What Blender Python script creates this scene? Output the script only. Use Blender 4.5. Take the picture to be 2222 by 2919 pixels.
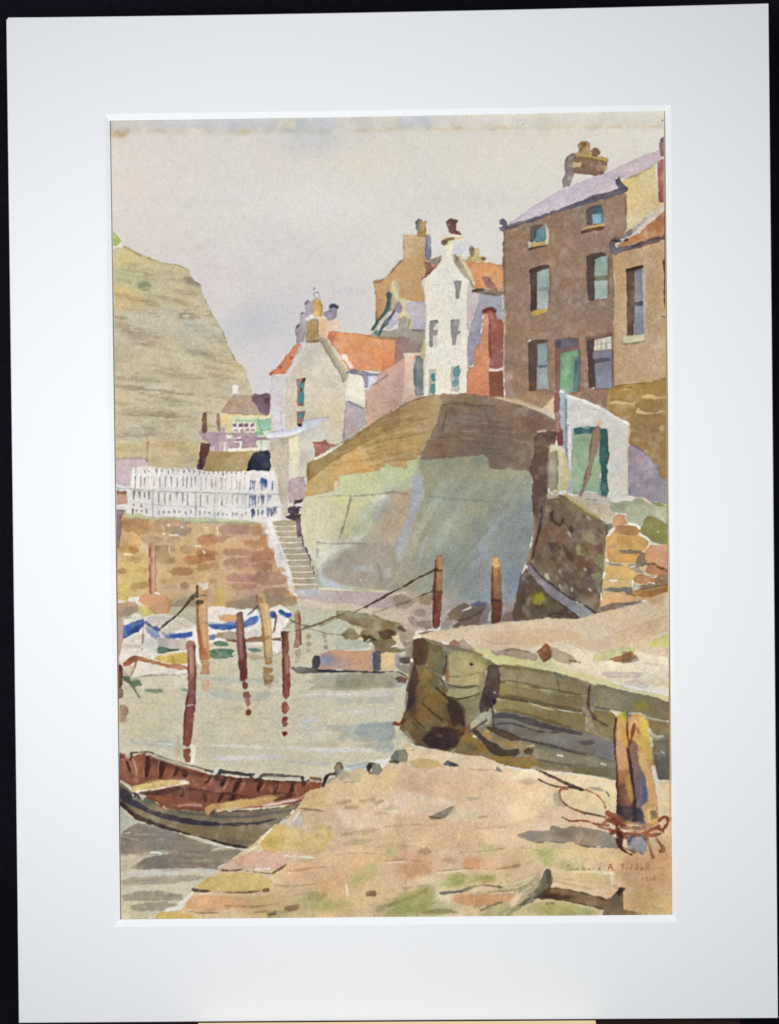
# A matted watercolour of a harbour village, standing on a pale ledge in front of a black cloth.
import bpy, bmesh, math
import numpy as np
from mathutils import Matrix, Vector

scene = bpy.context.scene
for o in list(bpy.data.objects):
    bpy.data.objects.remove(o, do_unlink=True)
C = scene.collection
# ---------------------------------------------------------------- camera
cam_d = bpy.data.cameras.new('camera')
cam_d.sensor_fit = 'VERTICAL'
cam_d.angle = math.radians(44)
cam_d.clip_start = .01; cam_d.clip_end = 20
cam = bpy.data.objects.new('camera', cam_d); C.objects.link(cam)
RT = np.array([[0.9998275455275065, 0.011415606618493503, 0.014647973579090836],
               [-0.011494670176581777, 0.9999197564024492, 0.005324782962546652],
               [-0.014586012545364731, -0.005492238304956637, 0.9998785344012682]])
CP = np.array([0.00675609, 0.00450339, 0.50795124])      # board frame: x right, y up, z towards the viewer
BW = Matrix(((1, 0, 0, 0), (0, 0, -1, 0), (0, 1, 0, 0), (0, 0, 0, 1)))   # board frame -> world (z up)
cam.matrix_world = BW @ Matrix.Translation(Vector(CP)) @ Matrix([list(r) for r in RT]).to_4x4()
scene.camera = cam
# ---------------------------------------------------------------- world, lamps, exposure
world = bpy.data.worlds.new('World'); scene.world = world; world.use_nodes = True
bg = world.node_tree.nodes['Background']
bg.inputs[0].default_value = (.55, .6, .75, 1); bg.inputs[1].default_value = .02
def lamp(name, x, y, z, size, power, col):
    d = bpy.data.lights.new(name, 'AREA'); d.shape = 'DISK'; d.size = size; d.energy = power; d.color = col
    o = bpy.data.objects.new(name, d); C.objects.link(o)
    o.location = (x, -z, y)
    o.rotation_euler = (Vector((0, 0, 0)) - o.location).to_track_quat('-Z', 'Y').to_euler()
    return o
lamp('lamp', -.15, .02, .50, .09, 2.20, (.985, .985, 1.03))
lamp('lamp', .15, -.03, .52, .12, 1.40, (.925, 1, 1.015))
scene.view_settings.view_transform = 'Standard'; scene.view_settings.look = 'None'
scene.view_settings.exposure = 0; scene.view_settings.gamma = 1; scene.view_settings.use_curve_mapping = False

FPX = 2919 / (2 * math.tan(math.radians(22)))
def on_board(px, py, z):
    """point of the plane z (board frame) that the tracing-sheet point px, py stands for; arrays welcome"""
    px = np.asarray(px, float); py = np.asarray(py, float)
    d = np.stack([(px - 1111) / FPX, -(py - 1459.5) / FPX, -np.ones_like(px)], -1) @ RT.T
    t = (z - CP[2]) / d[..., 2]
    return CP + d * t[..., None]
def to_world(b):
    b = np.asarray(b, float)
    return np.stack([b[..., 0], -b[..., 2], b[..., 1]], -1)

# ---------------------------------------------------------------- materials
def mat(name):
    m_ = bpy.data.materials.new(name); m_.use_nodes = True
    nt = m_.node_tree; bs = nt.nodes['Principled BSDF']
    return m_, nt, bs
def noise(nt, scale, detail=4, rough=.6, obj=True):
    tc = nt.nodes.new('ShaderNodeTexCoord'); nz = nt.nodes.new('ShaderNodeTexNoise')
    nz.inputs['Scale'].default_value = scale; nz.inputs['Detail'].default_value = detail; nz.inputs['Roughness'].default_value = rough
    nt.links.new(tc.outputs['Object' if obj else 'Generated'], nz.inputs['Vector'])
    return nz
def tint(nt, bs, base, nz, amount):
    mx = nt.nodes.new('ShaderNodeMix'); mx.data_type = 'RGBA'
    mx.inputs[6].default_value = (*[c * (1 - amount) for c in base], 1); mx.inputs[7].default_value = (*[min(1, c * (1 + amount)) for c in base], 1)
    nt.links.new(nz.outputs['Fac'], mx.inputs[0]); nt.links.new(mx.outputs[2], bs.inputs['Base Color'])
def bump(nt, bs, nz, strength, dist):
    bp = nt.nodes.new('ShaderNodeBump'); bp.inputs['Strength'].default_value = strength; bp.inputs['Distance'].default_value = dist
    nt.links.new(nz.outputs['Fac'], bp.inputs['Height']); nt.links.new(bp.outputs['Normal'], bs.inputs['Normal'])
def simple(name, base, scale, amount, rough, strength, dist, spec=.3):
    m_, nt, bs = mat(name)
    nz = noise(nt, scale)
    tint(nt, bs, base, nz, amount); bump(nt, bs, nz, strength, dist)
    bs.inputs['Roughness'].default_value = rough; bs.inputs['Specular IOR Level'].default_value = spec
    return m_
M_mat = simple('mount_board', (.80, .80, .80), 900, .018, .95, .25, .00008, .15)
M_core = simple('board_core', (.85, .85, .85), 1500, .02, .95, .2, .00006, .1)
M_ledge = simple('pale_wood', (.86, .63, .36), 40, .06, .7, .2, .0003)
M_shelf = simple('dark_wood', (.02, .010, .008), 60, .3, .9, .2, .0003, .05)
M_card = simple('grey_card', (.10, .09, .08), 200, .1, .95, .2, .0002)
M_cloth = simple('black_cloth', (.0135, .0115, .019), 300, .5, 1.0, .4, .0004, .05)
M_paint, nt, bs = mat('watercolour')
at_ = nt.nodes.new('ShaderNodeAttribute'); at_.attribute_name = 'pigment'
nz = noise(nt, 1100, 3)
mp = nt.nodes.new('ShaderNodeMapRange'); mp.inputs[3].default_value = .955; mp.inputs[4].default_value = 1.045
nt.links.new(nz.outputs['Fac'], mp.inputs[0])
vm = nt.nodes.new('ShaderNodeVectorMath'); vm.operation = 'SCALE'
nt.links.new(at_.outputs['Color'], vm.inputs[0]); nt.links.new(mp.outputs[0], vm.inputs['Scale'])
nt.links.new(vm.outputs[0], bs.inputs['Base Color'])
bump(nt, bs, nz, .15, .0001)
bs.inputs['Roughness'].default_value = .95; bs.inputs['Specular IOR Level'].default_value = .1

# ---------------------------------------------------------------- mount, ledge, cloth
def mesh_obj(name, verts, faces, m_, parent=None, smooth_=False):
    me = bpy.data.meshes.new(name); me.from_pydata([tuple(v) for v in verts], [], faces); me.update()
    me.materials.append(m_)
    o = bpy.data.objects.new(name, me); C.objects.link(o)
    if parent: o.parent = parent
    return o
def edge_pts(corners, n_, bows=(0, 0, 0, 0)):
    out = []
    for k in range(4):
        a = np.array(corners[k], float); b_ = np.array(corners[(k + 1) % 4], float)
        nrm = np.array([-(b_ - a)[1], (b_ - a)[0]]); nrm /= np.linalg.norm(nrm)
        for i in range(n_):
            t = i / n_
            out.append(a + (b_ - a) * t + nrm * bows[k] * 4 * t * (1 - t))
    return np.array(out)
NS = 24
OUT = edge_pts([(18.5, 50), (2191.5, 9.5), (2218.5, 2902), (54.5, 2916)], NS, (4.5, -.8, .5, .8))
OUT[0] = (24, 49.5); OUT = np.vstack([OUT, [[18.8, 57]]])           # a nipped top left corner
IN = edge_pts([(301, 325), (1913.5, 299), (1929.5, 2629.5), (325.5, 2642.5)], NS, (1, -1, 0, .5))
OPEN = edge_pts([(313.5, 344), (1896.5, 315), (1917.5, 2608), (343, 2621)], NS, (2, -1, .5, 1.2))
TB, DP = .0030, .0014
def ring(zs_px):
    return [to_world(on_board(p_[:, 0], p_[:, 1], z)) for p_, z in zs_px]
def strip(nv, a0, b0):
    return [(a0 + i, a0 + (i + 1) % nv, b0 + (i + 1) % nv, b0 + i) for i in range(nv)]
N4 = 4 * NS
# face: outer chamfer, outer wall, and the ring round the opening
o97 = to_world(on_board(OUT[:, 0], OUT[:, 1], -.0003)); cen = o97.mean(0)
face_o = o97 + (cen - o97) / np.linalg.norm(cen - o97, axis=1)[:, None] * .00035; face_o[:, 1] -= .0003
back_o = o97.copy(); back_o[:, 1] += TB
inn = to_world(on_board(IN[:, 0], IN[:, 1], 0.))
V = np.vstack([face_o, o97, back_o, inn]); n1 = N4 + 1
F = strip(n1, 0, n1)[:]
F = [tuple(reversed(f)) for f in strip(n1, 0, n1)] + [tuple(reversed(f)) for f in strip(n1, n1, 2 * n1)]
for i in range(N4):
    j = (i + 1) % N4
    F.append((i, (i + 1) if i + 1 < N4 else N4, 3 * n1 + j, 3 * n1 + i))
F.append((N4, 0, 3 * n1))
mount = mesh_obj('mount_board', V, F, M_mat)
mount['label'] = 'wide white picture mount round the painting, its foot on the pale ledge'; mount['category'] = 'picture mount'
bev_i = to_world(on_board(OPEN[:, 0], OPEN[:, 1], -DP))
lip = bev_i.copy(); lip[:, 1] += .0004
V = np.vstack([inn, bev_i, lip]); bevel = mesh_obj('bevel', V, strip(N4, 0, N4) + strip(N4, N4, 2 * N4), M_core, mount)
# backing card, closed box
bk = back_o * 1.0; bk2 = bk.copy(); bk2[:, 1] += .0015
V = np.vstack([bk, bk2]); backing = mesh_obj("backing_card", V, strip(n1, 0, n1) + [tuple(range(n1)), tuple(range(2 * n1 - 1, n1 - 1, -1))], M_card, mount)

def box(name, x0, x1, y0, y1, z0, z1, m_, bev=.0, parent=None):
    bm = bmesh.new(); bmesh.ops.create_cube(bm, size=1)
    for v in bm.verts:
        v.co = Vector(((x0 + x1) / 2 + v.co.x * (x1 - x0), (y0 + y1) / 2 + v.co.y * (y1 - y0), (z0 + z1) / 2 + v.co.z * (z1 - z0)))
    if bev: bmesh.ops.bevel(bm, geom=bm.edges[:] , offset=bev, segments=3, affect='EDGES', profile=.5)
    me = bpy.data.meshes.new(name); bm.to_mesh(me); bm.free(); me.materials.append(m_)
    o = bpy.data.objects.new(name, me); C.objects.link(o)
    if parent: o.parent = parent
    return o
zb = float(o97[:, 2].min())
xs_ = lambda px: float(on_board(px, 2912, -.003)[0])
foot = o97[2 * NS:3 * NS + 1]
zf = lambda x: float(np.interp(x, foot[::-1, 0], foot[::-1, 2]))
def prism(name, x0, x1, prof, m_):
    """a bar along the foot of the mount; prof = (depth, drop) pairs, front first"""
    V = [(x, y, zf(x) - d) for x in (x0, x1) for y, d in prof]; k = len(prof)
    F = [(i, (i + 1) % k, k + (i + 1) % k, k + i) for i in range(k)] + [tuple(range(k - 1, -1, -1)), tuple(range(k, 2 * k))]
    return mesh_obj(name, V, F, m_)
shelf = prism('shelf', xs_(222), xs_(2104), [(.003, .0003), (-.0002, .0006), (-.0008, .0020), (-.0008, .02), (.12, .02), (.12, .0003)], M_shelf)
shelf['label'] = 'dark brown shelf under the mount, reaching past both ends of the pale ledge'; shelf['category'] = 'shelf'
ledge = prism('ledge', xs_(571), xs_(1694), [(-.0010, .0000), (-.0070, .0042), (-.0180, .0085), (-.022, .012), (-.022, .03), (-.0010, .03)], M_ledge)
ledge['label'] = 'pale wooden ledge holding the bottom edge of the white mount'; ledge['category'] = 'ledge'
# black cloth hung behind, with a few soft folds
nx, nz_ = 60, 60
V = []; 
for j in range(nz_ + 1):
    for i in range(nx + 1):
        x = -1 + 2 * i / nx; z = -.7 + 1.5 * j / nz_
        V.append((x, .16 + .012 * math.sin(7 * x + .6 * math.sin(3 * z)) + .006 * math.sin(15 * x + 2 * z) + (.012 * math.exp(-((z + .175) / .006) ** 2) * -1 if x < -.1 else 0), z))
F = [(j * (nx + 1) + i, j * (nx + 1) + i + 1, (j + 1) * (nx + 1) + i + 1, (j + 1) * (nx + 1) + i) for j in range(nz_) for i in range(nx)]
cloth = mesh_obj('background_cloth', V, F, M_cloth); cloth['kind'] = 'structure'
for p_ in cloth.data.polygons: p_.use_smooth = True

# ---------------------------------------------------------------- watercolour engine
# The picture is flat print: pigment is worked out here wash by wash (numpy) on a fine grid that becomes the
# mesh of the sheet, one mesh per painted thing, the pigment stored per vertex.
RS = 0.5                       # grid cells per unit of the tracing sheet
X0, Y0 = 306.0, 304.0          # tracing-sheet origin
GW, GH = 812, 1166
rng = np.random.default_rng(7)

def vnoise(cell, seed, ay=1.0):
    r = np.random.default_rng(seed)
    nx, ny = int(GW / cell) + 3, int(GH / (cell * ay)) + 3
    g = r.standard_normal((ny, nx)).astype(np.float32)
    xs = np.arange(GW) / cell; ys = np.arange(GH) / (cell * ay)
    xi = xs.astype(int); yi = ys.astype(int)
    fx = (xs - xi).astype(np.float32); fy = (ys - yi).astype(np.float32)
    fx = fx * fx * (3 - 2 * fx); fy = fy * fy * (3 - 2 * fy)
    a = g[yi][:, xi] * (1 - fx) + g[yi][:, xi + 1] * fx
    b = g[yi + 1][:, xi] * (1 - fx) + g[yi + 1][:, xi + 1] * fx
    return a * (1 - fy[:, None]) + b * fy[:, None]

N_edge = vnoise(5, 1) * .55 + vnoise(11, 2) * .7 + vnoise(2.2, 3) * .3
N_low = vnoise(60, 4) * .6 + vnoise(24, 5) * .5 + vnoise(9, 6) * .35
N_hue = vnoise(40, 14) * .7 + vnoise(14, 15) * .5
N_grain = vnoise(1.0, 7) * .55 + vnoise(1.7, 8) * .6 + vnoise(3.1, 18) * .35
N_tooth = vnoise(1.3, 9) * .6 + vnoise(2.4, 10) * .6
N_streak = vnoise(22, 11, .07) * .7 + vnoise(7, 12, .25) * .5

N_m0 = vnoise(6, 16) * .7 + vnoise(16, 17) * .6

def lin(c):
    c = np.asarray(c, np.float32)
    return np.where(c <= .04045, c / 12.92, ((c + .055) / 1.055) ** 2.4).astype(np.float32)
def hexc(h):
    c = np.array([int(h[i:i + 2], 16) / 255 for i in (0, 2, 4)], np.float32)
    R = float(c.max() - c.min())
    k = 1 - .13 * min(1, max(0, (R - .05) / .1)) - .25 * min(1, max(0, (R - .30) / .25))      # keep the pigments muted
    if c[0] < max(c[1], c[2]): k *= .74 if R < .27 else .98                                   # cool pigments most of all
    mu = c @ np.array([.3, .59, .11], np.float32)
    return mu + (c - mu) * k

CV = np.ones((GH, GW, 3), np.float32) * hexc('D6D2C8')      # seen colour, display values
ID = np.zeros((GH, GW), np.int16)
PARTS = [('paper_edge', None, -1)]      # name, label, parent
CUR = [0]
ORG = [X0, Y0, 1.0]
TILES = {'A': (300, 310), 'B': (1100, 310), 'C': (300, 1100), 'D': (1100, 1100), 'E': (300, 1820), 'F': (1100, 1820)}
def T(t, k=820 / 1680):
    if isinstance(t, str): t = TILES[t]
    ORG[0], ORG[1], ORG[2] = t[0], t[1], k
def P(s):
    v = np.array([[float(q) for q in p.split(',')] for p in s.split()], np.float32)
    return (v * ORG[2] + np.array([ORG[0] - X0, ORG[1] - Y0], np.float32)) * RS
BYKEY = {}
def part(key, name, label=None, parent=None):
    PARTS.append((name, label, BYKEY[parent] if parent else -1))
    BYKEY[key] = len(PARTS) - 1
    CUR[0] = BYKEY[key]
def use(key): CUR[0] = BYKEY[key]

def _box(x0, y0, x1, y1, m):
    return max(0, int(x0 - m)), max(0, int(y0 - m)), min(GW, int(x1 + m) + 2), min(GH, int(y1 + m) + 2)
def _sdf_poly(p, bx):
    x0, y0, x1, y1 = bx
    X, Y = np.meshgrid(np.arange(x0, x1, dtype=np.float32), np.arange(y0, y1, dtype=np.float32))
    d = np.full(X.shape, 1e9, np.float32); ins = np.zeros(X.shape, bool)
    q = np.roll(p, -1, 0)
    for (ax, ay), (bx_, by) in zip(p, q):
        ex, ey = bx_ - ax, by - ay
        wx, wy = X - ax, Y - ay
        t = np.clip((wx * ex + wy * ey) / (ex * ex + ey * ey + 1e-9), 0, 1)
        d = np.minimum(d, (wx - ex * t) ** 2 + (wy - ey * t) ** 2)
        if ay != by:
            c = ((ay <= Y) != (by <= Y)) & (X < ex * (Y - ay) / ey + ax)
            ins ^= c
    d = np.sqrt(d)
    return np.where(ins, d, -d)          # positive inside
def _sdf_line(p, r, bx):
    x0, y0, x1, y1 = bx
    X, Y = np.meshgrid(np.arange(x0, x1, dtype=np.float32), np.arange(y0, y1, dtype=np.float32))
    d = np.full(X.shape, -1e9, np.float32)
    for k in range(len(p) - 1):
        ax, ay = p[k]; ex, ey = p[k + 1] - p[k]
        wx, wy = X - ax, Y - ay
        t = np.clip((wx * ex + wy * ey) / (ex * ex + ey * ey + 1e-9), 0, 1)
        d = np.maximum(d, r[k] + (r[k + 1] - r[k]) * t - np.sqrt((wx - ex * t) ** 2 + (wy - ey * t) ** 2))
    return d
def smooth(p, n=1, closed=True):
    for _ in range(n):
        if closed:
            q = np.roll(p, -1, 0); p = np.stack([p * .75 + q * .25, p * .25 + q * .75], 1).reshape(-1, 2)
        else:
            q = p[1:]; a = p[:-1]
            m = np.stack([a * .75 + q * .25, a * .25 + q * .75], 1).reshape(-1, 2)
            p = np.concatenate([p[:1], m, p[-1:]])
    return p
def _lay(d, bx, col, a, e, s, v, own, clip, dry, c2, g, hue, gr):
    x0, y0, x1, y1 = bx
    sl = (slice(y0, y1), slice(x0, x1))
    w = .5 + s
    cov = np.clip((d + w) / (2 * w), 0, 1)
    if s: cov = cov * cov * (3 - 2 * cov)
    if dry is not None:
        src = N_streak if dry >= 0 else N_tooth
        cov = cov * np.clip((src[sl] * .8 + 1.2 - abs(dry) * 2.4) * 2 + .5, 0, 1)
    if clip: cov = cov * (ID[sl] == CUR[0])
    if s < 3: cov = cov * np.clip(.96 + .16 * N_m0[sl], .5, 1)
    al = (cov * a)[..., None]
    c = hexc(col)[None, None, :]
    if c2 is not None:
        gx0, gy0, gx1, gy1 = (P('%f,%f %f,%f' % tuple(g))).ravel()
        X, Y = np.meshgrid(np.arange(x0, x1), np.arange(y0, y1))
        t = ((X - gx0) * (gx1 - gx0) + (Y - gy0) * (gy1 - gy0)) / ((gx1 - gx0) ** 2 + (gy1 - gy0) ** 2)
        t = np.clip(t + N_low[sl] * .12, 0, 1)[..., None]
        t = t * t * (3 - 2 * t)
        c = c * (1 - t) + hexc(c2)[None, None, :] * t
    m = 1 + v * N_low[sl] + gr * N_grain[sl]
    if e and s < .7:
        m = m - .75 * e * np.clip(1 - np.abs(d - .9) / 1.5, 0, 1)
    c = c * m[..., None]
    if hue:
        c = c + np.array([1, .1, -.9], np.float32) * (N_hue[sl] * hue * .5)[..., None]
    CV[sl] = CV[sl] * (1 - al) + np.clip(c, 0, 1) * al
    if own:
        I = ID[sl]; I[cov * a > .45] = CUR[0]
def w(col, s, a=1., e=.1, soft=.5, j=.9, v=.05, own=True, clip=False, dry=None, c2=None, g=None, sm=0, hue=.012, gr=.015):
    p = P(s)
    if sm: p = smooth(p, sm)
    bx = _box(p[:, 0].min(), p[:, 1].min(), p[:, 0].max(), p[:, 1].max(), 3 + soft * 1.2)
    if bx[2] <= bx[0] or bx[3] <= bx[1]: return
    d = _sdf_poly(p, bx) + .55 + N_edge[bx[1]:bx[3], bx[0]:bx[2]] * j
    _lay(d, bx, col, a, e, soft, v, own, clip, dry, c2, g, hue, gr)
def l(col, s, r, a=1., e=.05, soft=.5, j=.7, v=.06, own=True, clip=False, dry=None, c2=None, g=None, sm=1, hue=.012, gr=.015):
    """brush line; r in tracing units: a number, or one per point (linear over the length)"""
    p = P(s)
    n0 = len(p)
    if sm: p = smooth(p, sm, False)
    r = np.atleast_1d(np.array(r, np.float32)) * RS
    rr = np.interp(np.linspace(0, 1, len(p)), np.linspace(0, 1, len(r)), r)
    k_ = max(3, len(p) // 2)                 # the hand is never even
    rr = rr * (1 + np.interp(np.linspace(0, 1, len(p)), np.linspace(0, 1, k_), rng.uniform(-.3, .3, k_)))
    m = rr.max() + 3 + soft * 1.2
    bx = _box(p[:, 0].min(), p[:, 1].min(), p[:, 0].max(), p[:, 1].max(), m)
    if bx[2] <= bx[0] or bx[3] <= bx[1]: return
    d = _sdf_line(p, rr, bx) + N_edge[bx[1]:bx[3], bx[0]:bx[2]] * j
    _lay(d, bx, col, a, e, soft, v, own, clip, dry, c2, g, hue, gr)
def n(col, s, **k):            # wash laid over whatever is there, keeping what it belongs to
    k['own'] = False; w(col, s, **k)
def m(col, s, r, **k):
    k['own'] = False; l(col, s, r, **k)
def b(col, x, y, rx, ry, a=1., clip=False, ang=0.):
    """a soft wet-in-wet bloom"""
    cx, cy = P('%f,%f' % (x, y))[0]
    rx *= ORG[2] * RS; ry *= ORG[2] * RS
    R = max(rx, ry) * 2.2
    x0, y0, x1, y1 = _box(cx - R, cy - R, cx + R, cy + R, 0)
    if x1 <= x0 or y1 <= y0: return
    X, Y = np.meshgrid(np.arange(x0, x1) - cx, np.arange(y0, y1) - cy)
    ca, sa = math.cos(ang), math.sin(ang)
    U, V = X * ca + Y * sa, -X * sa + Y * ca
    sl = (slice(y0, y1), slice(x0, x1))
    f = a * np.exp(-((U / rx) ** 2 + (V / ry) ** 2) * (1 + .25 * N_low[sl]))
    if clip: f = f * (ID[sl] == CUR[0])
    f = np.clip(f, 0, 1)[..., None]
    c = hexc(col) * (1 + .015 * N_grain[sl])[..., None]
    CV[sl] = CV[sl] * (1 - f) + c * f

# ---- sky
part('sky', 'painted_sky', 'pale grey and cream wash of sky with a foxed line near the top')
T('A')
w('D7D2C9', '-60,-60 3400,-60 3400,2600 -60,2600', e=0, v=.012, hue=.006)
for c, x, y, rx, ry, a in [('D3C9BF', 60, 200, 300, 250, .7), ('DFD2CA', 150, 470, 330, 300, .8), ('DAD1CA', 500, 250, 500, 140, .6),
        ('D0CCC6', 350, 280, 260, 120, .5), ('DAD7D1', 900, 500, 450, 250, .6), ('D7CFC5', 1000, 330, 300, 120, .4),
        ('C9C8C8', 1230, 210, 190, 80, .8), ('D5CDC0', 1550, 230, 220, 130, .6), ('DAD6CE', 1700, 520, 500, 260, .6),
        ('D9D1CD', 500, 900, 420, 200, .6), ('D8CECE', 650, 1060, 260, 180, .5), ('D5D1CF', 1000, 900, 420, 280, .5),
        ('C5C1C5', 900, 1230, 210, 110, .8), ('C9C6CA', 760, 1290, 160, 110, .6), ('CFCBCF', 960, 1420, 200, 160, .7), ('D4CED3', 900, 1600, 170, 170, .8),
        ('CCC9C9', 1000, 1090, 330, 130, .5), ('CECBCC', 1430, 1180, 160, 160, .7), ('D3D0CE', 1350, 850, 300, 160, .5),
        ('DAD6D0', 2200, 700, 520, 330, .6), ('D4CFC3', 2000, 260, 400, 150, .6), ('D6D0BF', 2500, 200, 500, 90, .7), ('D8D3C6', 3000, 190, 400, 90, .7),
        ('D7D2C7', 2400, 430, 400, 200, .5), ('D2CEC7', 1930, 560, 260, 150, .4), ('D8D6D3', 2550, 980, 300, 160, .5), ('CFCED0', 2300, 1050, 130, 130, .4)]:
    b(c, x, y, rx, ry, a)
for c, x, y, rx, ry, a in [('DED7C6', 2400, 330, 420, 160, .6), ('DDD5C4', 1500, 330, 260, 120, .6), ('E0D8CE', 300, 330, 280, 150, .5), ('DFDDD8', 1250, 560, 300, 120, .6), ('DDDBD4', 2000, 760, 260, 130, .5), ('C3C2C9', 860, 1280, 180, 100, .6), ('CAC8CE', 1100, 1180, 200, 80, .5), ('D9CDCC', 560, 1000, 160, 160, .6), ('CBCACC', 1480, 1060, 180, 60, .5), ('D3CFCA', 560, 560, 200, 50, .4), ('CFCDC9', 2100, 520, 200, 60, .35), ('D2CFCB', 1000, 760, 240, 50, .35)]: b(c, x, y, rx, ry, a)
# older strip along the head of the sheet
for c, s, so in [('CBC7BE', '20,50 1680,20 1680,118 20,140', 5), ('C6C5C6', '230,58 1012,50 1010,112 600,118 240,125', 4), ('C4C5C8', '660,52 1012,48 1010,110 700,112', 4),
        ('CCC9C1', '1360,40 2300,20 2300,110 1400,112', 6), ('CDC9BB', '2400,10 3330,0 3330,100 2400,110', 6)]:
    n(c, s, soft=so, a=.75, v=.03)
n('C3C5C9', '1112,44 1360,40 1350,112 1300,150 1116,150', soft=3, a=.9)
b('C3C6C9', 1230, 160, 130, 70, .7)
n('DAD6C3', '1012,40 1112,40 1112,108 1060,118 1012,112', a=.95, e=.0)
n('C3C6CB', '1712,30 1900,22 1890,105 1720,112', soft=7, a=.7)
m('C9BD9F', '36,132 300,128 700,134 1100,126 1500,128 1680,118 2000,112 2500,110 3000,104 3340,100', 6, soft=5, a=.3, v=.2)
m('C9B282', '1640,122 2000,118 2500,112 3000,106 3330,100', 4, soft=2, a=.35, dry=-.5)
m('C7A873', '60,148 105,152', 9, soft=4, a=.6); m('C6A56C', '86,152 104,153', 5, soft=3, a=.6)
for x, y in [(330, 130), (790, 150), (1500, 130), (1590, 128), (820, 132), (1950, 118), (2060, 110), (2330, 108), (2960, 108), (3190, 104)]: b('C8AC80', x, y, 26, 9, .4)
m('5A4A42', '1109,123 1115,129', 2, a=.8); m('3A302C', '2440,91 2444,92', 1.6, a=.9); m('4A3C38', '3256,68 3262,64', 1.6, a=.9)
b('C6B894', 550, 815, 26, 16, .35); b('CDB9A8', 600, 905, 14, 10, .3)
# ---- cliff
part('cliff', 'painted_cliff', 'tall sandy cliff with faint rock strata and a grassy top')
w('C0B69B', '30,800 90,795 130,816 200,852 300,886 430,916 488,938 498,972 520,1000 556,1020 565,1070 592,1124 626,1204 690,1312 722,1392 762,1472 812,1512 828,1560 848,1640 872,1760 900,2200 20,2200',
  e=.1, v=.03, hue=.02)
for c, x, y, rx, ry, a, g in [('D4C086', 90, 880, 150, 70, .8, 0), ('CBBB8A', 300, 930, 160, 50, .7, .2), ('C4B895', 450, 990, 80, 60, .5, 0), ('B9BC78', 150, 970, 120, 50, .85, .2),
        ('BBBF80', 260, 1060, 110, 50, .8, .2), ('A9B377', 215, 1030, 45, 20, .7, 0), ('D5BC78', 100, 1075, 80, 50, .85, .3), ('CDB27C', 190, 1120, 130, 36, .7, .2),
        ('BBAF8E', 260, 1140, 120, 30, .5, .2), ('D2BA86', 70, 1150, 60, 30, .7, 0), ('C6B48C', 420, 1090, 140, 60, .6, .3), ('C7BEA9', 300, 1240, 260, 50, .7, .1), ('BCB8A8', 560, 1290, 110, 50, .6, .3),
        ('C9BFA8', 130, 1210, 120, 40, .6, 0), ('BDA893', 210, 1330, 160, 40, .6, .2), ('C3B697', 420, 1400, 240, 60, .5, .2), ('BFAF90', 150, 1430, 140, 60, .5, 0), ('B6A98C', 660, 1400, 70, 70, .5, .4),
        ('CDBF93', 750, 1530, 60, 50, .7, 0), ('BEB394', 350, 1560, 260, 60, .6, .1), ('C9C0AC', 200, 1640, 190, 40, .5, 0), ('BFB59A', 600, 1660, 160, 60, .5, 0),
        ('C6BB9C', 150, 1830, 170, 70, .5, 0), ('BDB49C', 430, 1800, 170, 70, .5, 0), ('B4AB92', 150, 1780, 150, 26, .5, 0), ('BEB498', 420, 1900, 220, 40, .6, 0)]:
    b(c, x, y, rx, ry, a, clip=True, ang=g)
r_ = np.random.default_rng(5)
for k in range(170):
    x = r_.uniform(20, 760); y = r_.uniform(900, 1990)
    L = r_.uniform(60, 260); sl = .1 + .14 * (1 - abs(y - 1250) / 800)
    c = ['A0937A', 'A89C80', 'D2C6A4', 'A39278', 'B8A98A', 'AE967C', 'CFC29C'][k % 7]
    m(c, '%f,%f %f,%f %f,%f' % (x, y, x + L * .5, y + L * .5 * sl + r_.uniform(-6, 6), x + L, y + L * sl), [r_.uniform(1, 3), r_.uniform(4, 9), 1], clip=True, a=r_.uniform(.22, .55), soft=1.6, dry=.38)
for c, s, r, a in [('9F937E', '440,1200 500,1215 560,1225', [3, 7, 2], .6), ('9A9182', '480,990 530,1020 560,1026', [6, 6, 3], .7), ('A8977C', '400,1060 470,1080 530,1090', [2, 6, 2], .5),
        ('A69B86', '470,1410 560,1430 640,1450', [3, 8, 2], .5), ('9C907B', '70,1570 200,1580 360,1600', [3, 6, 1], .55), ('938873', '60,1622 200,1640 420,1660 520,1668', [3, 5, 5, 1], .6), ('9F9480', '360,1560 500,1570 560,1575', [3, 6, 2], .45),
        ('9FA082', '480,1270 560,1285 640,1290', [5, 10, 2], .4), ('B29B86', '70,1260 200,1300 330,1340', [4, 10, 3], .5), ('B39C88', '150,1330 260,1370 350,1390', [4, 10, 3], .5), ('A59470', '200,1110 260,1130 310,1150', [3, 7, 2], .5),
        ('A0957E', '420,1220 480,1200 520,1196', [2, 8, 2], .5), ('A89D85', '600,1350 680,1340 700,1330', [2, 7, 2], .4), ('8F9468', '200,1030 240,1035 256,1045', [4, 9, 2], .7), ('A09A72', '80,990 120,1000 145,1015', [3, 5, 2], .5),
        ('B0A58E', '100,1770 180,1775 260,1778', [3, 7, 2], .5), ('A09882', '150,1780 300,1800 420,1820', [3, 6, 2], .5), ('A9A08B', '100,1890 200,1880 300,1900', [3, 9, 2], .5), ('A1967D', '60,1910 200,1912 240,1908', [3, 5, 2], .5),
        ('A79C84', '620,1560 700,1580 740,1570', [2, 6, 2], .4), ('B3AA96', '300,1700 420,1720 520,1720', [3, 8, 2], .5), ('A49A83', '330,1790 430,1800 540,1805', [3, 8, 2], .5), ('AFA48A', '480,1020 500,1060 540,1100', [2, 5, 2], .3)]:
    c = ''.join('%02X' % int(int(c[i:i + 2], 16) * .94) for i in (0, 2, 4))
    m(c, s, [q * 1.5 for q in r], a=a * .95, clip=True, soft=2.6, dry=.3)
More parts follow.
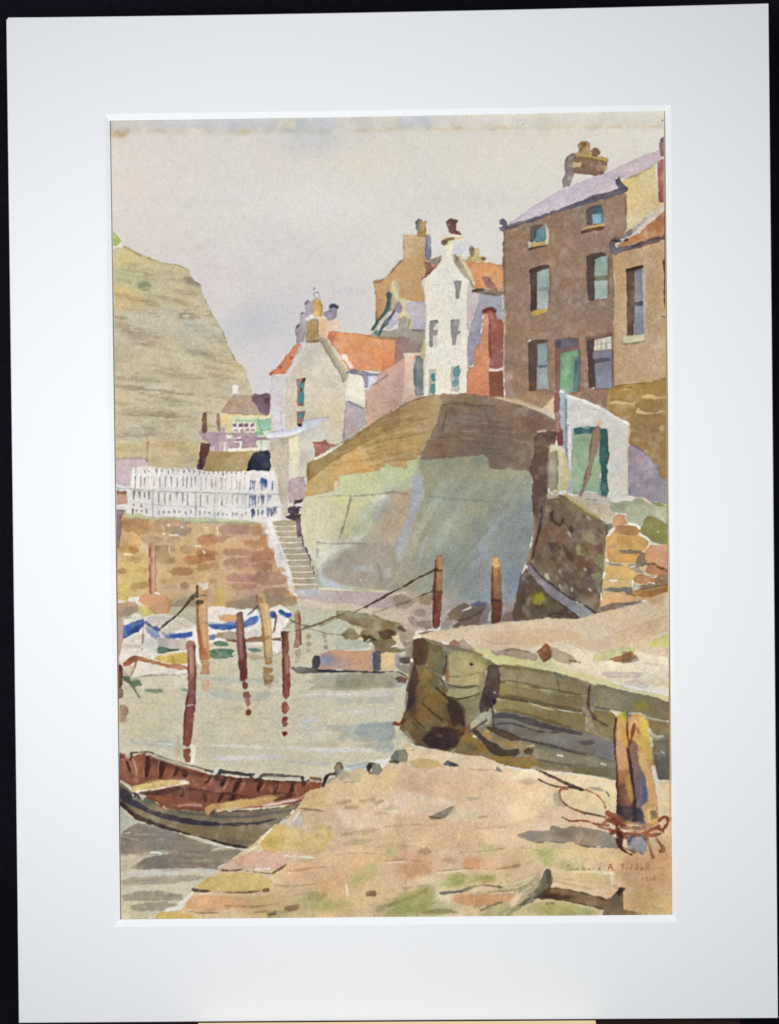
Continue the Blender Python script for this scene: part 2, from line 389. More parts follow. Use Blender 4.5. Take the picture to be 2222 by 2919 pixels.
# brushed dark rim of the cliff
for s in ['104,800 134,818 210,856', '250,874 300,886 360,902', '400,908 440,918 488,940', '488,942 500,980 540,1012 562,1028', '560,1036 566,1066', '600,1140 622,1196', '690,1310 700,1340', '730,1402 760,1466', '826,1530 834,1556']:
    m('8F8468', s, 1.5, a=.4, clip=False, j=.9)
m('DCD7CB', '20,812 60,806 84,798 100,800 92,780 66,730', [4, 4, 3], a=.9)
part('cliff_grass', 'painted_grass', 'green grass tip on the far left of the cliff top', 'cliff')
w('A9B467', '28,712 44,716 66,738 92,772 66,800 28,796', e=.12, hue=.02)
use('cliff')
# footing of the cliff behind the fence
T('C')
n('C5B48C', '60,350 240,330 540,330 550,490 250,490 60,440', soft=5, a=.8, clip=True)
m('AE9D79', '64,372 150,362 230,372', [6, 14, 6], a=.5, soft=2, dry=.2); m('B19F79', '270,355 380,345 480,368', [6, 16, 6], a=.5, soft=2, dry=.2); m('BAA882', '270,430 360,425 540,440', [5, 14, 6], a=.4, soft=2, dry=.2)
part('lilac_wall', 'painted_wall', 'low lilac wall at the foot of the cliff, left edge')
w('C3B2B7', '50,430 100,424 160,426 240,428 250,440 252,492 180,500 150,590 50,610', e=.1)
m('A89688', '50,432 110,420 240,424', 3.5, a=.6)
use('cliff')
m('97816E', '250,335 247,380 244,440', 2.8, a=.8); m('B39D84', '244,300 246,360 250,430', 3, a=.5)

# ---- small far cottage below the cliff
T((560, 800), .25)
part('cottage', 'painted_house', 'small cream cottage with mauve-brown roof and white lattice below the cliff')
w('DCD0A4', '270,1510 850,1520 860,1680 850,2010 240,2010 280,1680', e=.05)
part('cottage_chimney', 'painted_chimney', None, 'cottage'); w('E2DCDA', '425,1200 440,1196 446,1205 470,1206 474,1290 425,1296', e=.02)
m('A89F92', '478,1150 490,1180 482,1260', 2, a=.3)
part('cottage_roof', 'painted_roof', 'brown roof with a purple shadow at its right end', 'cottage')
w('AC9784', '268,1508 340,1420 400,1340 440,1298 640,1300 838,1290 838,1440 822,1540 780,1536 500,1528 380,1520', e=.09)
w('7C6672', '636,1306 700,1306 780,1294 836,1294 836,1400 818,1530 790,1534 740,1498 690,1420 650,1364', e=.1)
m('6A4B58', '800,1350 808,1370', 6, a=.6); m('8E7C64', '380,1524 560,1534 800,1540', 3, a=.6)
m('CBC3B6', '450,1290 640,1294', 3, a=.7)
use('cottage')
w('D8CA9C', '280,1524 420,1530 800,1548 830,1560 420,1570 400,1660 290,1660', e=.04)
part('cottage_window', 'painted_window', 'long green-framed lattice window with mauve panes', 'cottage')
T('C')
w('C9D2A8', '745,180 960,190 970,300 960,380 720,384 735,260', e=.04)
w('9FC397', '760,196 880,196 940,200 968,190 974,215 968,260 920,262 885,258 880,215 760,212', e=.08, hue=.03)
w('7FB58F', '890,198 900,200 930,196 968,196 975,215 962,256 930,262 900,258', e=.1, c2='8FBFA0', g=(890, 200, 970, 250))
n('DED9D2', '742,216 880,214 882,262 740,266', e=0)
for x in (758, 792, 826, 862): n('8C6C7A', '%d,222 %d,216 %d,236 %d,240' % (x - 12, x + 10, x + 12, x - 10), e=.15, j=.7)
for x in (765, 800, 832, 866): n('A5818C', '%d,254 %d,246 %d,266 %d,266' % (x - 14, x + 8, x + 12, x - 10), a=.8)
use('cottage')
m('80B380', '915,260 912,320 910,380', 5, a=.8); m('7DB783', '890,292 900,300', 14, a=.9); w('B5D0A8', '890,320 960,318 962,376 890,378', e=.03)
m('8FBE9B', '915,330 930,340', 12, a=.5, soft=2)
# verandah rail with mauve washing
part('verandah', 'painted_fence', 'mauve railings in front of the small cottage')
w('DDD6CF', '620,286 980,292 962,380 640,384 625,330', e=0, a=.85)
for s in ['745,276 800,282 838,276 838,300 770,304 745,300', '800,272 880,272 884,292 810,294', '806,330 880,322 884,356 800,362', '720,336 780,336 780,354 728,358']:
    w('AE929A', s, e=.14, j=1.2)
w('A8949A', '562,272 660,276 700,280 706,300 660,310 575,320 562,300', e=.1)
l('A8979D', '562,272 650,276 760,280 880,284', 4); l('A08A93', '600,320 700,318 820,312 960,306', 4.5); l('B39FA4', '690,250 688,300 682,380', 6); l('B095A0', '640,300 650,376', 5); l('B0939A', '664,330 660,372', 5); l('B7A2A8', '700,300 712,372', 4, a=.8)
l('A8949A', '580,306 640,330 620,350', 6)
part('verandah_post', 'painted_post', None, 'verandah')
w('7D6058', '572,160 590,154 594,260 584,276 570,274', e=.1)
l('8A706A', '662,170 664,230 668,262', 4.5, a=.8)
w('6E4A48', '560,332 612,340 596,430 572,492 548,490 556,430', e=.12); l('59393A', '555,440 560,478', 6, a=.5)
l('5B3B3D', '545,466 556,500', 5, a=.7)
# brown bank and dark blue doorway under it
part('bank', 'painted_bank', 'brown earth bank below the small cottage')
w('A58F66', '612,384 760,386 880,380 960,378 965,500 575,500 596,420', e=.07, c2='AD9A74', g=(620, 390, 900, 480)); b('9C8558', 700, 400, 90, 18, .5, clip=True)
part('archway', 'painted_doorway', 'dark blue rounded doorway behind the white picket fence')
w('3B4152', '834,490 846,440 872,396 910,382 940,384 962,400 964,440 972,466 958,500 840,500', e=.15, j=1.2); b('475066', 920, 420, 50, 30, .6, clip=True)
m('34384A', '845,450 836,492', 5)
m('6B7A6A', '912,300 912,380', 2.5, a=.5)
# ---- grey-cream gabled house with orange roofs
T((560, 800), .25)
part('gable_house', 'painted_house', 'pale grey gabled house with orange pantile roofs and a yellow chimney pot')
w('C9C6C6', '862,1080 880,1066 1020,1072 1030,1680 1010,2040 870,2040 860,1680', e=.08, c2='C9C5C8', g=(860, 1100, 860, 1900))
m('D9D6D8', '1010,1080 1022,1300 1020,1680', 6, a=.5); m('A8A0AA', '965,1500 968,1640', 2, a=.4)
w('CBC2B3', '1170,900 1230,720 1420,690 1500,820 1580,960 1650,1100 1700,1140 1700,1700 1860,2100 1700,2220 1640,2230 1030,2050 1020,1660 1030,1100', e=.03, c2='D0C5B0', g=(1200, 800, 1500, 1700))
for c, x, y, rx, ry, a in [('D2C6AE', 1350, 1450, 220, 200, .6), ('C5BEB1', 1320, 800, 120, 90, .6), ('CFC2AC', 1600, 1500, 100, 260, .5), ('C7BCAA', 1150, 1050, 90, 100, .5)]: b(c, x, y, rx, ry, a, clip=True)
T('C')
w('CDC1A8', '1060,180 1420,100 1400,330 1330,350 1230,440 1190,470 1180,560 1085,560 1080,300 1060,240', e=.02, clip=True)
w('C4C0B8', '1200,230 1300,200 1310,330 1230,420 1190,470 1180,540 1130,545 1130,290', e=.03, c2='C6BFAF', g=(1200, 230, 1200, 520))
w('DDD2AE', '1300,200 1316,200 1330,300 1240,330', a=.0)
n('DED4B4', '1068,310 1130,296 1136,400 1130,540 1088,545 1085,420', e=.05, own=True)
w('C7B9A1', '965,318 1070,312 1078,420 1070,560 1060,770 1020,700 1010,520 980,490', e=.06, c2='BCB0A0', g=(1000, 330, 1020, 650))
w('B6A398', '975,320 1065,312 1066,335 980,345', a=.4)
part('gable_lean_to', 'painted_roof', 'blue-grey lean-to roof sticking out to a point', 'gable_house')
w('C9CBD6', '945,276 1040,262 1140,236 1200,200 1300,184 1260,212 1200,254 1120,282 1040,300 950,306', e=.06)
w('E1DFE0', '948,284 1040,282 1120,262 1160,254 1100,286 1040,298 950,302', e=0, a=.9)
m('8F93A5', '1160,200 1220,190 1300,184', 2, a=.4); m('8E93A3', '975,268 1040,258', 2.4, a=.6)
m('B9A98E', '940,312 1040,308 1110,292', 3, a=.7)
use('gable_house')
# lit end wall, lilac shade and lilac base
T('C')
w('DFD8C4', '1412,-130 1510,-140 1522,110 1506,130 1408,78', e=.04)
T('A'); w('DDD6C6', '1412,1560 1520,1560 1520,1700 1412,1700', e=.04, j=.5); T('C')
w('B7A9AE', '1400,84 1440,96 1512,134 1524,160 1520,226 1400,336 1393,330 1400,200', e=.14, c2='B4A39B', g=(1420, 100, 1420, 330)); m('8D8694', '1402,90 1440,98 1508,132', 3, a=.7)
m('8A8FA0', '1398,250 1396,320', 2, a=.6)
w('AD99A0', '1085,545 1130,530 1160,534 1172,590 1165,660 1120,680 1080,680 1072,620', e=.12, c2='B3A09E', g=(1080, 540, 1100, 680))
part('gable_terracotta', 'painted_chimney', 'terracotta chimney pots behind the bank wall', 'gable_house')
w('A97767', '1215,328 1240,330 1290,322 1310,345 1380,340 1330,372 1280,392 1232,416 1228,370', e=.14); m('8F5F58', '1218,332 1300,338', 4, a=.6)
# windows
T((560, 800), .25)
for key, wn in (('gw1', [('A97F70', '1148,1128 1236,1116 1230,1300 1222,1430 1164,1436 1150,1380 1160,1250'), ('4F9AA3', '1188,1160 1232,1156 1226,1200 1220,1236 1190,1240 1180,1200'), ('4E9CA5', '1190,1258 1216,1262 1224,1330 1216,1410 1180,1404 1170,1340'),
        ('7A4A42', '1220,1120 1240,1116 1232,1150 1205,1160')]),
        ('gw2', [('A98078', '1150,1490 1240,1486 1226,1560 1200,1620 1196,1650 1150,1640 1156,1560'), ('5F9C9C', '1186,1510 1226,1506 1220,1560 1196,1570 1178,1540'), ('4A3A3E', '1160,1640 1190,1636 1196,1656 1170,1660')])):
    part(key, 'painted_window', 'narrow teal window with a russet frame', 'gable_house')
    for i, (c, s) in enumerate(wn): (w if i == 0 else n)(c, s, e=.14, j=.5)
m('3F5C5E', '1205,1232 1200,1262', 2.5); m('8A5A50', '1162,1420 1200,1440', 3)
# left chimney shadow stack, pots
part('gable_stack', 'painted_chimney', 'chimney stack with an ochre pot and grey pots', 'gable_house')
w('A7A0A3', '1140,520 1160,500 1176,480 1186,380 1210,364 1250,372 1262,460 1258,560 1230,704 1145,712', e=.14)
w('A29AA0', '1244,250 1275,230 1310,236 1340,205 1356,215 1336,340 1330,400 1270,420 1252,380', e=.12)
m('5F5A64', '1246,262 1270,236', 3, a=.6); m('6A646C', '1190,380 1220,366', 3, a=.7); m('6A646C', '1150,530 1168,512', 3, a=.7)
w('D6B083', '1330,180 1410,380 1500,430 1560,450 1590,440 1630,470 1645,600 1510,600 1490,690 1410,690 1400,420 1345,400 1360,330 1340,300', e=0, a=0)
w('DAB79A', '1412,420 1460,430 1520,458 1560,450 1600,440 1630,470 1646,560 1560,566 1510,610 1490,700 1412,690', e=.05, c2='DFC3AA', g=(1430, 480, 1600, 520)); b('D6B483', 1440, 540, 40, 90, .6, clip=True)
w('A68C66', '1262,470 1300,450 1396,432 1398,560 1396,690 1256,700 1240,680 1264,560', e=.1)
n('8E7550', '1300,440 1390,434 1392,470 1300,480', a=.5, soft=1)
m('7E6A50', '1262,696 1330,700 1400,684', 3.2, a=.8)
m('E6E0D4', '1260,440 1290,416 1320,404 1336,410', 4, a=.95); m('E6DECF', '1410,410 1450,408 1458,416', 4, a=.9)
w('D6A04C', '1352,206 1380,196 1430,214 1442,300 1436,360 1420,410 1350,410 1340,380 1350,330 1340,290', e=.12, c2='D9AF66', g=(1380, 220, 1380, 400), hue=.03)
m('B5842F', '1410,250 1440,310 1420,390', 3, a=.5)
w('C5C8CC', '1340,130 1380,120 1400,140 1424,180 1410,196 1350,196 1328,170', e=.25); m('7A8087', '1334,150 1360,128 1400,140', 2.5, a=.6); m('6F6A6C', '1340,104 1345,92', 2.5, a=.6)
w('9C949C', '1448,380 1480,346 1510,346 1530,300 1560,282 1600,296 1606,360 1604,410 1560,440 1520,460 1500,420 1450,400', e=.14); m('57525A', '1530,296 1556,280 1580,280 1604,300', 5, a=.9); n('A29BA4', '1450,376 1490,350 1520,360 1510,410 1460,404', a=.5)
# roofs
part('gable_roof_left', 'painted_roof', 'orange roof slope left of the gable', 'gable_house')
w('E08C66', '1134,728 1172,706 1208,736 1190,800 1130,900 1070,990 1020,1060 900,1070 846,1060 910,1000 1000,890', e=.13, c2='DE7E58', g=(1150, 740, 900, 1060), hue=.03)
m('A05844', '1086,872 1090,874', 5, a=.6); m('A85040', '960,990 966,992', 5, a=.6); m('A66A54', '846,1064 900,1068', 3)
use('gable_house')
m('DDDDD8', '1216,740 1150,880 1080,1000 1040,1070', 7, a=.7); m('AFC0C4', '1210,760 1140,900 1040,1056', 2.5, a=.5); m('DCD3C6', '880,1078 1000,1074', 3, a=.8)
part('gable_coping', 'painted_coping', 'tan gable coping stones', 'gable_house')
T('A')
w('CCC5A4', '1250,1340 1300,1346 1350,1424 1400,1490 1432,1535 1420,1570 1340,1500', e=0)
w('BEB294', '1250,1340 1290,1350 1320,1400 1370,1470 1420,1540 1412,1590 1394,1596 1380,1560 1340,1490 1290,1420', e=.1)
w('B1A493', '1252,1344 1270,1340 1320,1420 1370,1500 1400,1550 1412,1590 1392,1596 1378,1556 1330,1480', e=.06)
m('8F8678', '1262,1360 1310,1440 1378,1550 1388,1590', 2.5, a=.7)
part('gable_roof_main', 'painted_roof', 'broad orange pantile roof right of the gable', 'gable_house')
w('E2955F', '1310,1306 1340,1296 1440,1312 1560,1326 1680,1340 1780,1345 1868,1336 1850,1420 1800,1480 1760,1545 1640,1540 1560,1524 1470,1532 1420,1522 1370,1430 1330,1380 1305,1334', e=.12, c2='E28A56', g=(1400, 1320, 1600, 1540), hue=.03, v=.06)
b('DC6E4A', 1325, 1340, 30, 34, .9, clip=True); b('E4A268', 1480, 1370, 90, 36, .7, clip=True); b('E08250', 1400, 1440, 36, 50, .5, clip=True)
m('F0D9CC', '1400,1450 1436,1504', 6, a=.9); m('E9C7B2', '1390,1436 1450,1510', 3, a=.5)
m('D77B4C', '1470,1380 1500,1390', 14, a=.35, soft=3)
use('gable_house')
T('H' if 'H' in TILES else (960, 600), 500 / 1680)
w('8C8592', '90,1560 130,1530 250,1536 340,1560 430,1566 500,1580 460,1600 340,1600 240,1580 130,1560', e=.1)
n('8A8FA0', '250,1560 400,1566 480,1580 330,1592', a=.8); m('6E7480', '250,1574 350,1590 430,1570', 3, a=.6)
w('CFCBD6', '290,1590 470,1572 400,1640 300,1690 290,1640', e=.05); n('E4DED2', '420,1580 480,1566 380,1650 320,1680', a=.7)
l('9A8CA0', '272,1580 288,1640 286,1680', 7)

# ---- brown house with the tall tan chimney, behind the white house (tile H: 960,600)
T((960, 600), 500 / 1680)
part('tan_house', 'painted_house', 'tan gabled house with tall tan chimney behind the white house')
w('C2A17B', '348,684 400,682 470,640 560,550 640,470 850,400 900,470 960,470 1010,430 1000,480 940,560 860,650 830,690 850,880 820,880 680,860 600,880 560,960 480,960 380,1070 376,760', e=.09, c2='BE9B72', g=(600, 500, 600, 880))
b('BC8A62', 410, 900, 40, 140, .7, clip=True); b('C4A078', 560, 640, 120, 60, .5, clip=True); b('BF9C70', 760, 780, 60, 90, .5, clip=True)
m('8D6F52', '346,690 372,676 410,680 470,636', [3, 5, 2], a=.7); m('7E6A5A', '520,590 600,500 650,462', 2.5, a=.6); m('8E6B52', '376,780 380,900 384,1050', 2.4, a=.6)
part('tan_chimney', 'painted_chimney', 'tall tan chimney with two dark pots', 'tan_house')
w('C4A985', '650,240 690,226 760,226 862,240 862,470 840,500 640,500 640,460', e=.05, c2='BE9F78', g=(700, 250, 720, 480))
w('9497A6', '862,236 890,228 910,290 912,430 890,470 864,480 850,440', e=.1, c2='8390A8', g=(880, 240, 880, 450)); m('7C7C82', '862,250 860,380', 3, a=.6)
m('8D8C98', '640,230 644,330 640,450', 2.6, a=.5)
w('82827F', '760,110 790,84 815,92 820,190 780,200 764,170', e=.14); w('B99C6C', '800,110 830,112 856,96 862,160 856,244 770,248 764,200 800,190', e=.08, hue=.02); n('A5855A', '770,205 856,205 856,246 770,248', a=.6); m('9C6B4E', '845,160 848,190', 3, a=.6)
m('5F5F62', '766,120 790,88', 3, a=.6)
part('tan_roof', 'painted_roof', 'grey and rust roof slope beside the tan chimney', 'tan_house')
w('A69B90', '880,470 930,462 1000,430 1010,440 990,490 940,520 900,520', e=.1); w('A77B66', '840,490 880,500 910,530 940,540 880,630 850,640 860,570', e=.08, c2='8D6E5A', g=(860, 500, 900, 640)); m('7C5D4C', '1000,480 940,550 840,660 828,668', 4, a=.8); m('8C6C66', '850,500 890,510', 5, a=.6)
# lilac roof + crowstep gable + grey terrace behind orange roof
part('lilac_house', 'painted_house', 'lilac-roofed house with crow-stepped grey gable and green-blue bargeboards')
w('B9B0BF', '590,880 680,872 740,882 856,880 860,1100 850,1150 720,1140 700,1060 640,1000 520,1140 460,1160 560,960', e=.06, c2='B6ACBB', g=(700, 880, 800, 1120))
b('A7A3B6', 530, 1080, 40, 40, .7, clip=True); b('C1B8C2', 790, 1000, 60, 70, .5, clip=True)
w('CFC9CF', '590,950 640,960 600,1010 540,1090 500,1140 460,1150', a=.4)
part('lilac_gable', 'painted_wall', 'grey stone gable wall', 'lilac_house')
w('A39E93', '600,1030 650,1010 690,1030 690,1130 740,1150 850,1145 848,1230 820,1320 800,1370 700,1368 660,1260 560,1230 440,1215 350,1200 345,1180 380,1150 520,1150 590,1130', e=.08, c2='9F978B', g=(600, 1050, 760, 1300))
w('C6BE98', '650,1005 690,1000 712,1040 710,1130 692,1130 688,1040', e=.05); m('7D7A72', '700,1050 690,1120', 2.4, a=.5); m('75736D', '720,1146 846,1150', 2.5, a=.6); w('CDC38E', '836,1240 850,1250 848,1370 800,1366 820,1320', e=.05)
m('81715E', '380,1220 560,1230 640,1220', 3, a=.5)
part('lilac_chimney', 'painted_chimney', 'cream crow steps with chimney pot', 'lilac_house')
w('CBC49F', '530,680 548,672 590,690 600,740 590,790 610,800 610,840 640,834 668,850 660,960 700,1010 640,1010 600,1030 600,1000 620,950 600,870 560,850 520,800', e=.09, hue=.02)
n('C3BBAC', '560,690 590,700 588,770 566,760', a=.7); n('CCC6B4', '540,830 600,830 600,900 520,960', a=.5); n('8E8399', '566,890 600,876 630,920 620,970 590,980 560,940', soft=1, a=.85); m('A39A80', '600,800 612,840', 3, a=.7)
w('B8AE9A', '536,800 560,840 540,940 500,970 520,880', e=.06)
part('lilac_bargeboard', 'painted_bargeboard', 'dark blue-green bargeboards', 'lilac_house')
l('4E7270', '502,806 496,870 484,950 440,1010 390,1070 352,1130 344,1150', [6, 5.5, 5, 5, 5, 5, 3], e=.1); n('3D6668', '480,800 525,800 520,960 500,960', a=.45)
l('C0B39D', '540,960 500,990 440,1050 396,1110 372,1140', [2.2,2.4,2.8,2.4,2]); l('4F6B78', '556,960 510,1030 464,1090 430,1140 410,1190', [3, 5, 5.4, 5.5, 4], e=.12); l('5D7867', '380,1170 400,1200', 4.5, a=.8)
# shaded end of the orange roof
part('shade_roof', 'painted_roof', 'mauve-brown shaded end of the orange roof', 'gable_house')
w('A07F7C', '562,1234 640,1224 700,1226 712,1260 740,1280 800,1280 796,1360 700,1372 655,1380 640,1440 600,1490 562,1500 555,1400', e=.1, c2='9C857E', g=(580, 1240, 780, 1300)); n('9B8A7E', '700,1250 810,1250 800,1366 700,1370', a=.55, soft=2)
use('gable_roof_main'); w('E09A66', '480,1232 560,1240 556,1400 560,1500 500,1550 440,1545 440,1240', e=.04, c2='D9805A', g=(500, 1240, 500, 1540)); b('DB7F58', 480, 1500, 60, 50, .5, clip=True)
m('A98562', '300,1204 440,1222 560,1240', 2.4, a=.6)
# pink house with arched green door
part('pink_house', 'painted_house', 'pink house front with an arched grey-green door')
T('A'); w('C5A698', '1540,1640 1620,1570 1680,1545 1780,1500 1840,1450 1850,1720 1530,1720', e=.03); T('B')
w('C5A498', '-50,1560 0,1530 50,1500 105,1460 118,1680 115,1720 -60,1720', e=.04, j=.5)
T('D')
w('C5A192', '-112,40 -60,10 0,-10 110,-30 105,60 100,100 60,130 0,170 -60,210 -112,250', e=.04, c2='CBA68F', g=(-100, 0, -50, 200)); T('C'); n('C9AA98', '1530,20 1680,-40 1680,150 1560,240 1520,220', a=.5, soft=3); m('B08A7E', '1520,30 1526,130 1524,220', 3, a=.5)
T('H' if 'H' in TILES else (960, 600), 500 / 1680)
m('9F8878', '480,1580 400,1640 330,1680', 3.2, a=.7)
w('D8BEA8', '650,1384 680,1378 745,1384 745,1680 740,1760 640,1760 652,1500', e=.05, c2='D5B6A8', g=(660, 1380, 660, 1700)); m('DDD2C3', '655,1380 720,1376 800,1374', 3.5, a=.95)
w('C3BFAE', '800,1376 846,1376 850,1760 820,1760 826,1500', e=.04); n('C9BE86', '806,1370 850,1290 856,1680 830,1700 826,1460', a=.6)
T('D'); w('D5B9A3', '108,-40 178,-40 176,30 170,60 100,84 108,20', e=.03); T((960, 600), 500 / 1680)
part('pink_door', 'painted_door', 'arched grey-green door', 'pink_house')
w('848B88', '752,1420 775,1396 800,1396 822,1440 830,1560 826,1640 836,1770 760,1770 748,1640 745,1520', e=.14); m('6B7478', '752,1440 746,1560 756,1680', 4, a=.5); b('71837F', 800, 1650, 40, 60, .5, clip=True)
# ---- white house
part('white_house', 'painted_house', 'tall narrow white house with small grey windows and teal-curtained lower panes')
w('DED8C9', '820,680 860,640 940,560 1000,480 1030,430 1030,340 1050,330 1110,310 1130,400 1150,470 1220,600 1270,670 1256,820 1250,1000 1250,1500 1250,1740 1000,1790 836,1790 850,1300 860,1000 850,800', e=.03, v=.015)
n('D3D0D2', '1120,310 1160,310 1230,300 1236,420 1140,420 1120,380', soft=2, a=.9); w('C5C6CC', '1128,310 1200,306 1232,310 1240,400 1180,424 1150,420 1116,400', e=.05, a=.8)
b('DAD6D0', 1180, 1400, 100, 300, .5, clip=True)
m('C8BFB0', '836,680 850,800 856,1000 850,1300 842,1700', 3, a=.35)
w('C7B9B8', '1256,700 1300,760 1370,800 1360,860 1320,1000 1270,1150 1250,1140 1252,900', e=.03, c2='CCBBB9', g=(1300, 760, 1270, 1000)); n('C9BFB6', '1256,690 1310,760 1300,800 1262,780', a=.5)
part('white_house_coping', 'painted_coping', 'buff gable coping', 'white_house')
w('C6B892', '1130,430 1160,436 1200,430 1240,490 1290,590 1326,690 1290,690 1240,630 1190,560 1150,490', e=.08); m('9E8F7C', '1132,440 1180,530 1240,620 1290,680', [6, 8, 6, 4], a=.7); m('766453', '1136,430 1160,470', 3, a=.6); m('806C55', '1280,690 1310,730', 5, a=.7)
w('E0D9C2', '1180,420 1220,424 1236,460 1200,450', e=.03)
part('white_house_chimney', 'painted_chimney', 'dark red chimney pots on a cream cap', 'white_house')
w('7D5D5A', '1046,110 1070,90 1100,80 1156,100 1140,124 1146,190 1176,196 1196,220 1204,246 1160,240 1110,226 1080,206 1066,150', e=.14); n('6A4B4A', '1060,96 1150,96 1140,120 1060,120', a=.5)
w('CFC08F', '1020,260 1110,238 1210,240 1222,270 1160,268 1110,280 1060,320 1020,316', e=.08); m('90745A', '1020,300 1070,276 1120,268', 5, a=.8); m('74624F', '1012,310 1040,312', 6, a=.8); m('E5DFCB', '1030,256 1100,238 1200,244', 3.5, a=.9); w('D8C97F', '1046,330 1070,300 1100,296 1070,330', e=0, a=.6)
wins = [('wa', ['1132,684 1150,674 1192,680 1186,740 1174,800 1170,844 1140,842 1146,760']),
        ('wb', ['896,1064 960,1056 970,1070 940,1090 920,1150 968,1152 962,1190 920,1200 920,1296 900,1306 888,1270 892,1160']),
        ('wc', ['1100,1054 1168,1046 1170,1080 1150,1150 1190,1160 1170,1180 1150,1200 1140,1286 1108,1288 1100,1180 1098,1100'])]
PANES = dict(wa='1134,684 1188,682 1180,840 1140,842', wb='892,1064 966,1058 962,1296 892,1300', wc='1100,1050 1180,1048 1180,1284 1106,1286')
for k_, ss in wins:
    part('white_' + k_, 'painted_window', 'small grey sash window', 'white_house')
    w('CFC9BD', PANES[k_], e=.02, j=.6, a=.75)
    for s in ss: w('A09C98', s, e=.13, j=.6)
m('8A878A', '896,1068 960,1058', 3, a=.6); m('8C898A', '1102,1060 1120,1050', 3, a=.5)
for k_, base, teal in [('wd', '890,1524 950,1526 952,1600 944,1640 950,1790 880,1790 888,1650', ['915,1560 935,1566 944,1600 936,1636 916,1634 906,1590', '906,1670 940,1664 946,1720 930,1760 900,1740']),
                       ('we', '1098,1496 1180,1490 1184,1540 1170,1600 1180,1700 1160,1740 1100,1730 1096,1600', ['1130,1500 1170,1490 1176,1540 1160,1590 1132,1584 1116,1540', '1110,1650 1136,1630 1170,1640 1160,1680 1120,1690'])]:
    part('white_' + k_, 'painted_window', 'grey window with teal curtains', 'white_house')
    w('B4B1A6', base, e=.08, j=.6)
    for s in teal: n('5D9A9A', s, e=.14, j=.6)
m('3F8C98', '930,1580 936,1620', 4, a=.6); m('7AA3A4', '1142,1590 1144,1640', 2.5); m('58706F', '1110,1496 1170,1492', 2, a=.4)
part('white_house_roof', 'painted_roof', 'orange pantile roof with a mauve dormer shadow', 'white_house')
w('DA8F5A', '1240,480 1330,496 1430,496 1510,520 1604,530 1604,770 1520,760 1430,756 1340,750 1312,740 1320,690 1290,580', e=.12, c2='DB9157', g=(1300, 480, 1560, 740), hue=.03)
b('E0A05E', 1500, 600, 60, 70, .6, clip=True); b('D57F4E', 1280, 520, 40, 50, .6, clip=True); b('D87B50', 1350, 720, 40, 50, .6, clip=True)
n('99706A', '1400,644 1430,636 1470,650 1500,690 1536,740 1530,756 1490,750 1440,740 1414,690', e=.1)
w('8E7B69', '1304,766 1340,752 1390,744 1440,760 1500,762 1604,776 1600,812 1540,820 1440,806 1340,790', e=.1); m('5F5347', '1312,770 1360,760 1400,764', 4, a=.8); m('6B5C4F', '1420,790 1520,806', 3, a=.6)
w('BFA871', '1262,456 1290,440 1350,440 1372,440 1420,460 1426,474 1390,494 1300,480 1250,476', e=.1); w('C3AB72', '1284,370 1320,360 1358,364 1370,420 1356,440 1290,440', e=.1); m('6F6657', '1296,370 1298,420', 7, a=.8); m('6E5F4B', '1396,462 1420,462', 4, a=.8); n('D5C69B', '1330,370 1354,370 1350,430 1334,430', a=.5)
# ---- grey-lilac courtyard wall and terracotta chimney breast
part('lilac_lane', 'painted_wall', 'grey-lilac shaded wall between the white house and the brown house')
w('A8A3AC', '1372,812 1440,812 1540,826 1596,820 1600,1060 1540,1040 1500,960 1460,945 1410,960 1396,1060 1380,1180 1370,1290 1320,1340 1316,1400 1300,1490 1256,1500 1256,1300 1270,1150 1320,1000 1360,860', e=.09, c2='A39BA8', g=(1400, 830, 1300, 1400))
b('A29DA9', 1450, 880, 90, 50, .4, clip=True); b('9DA3AC', 1560, 900, 36, 90, .5, clip=True); b('9C90A4', 1290, 1420, 40, 70, .6, clip=True)
m('DCD6CC', '1600,816 1604,1000 1604,1300 1596,1680', 4, a=.8)
part('terracotta_stack', 'painted_chimney_breast', 'orange and dark red stepped chimney breast', 'white_house')
w('D88B62', '1410,960 1440,950 1470,950 1466,1100 1466,1300 1470,1500 1460,1720 1420,1790 1250,1770 1256,1500 1300,1500 1320,1500 1310,1350 1360,1290 1384,1260 1400,1100', e=.08, c2='D5875E', g=(1420, 1000, 1300, 1680), hue=.03); b('E09A70', 1430, 1040, 24, 90, .6, clip=True); b('DC7F50', 1300, 1600, 50, 100, .5, clip=True)
w('A1665D', '1440,942 1480,940 1520,970 1534,1050 1580,1058 1600,1080 1596,1520 1540,1520 1470,1500 1466,1300 1470,1120 1456,1000 1410,970', e=.09, c2='9B6964', g=(1480, 960, 1560, 1500), hue=.02)
m('7D4240', '1410,970 1440,945 1480,940 1520,964', 5, a=.8); m('8B4E4A', '1466,1100 1468,1300 1474,1490', 3.4, a=.6); m('8C5650', '1530,1040 1570,1056', 4, a=.5)
T('B')
w('8D5D49', '608,1536 680,1524 690,1560 688,1700 640,1740 606,1700 600,1600', e=.09, c2='8B6250', g=(620, 1530, 660, 1700)); m('EFE0D2', '606,1526 640,1530 684,1518', 4, a=.9)
T('D'); w('D6774F', '476,-60 600,-80 604,40 560,50 520,40 476,30', e=.05, own=True, c2='CF6B48', g=(500, -40, 560, 50)); w('8B5B45', '604,-80 686,-80 690,74 650,74 604,56', e=.08)
T('B'); w('D88A60', '478,1530 520,1500 600,1500 604,1690 480,1700', e=.02, c2='D5835A', g=(500, 1500, 540, 1690))

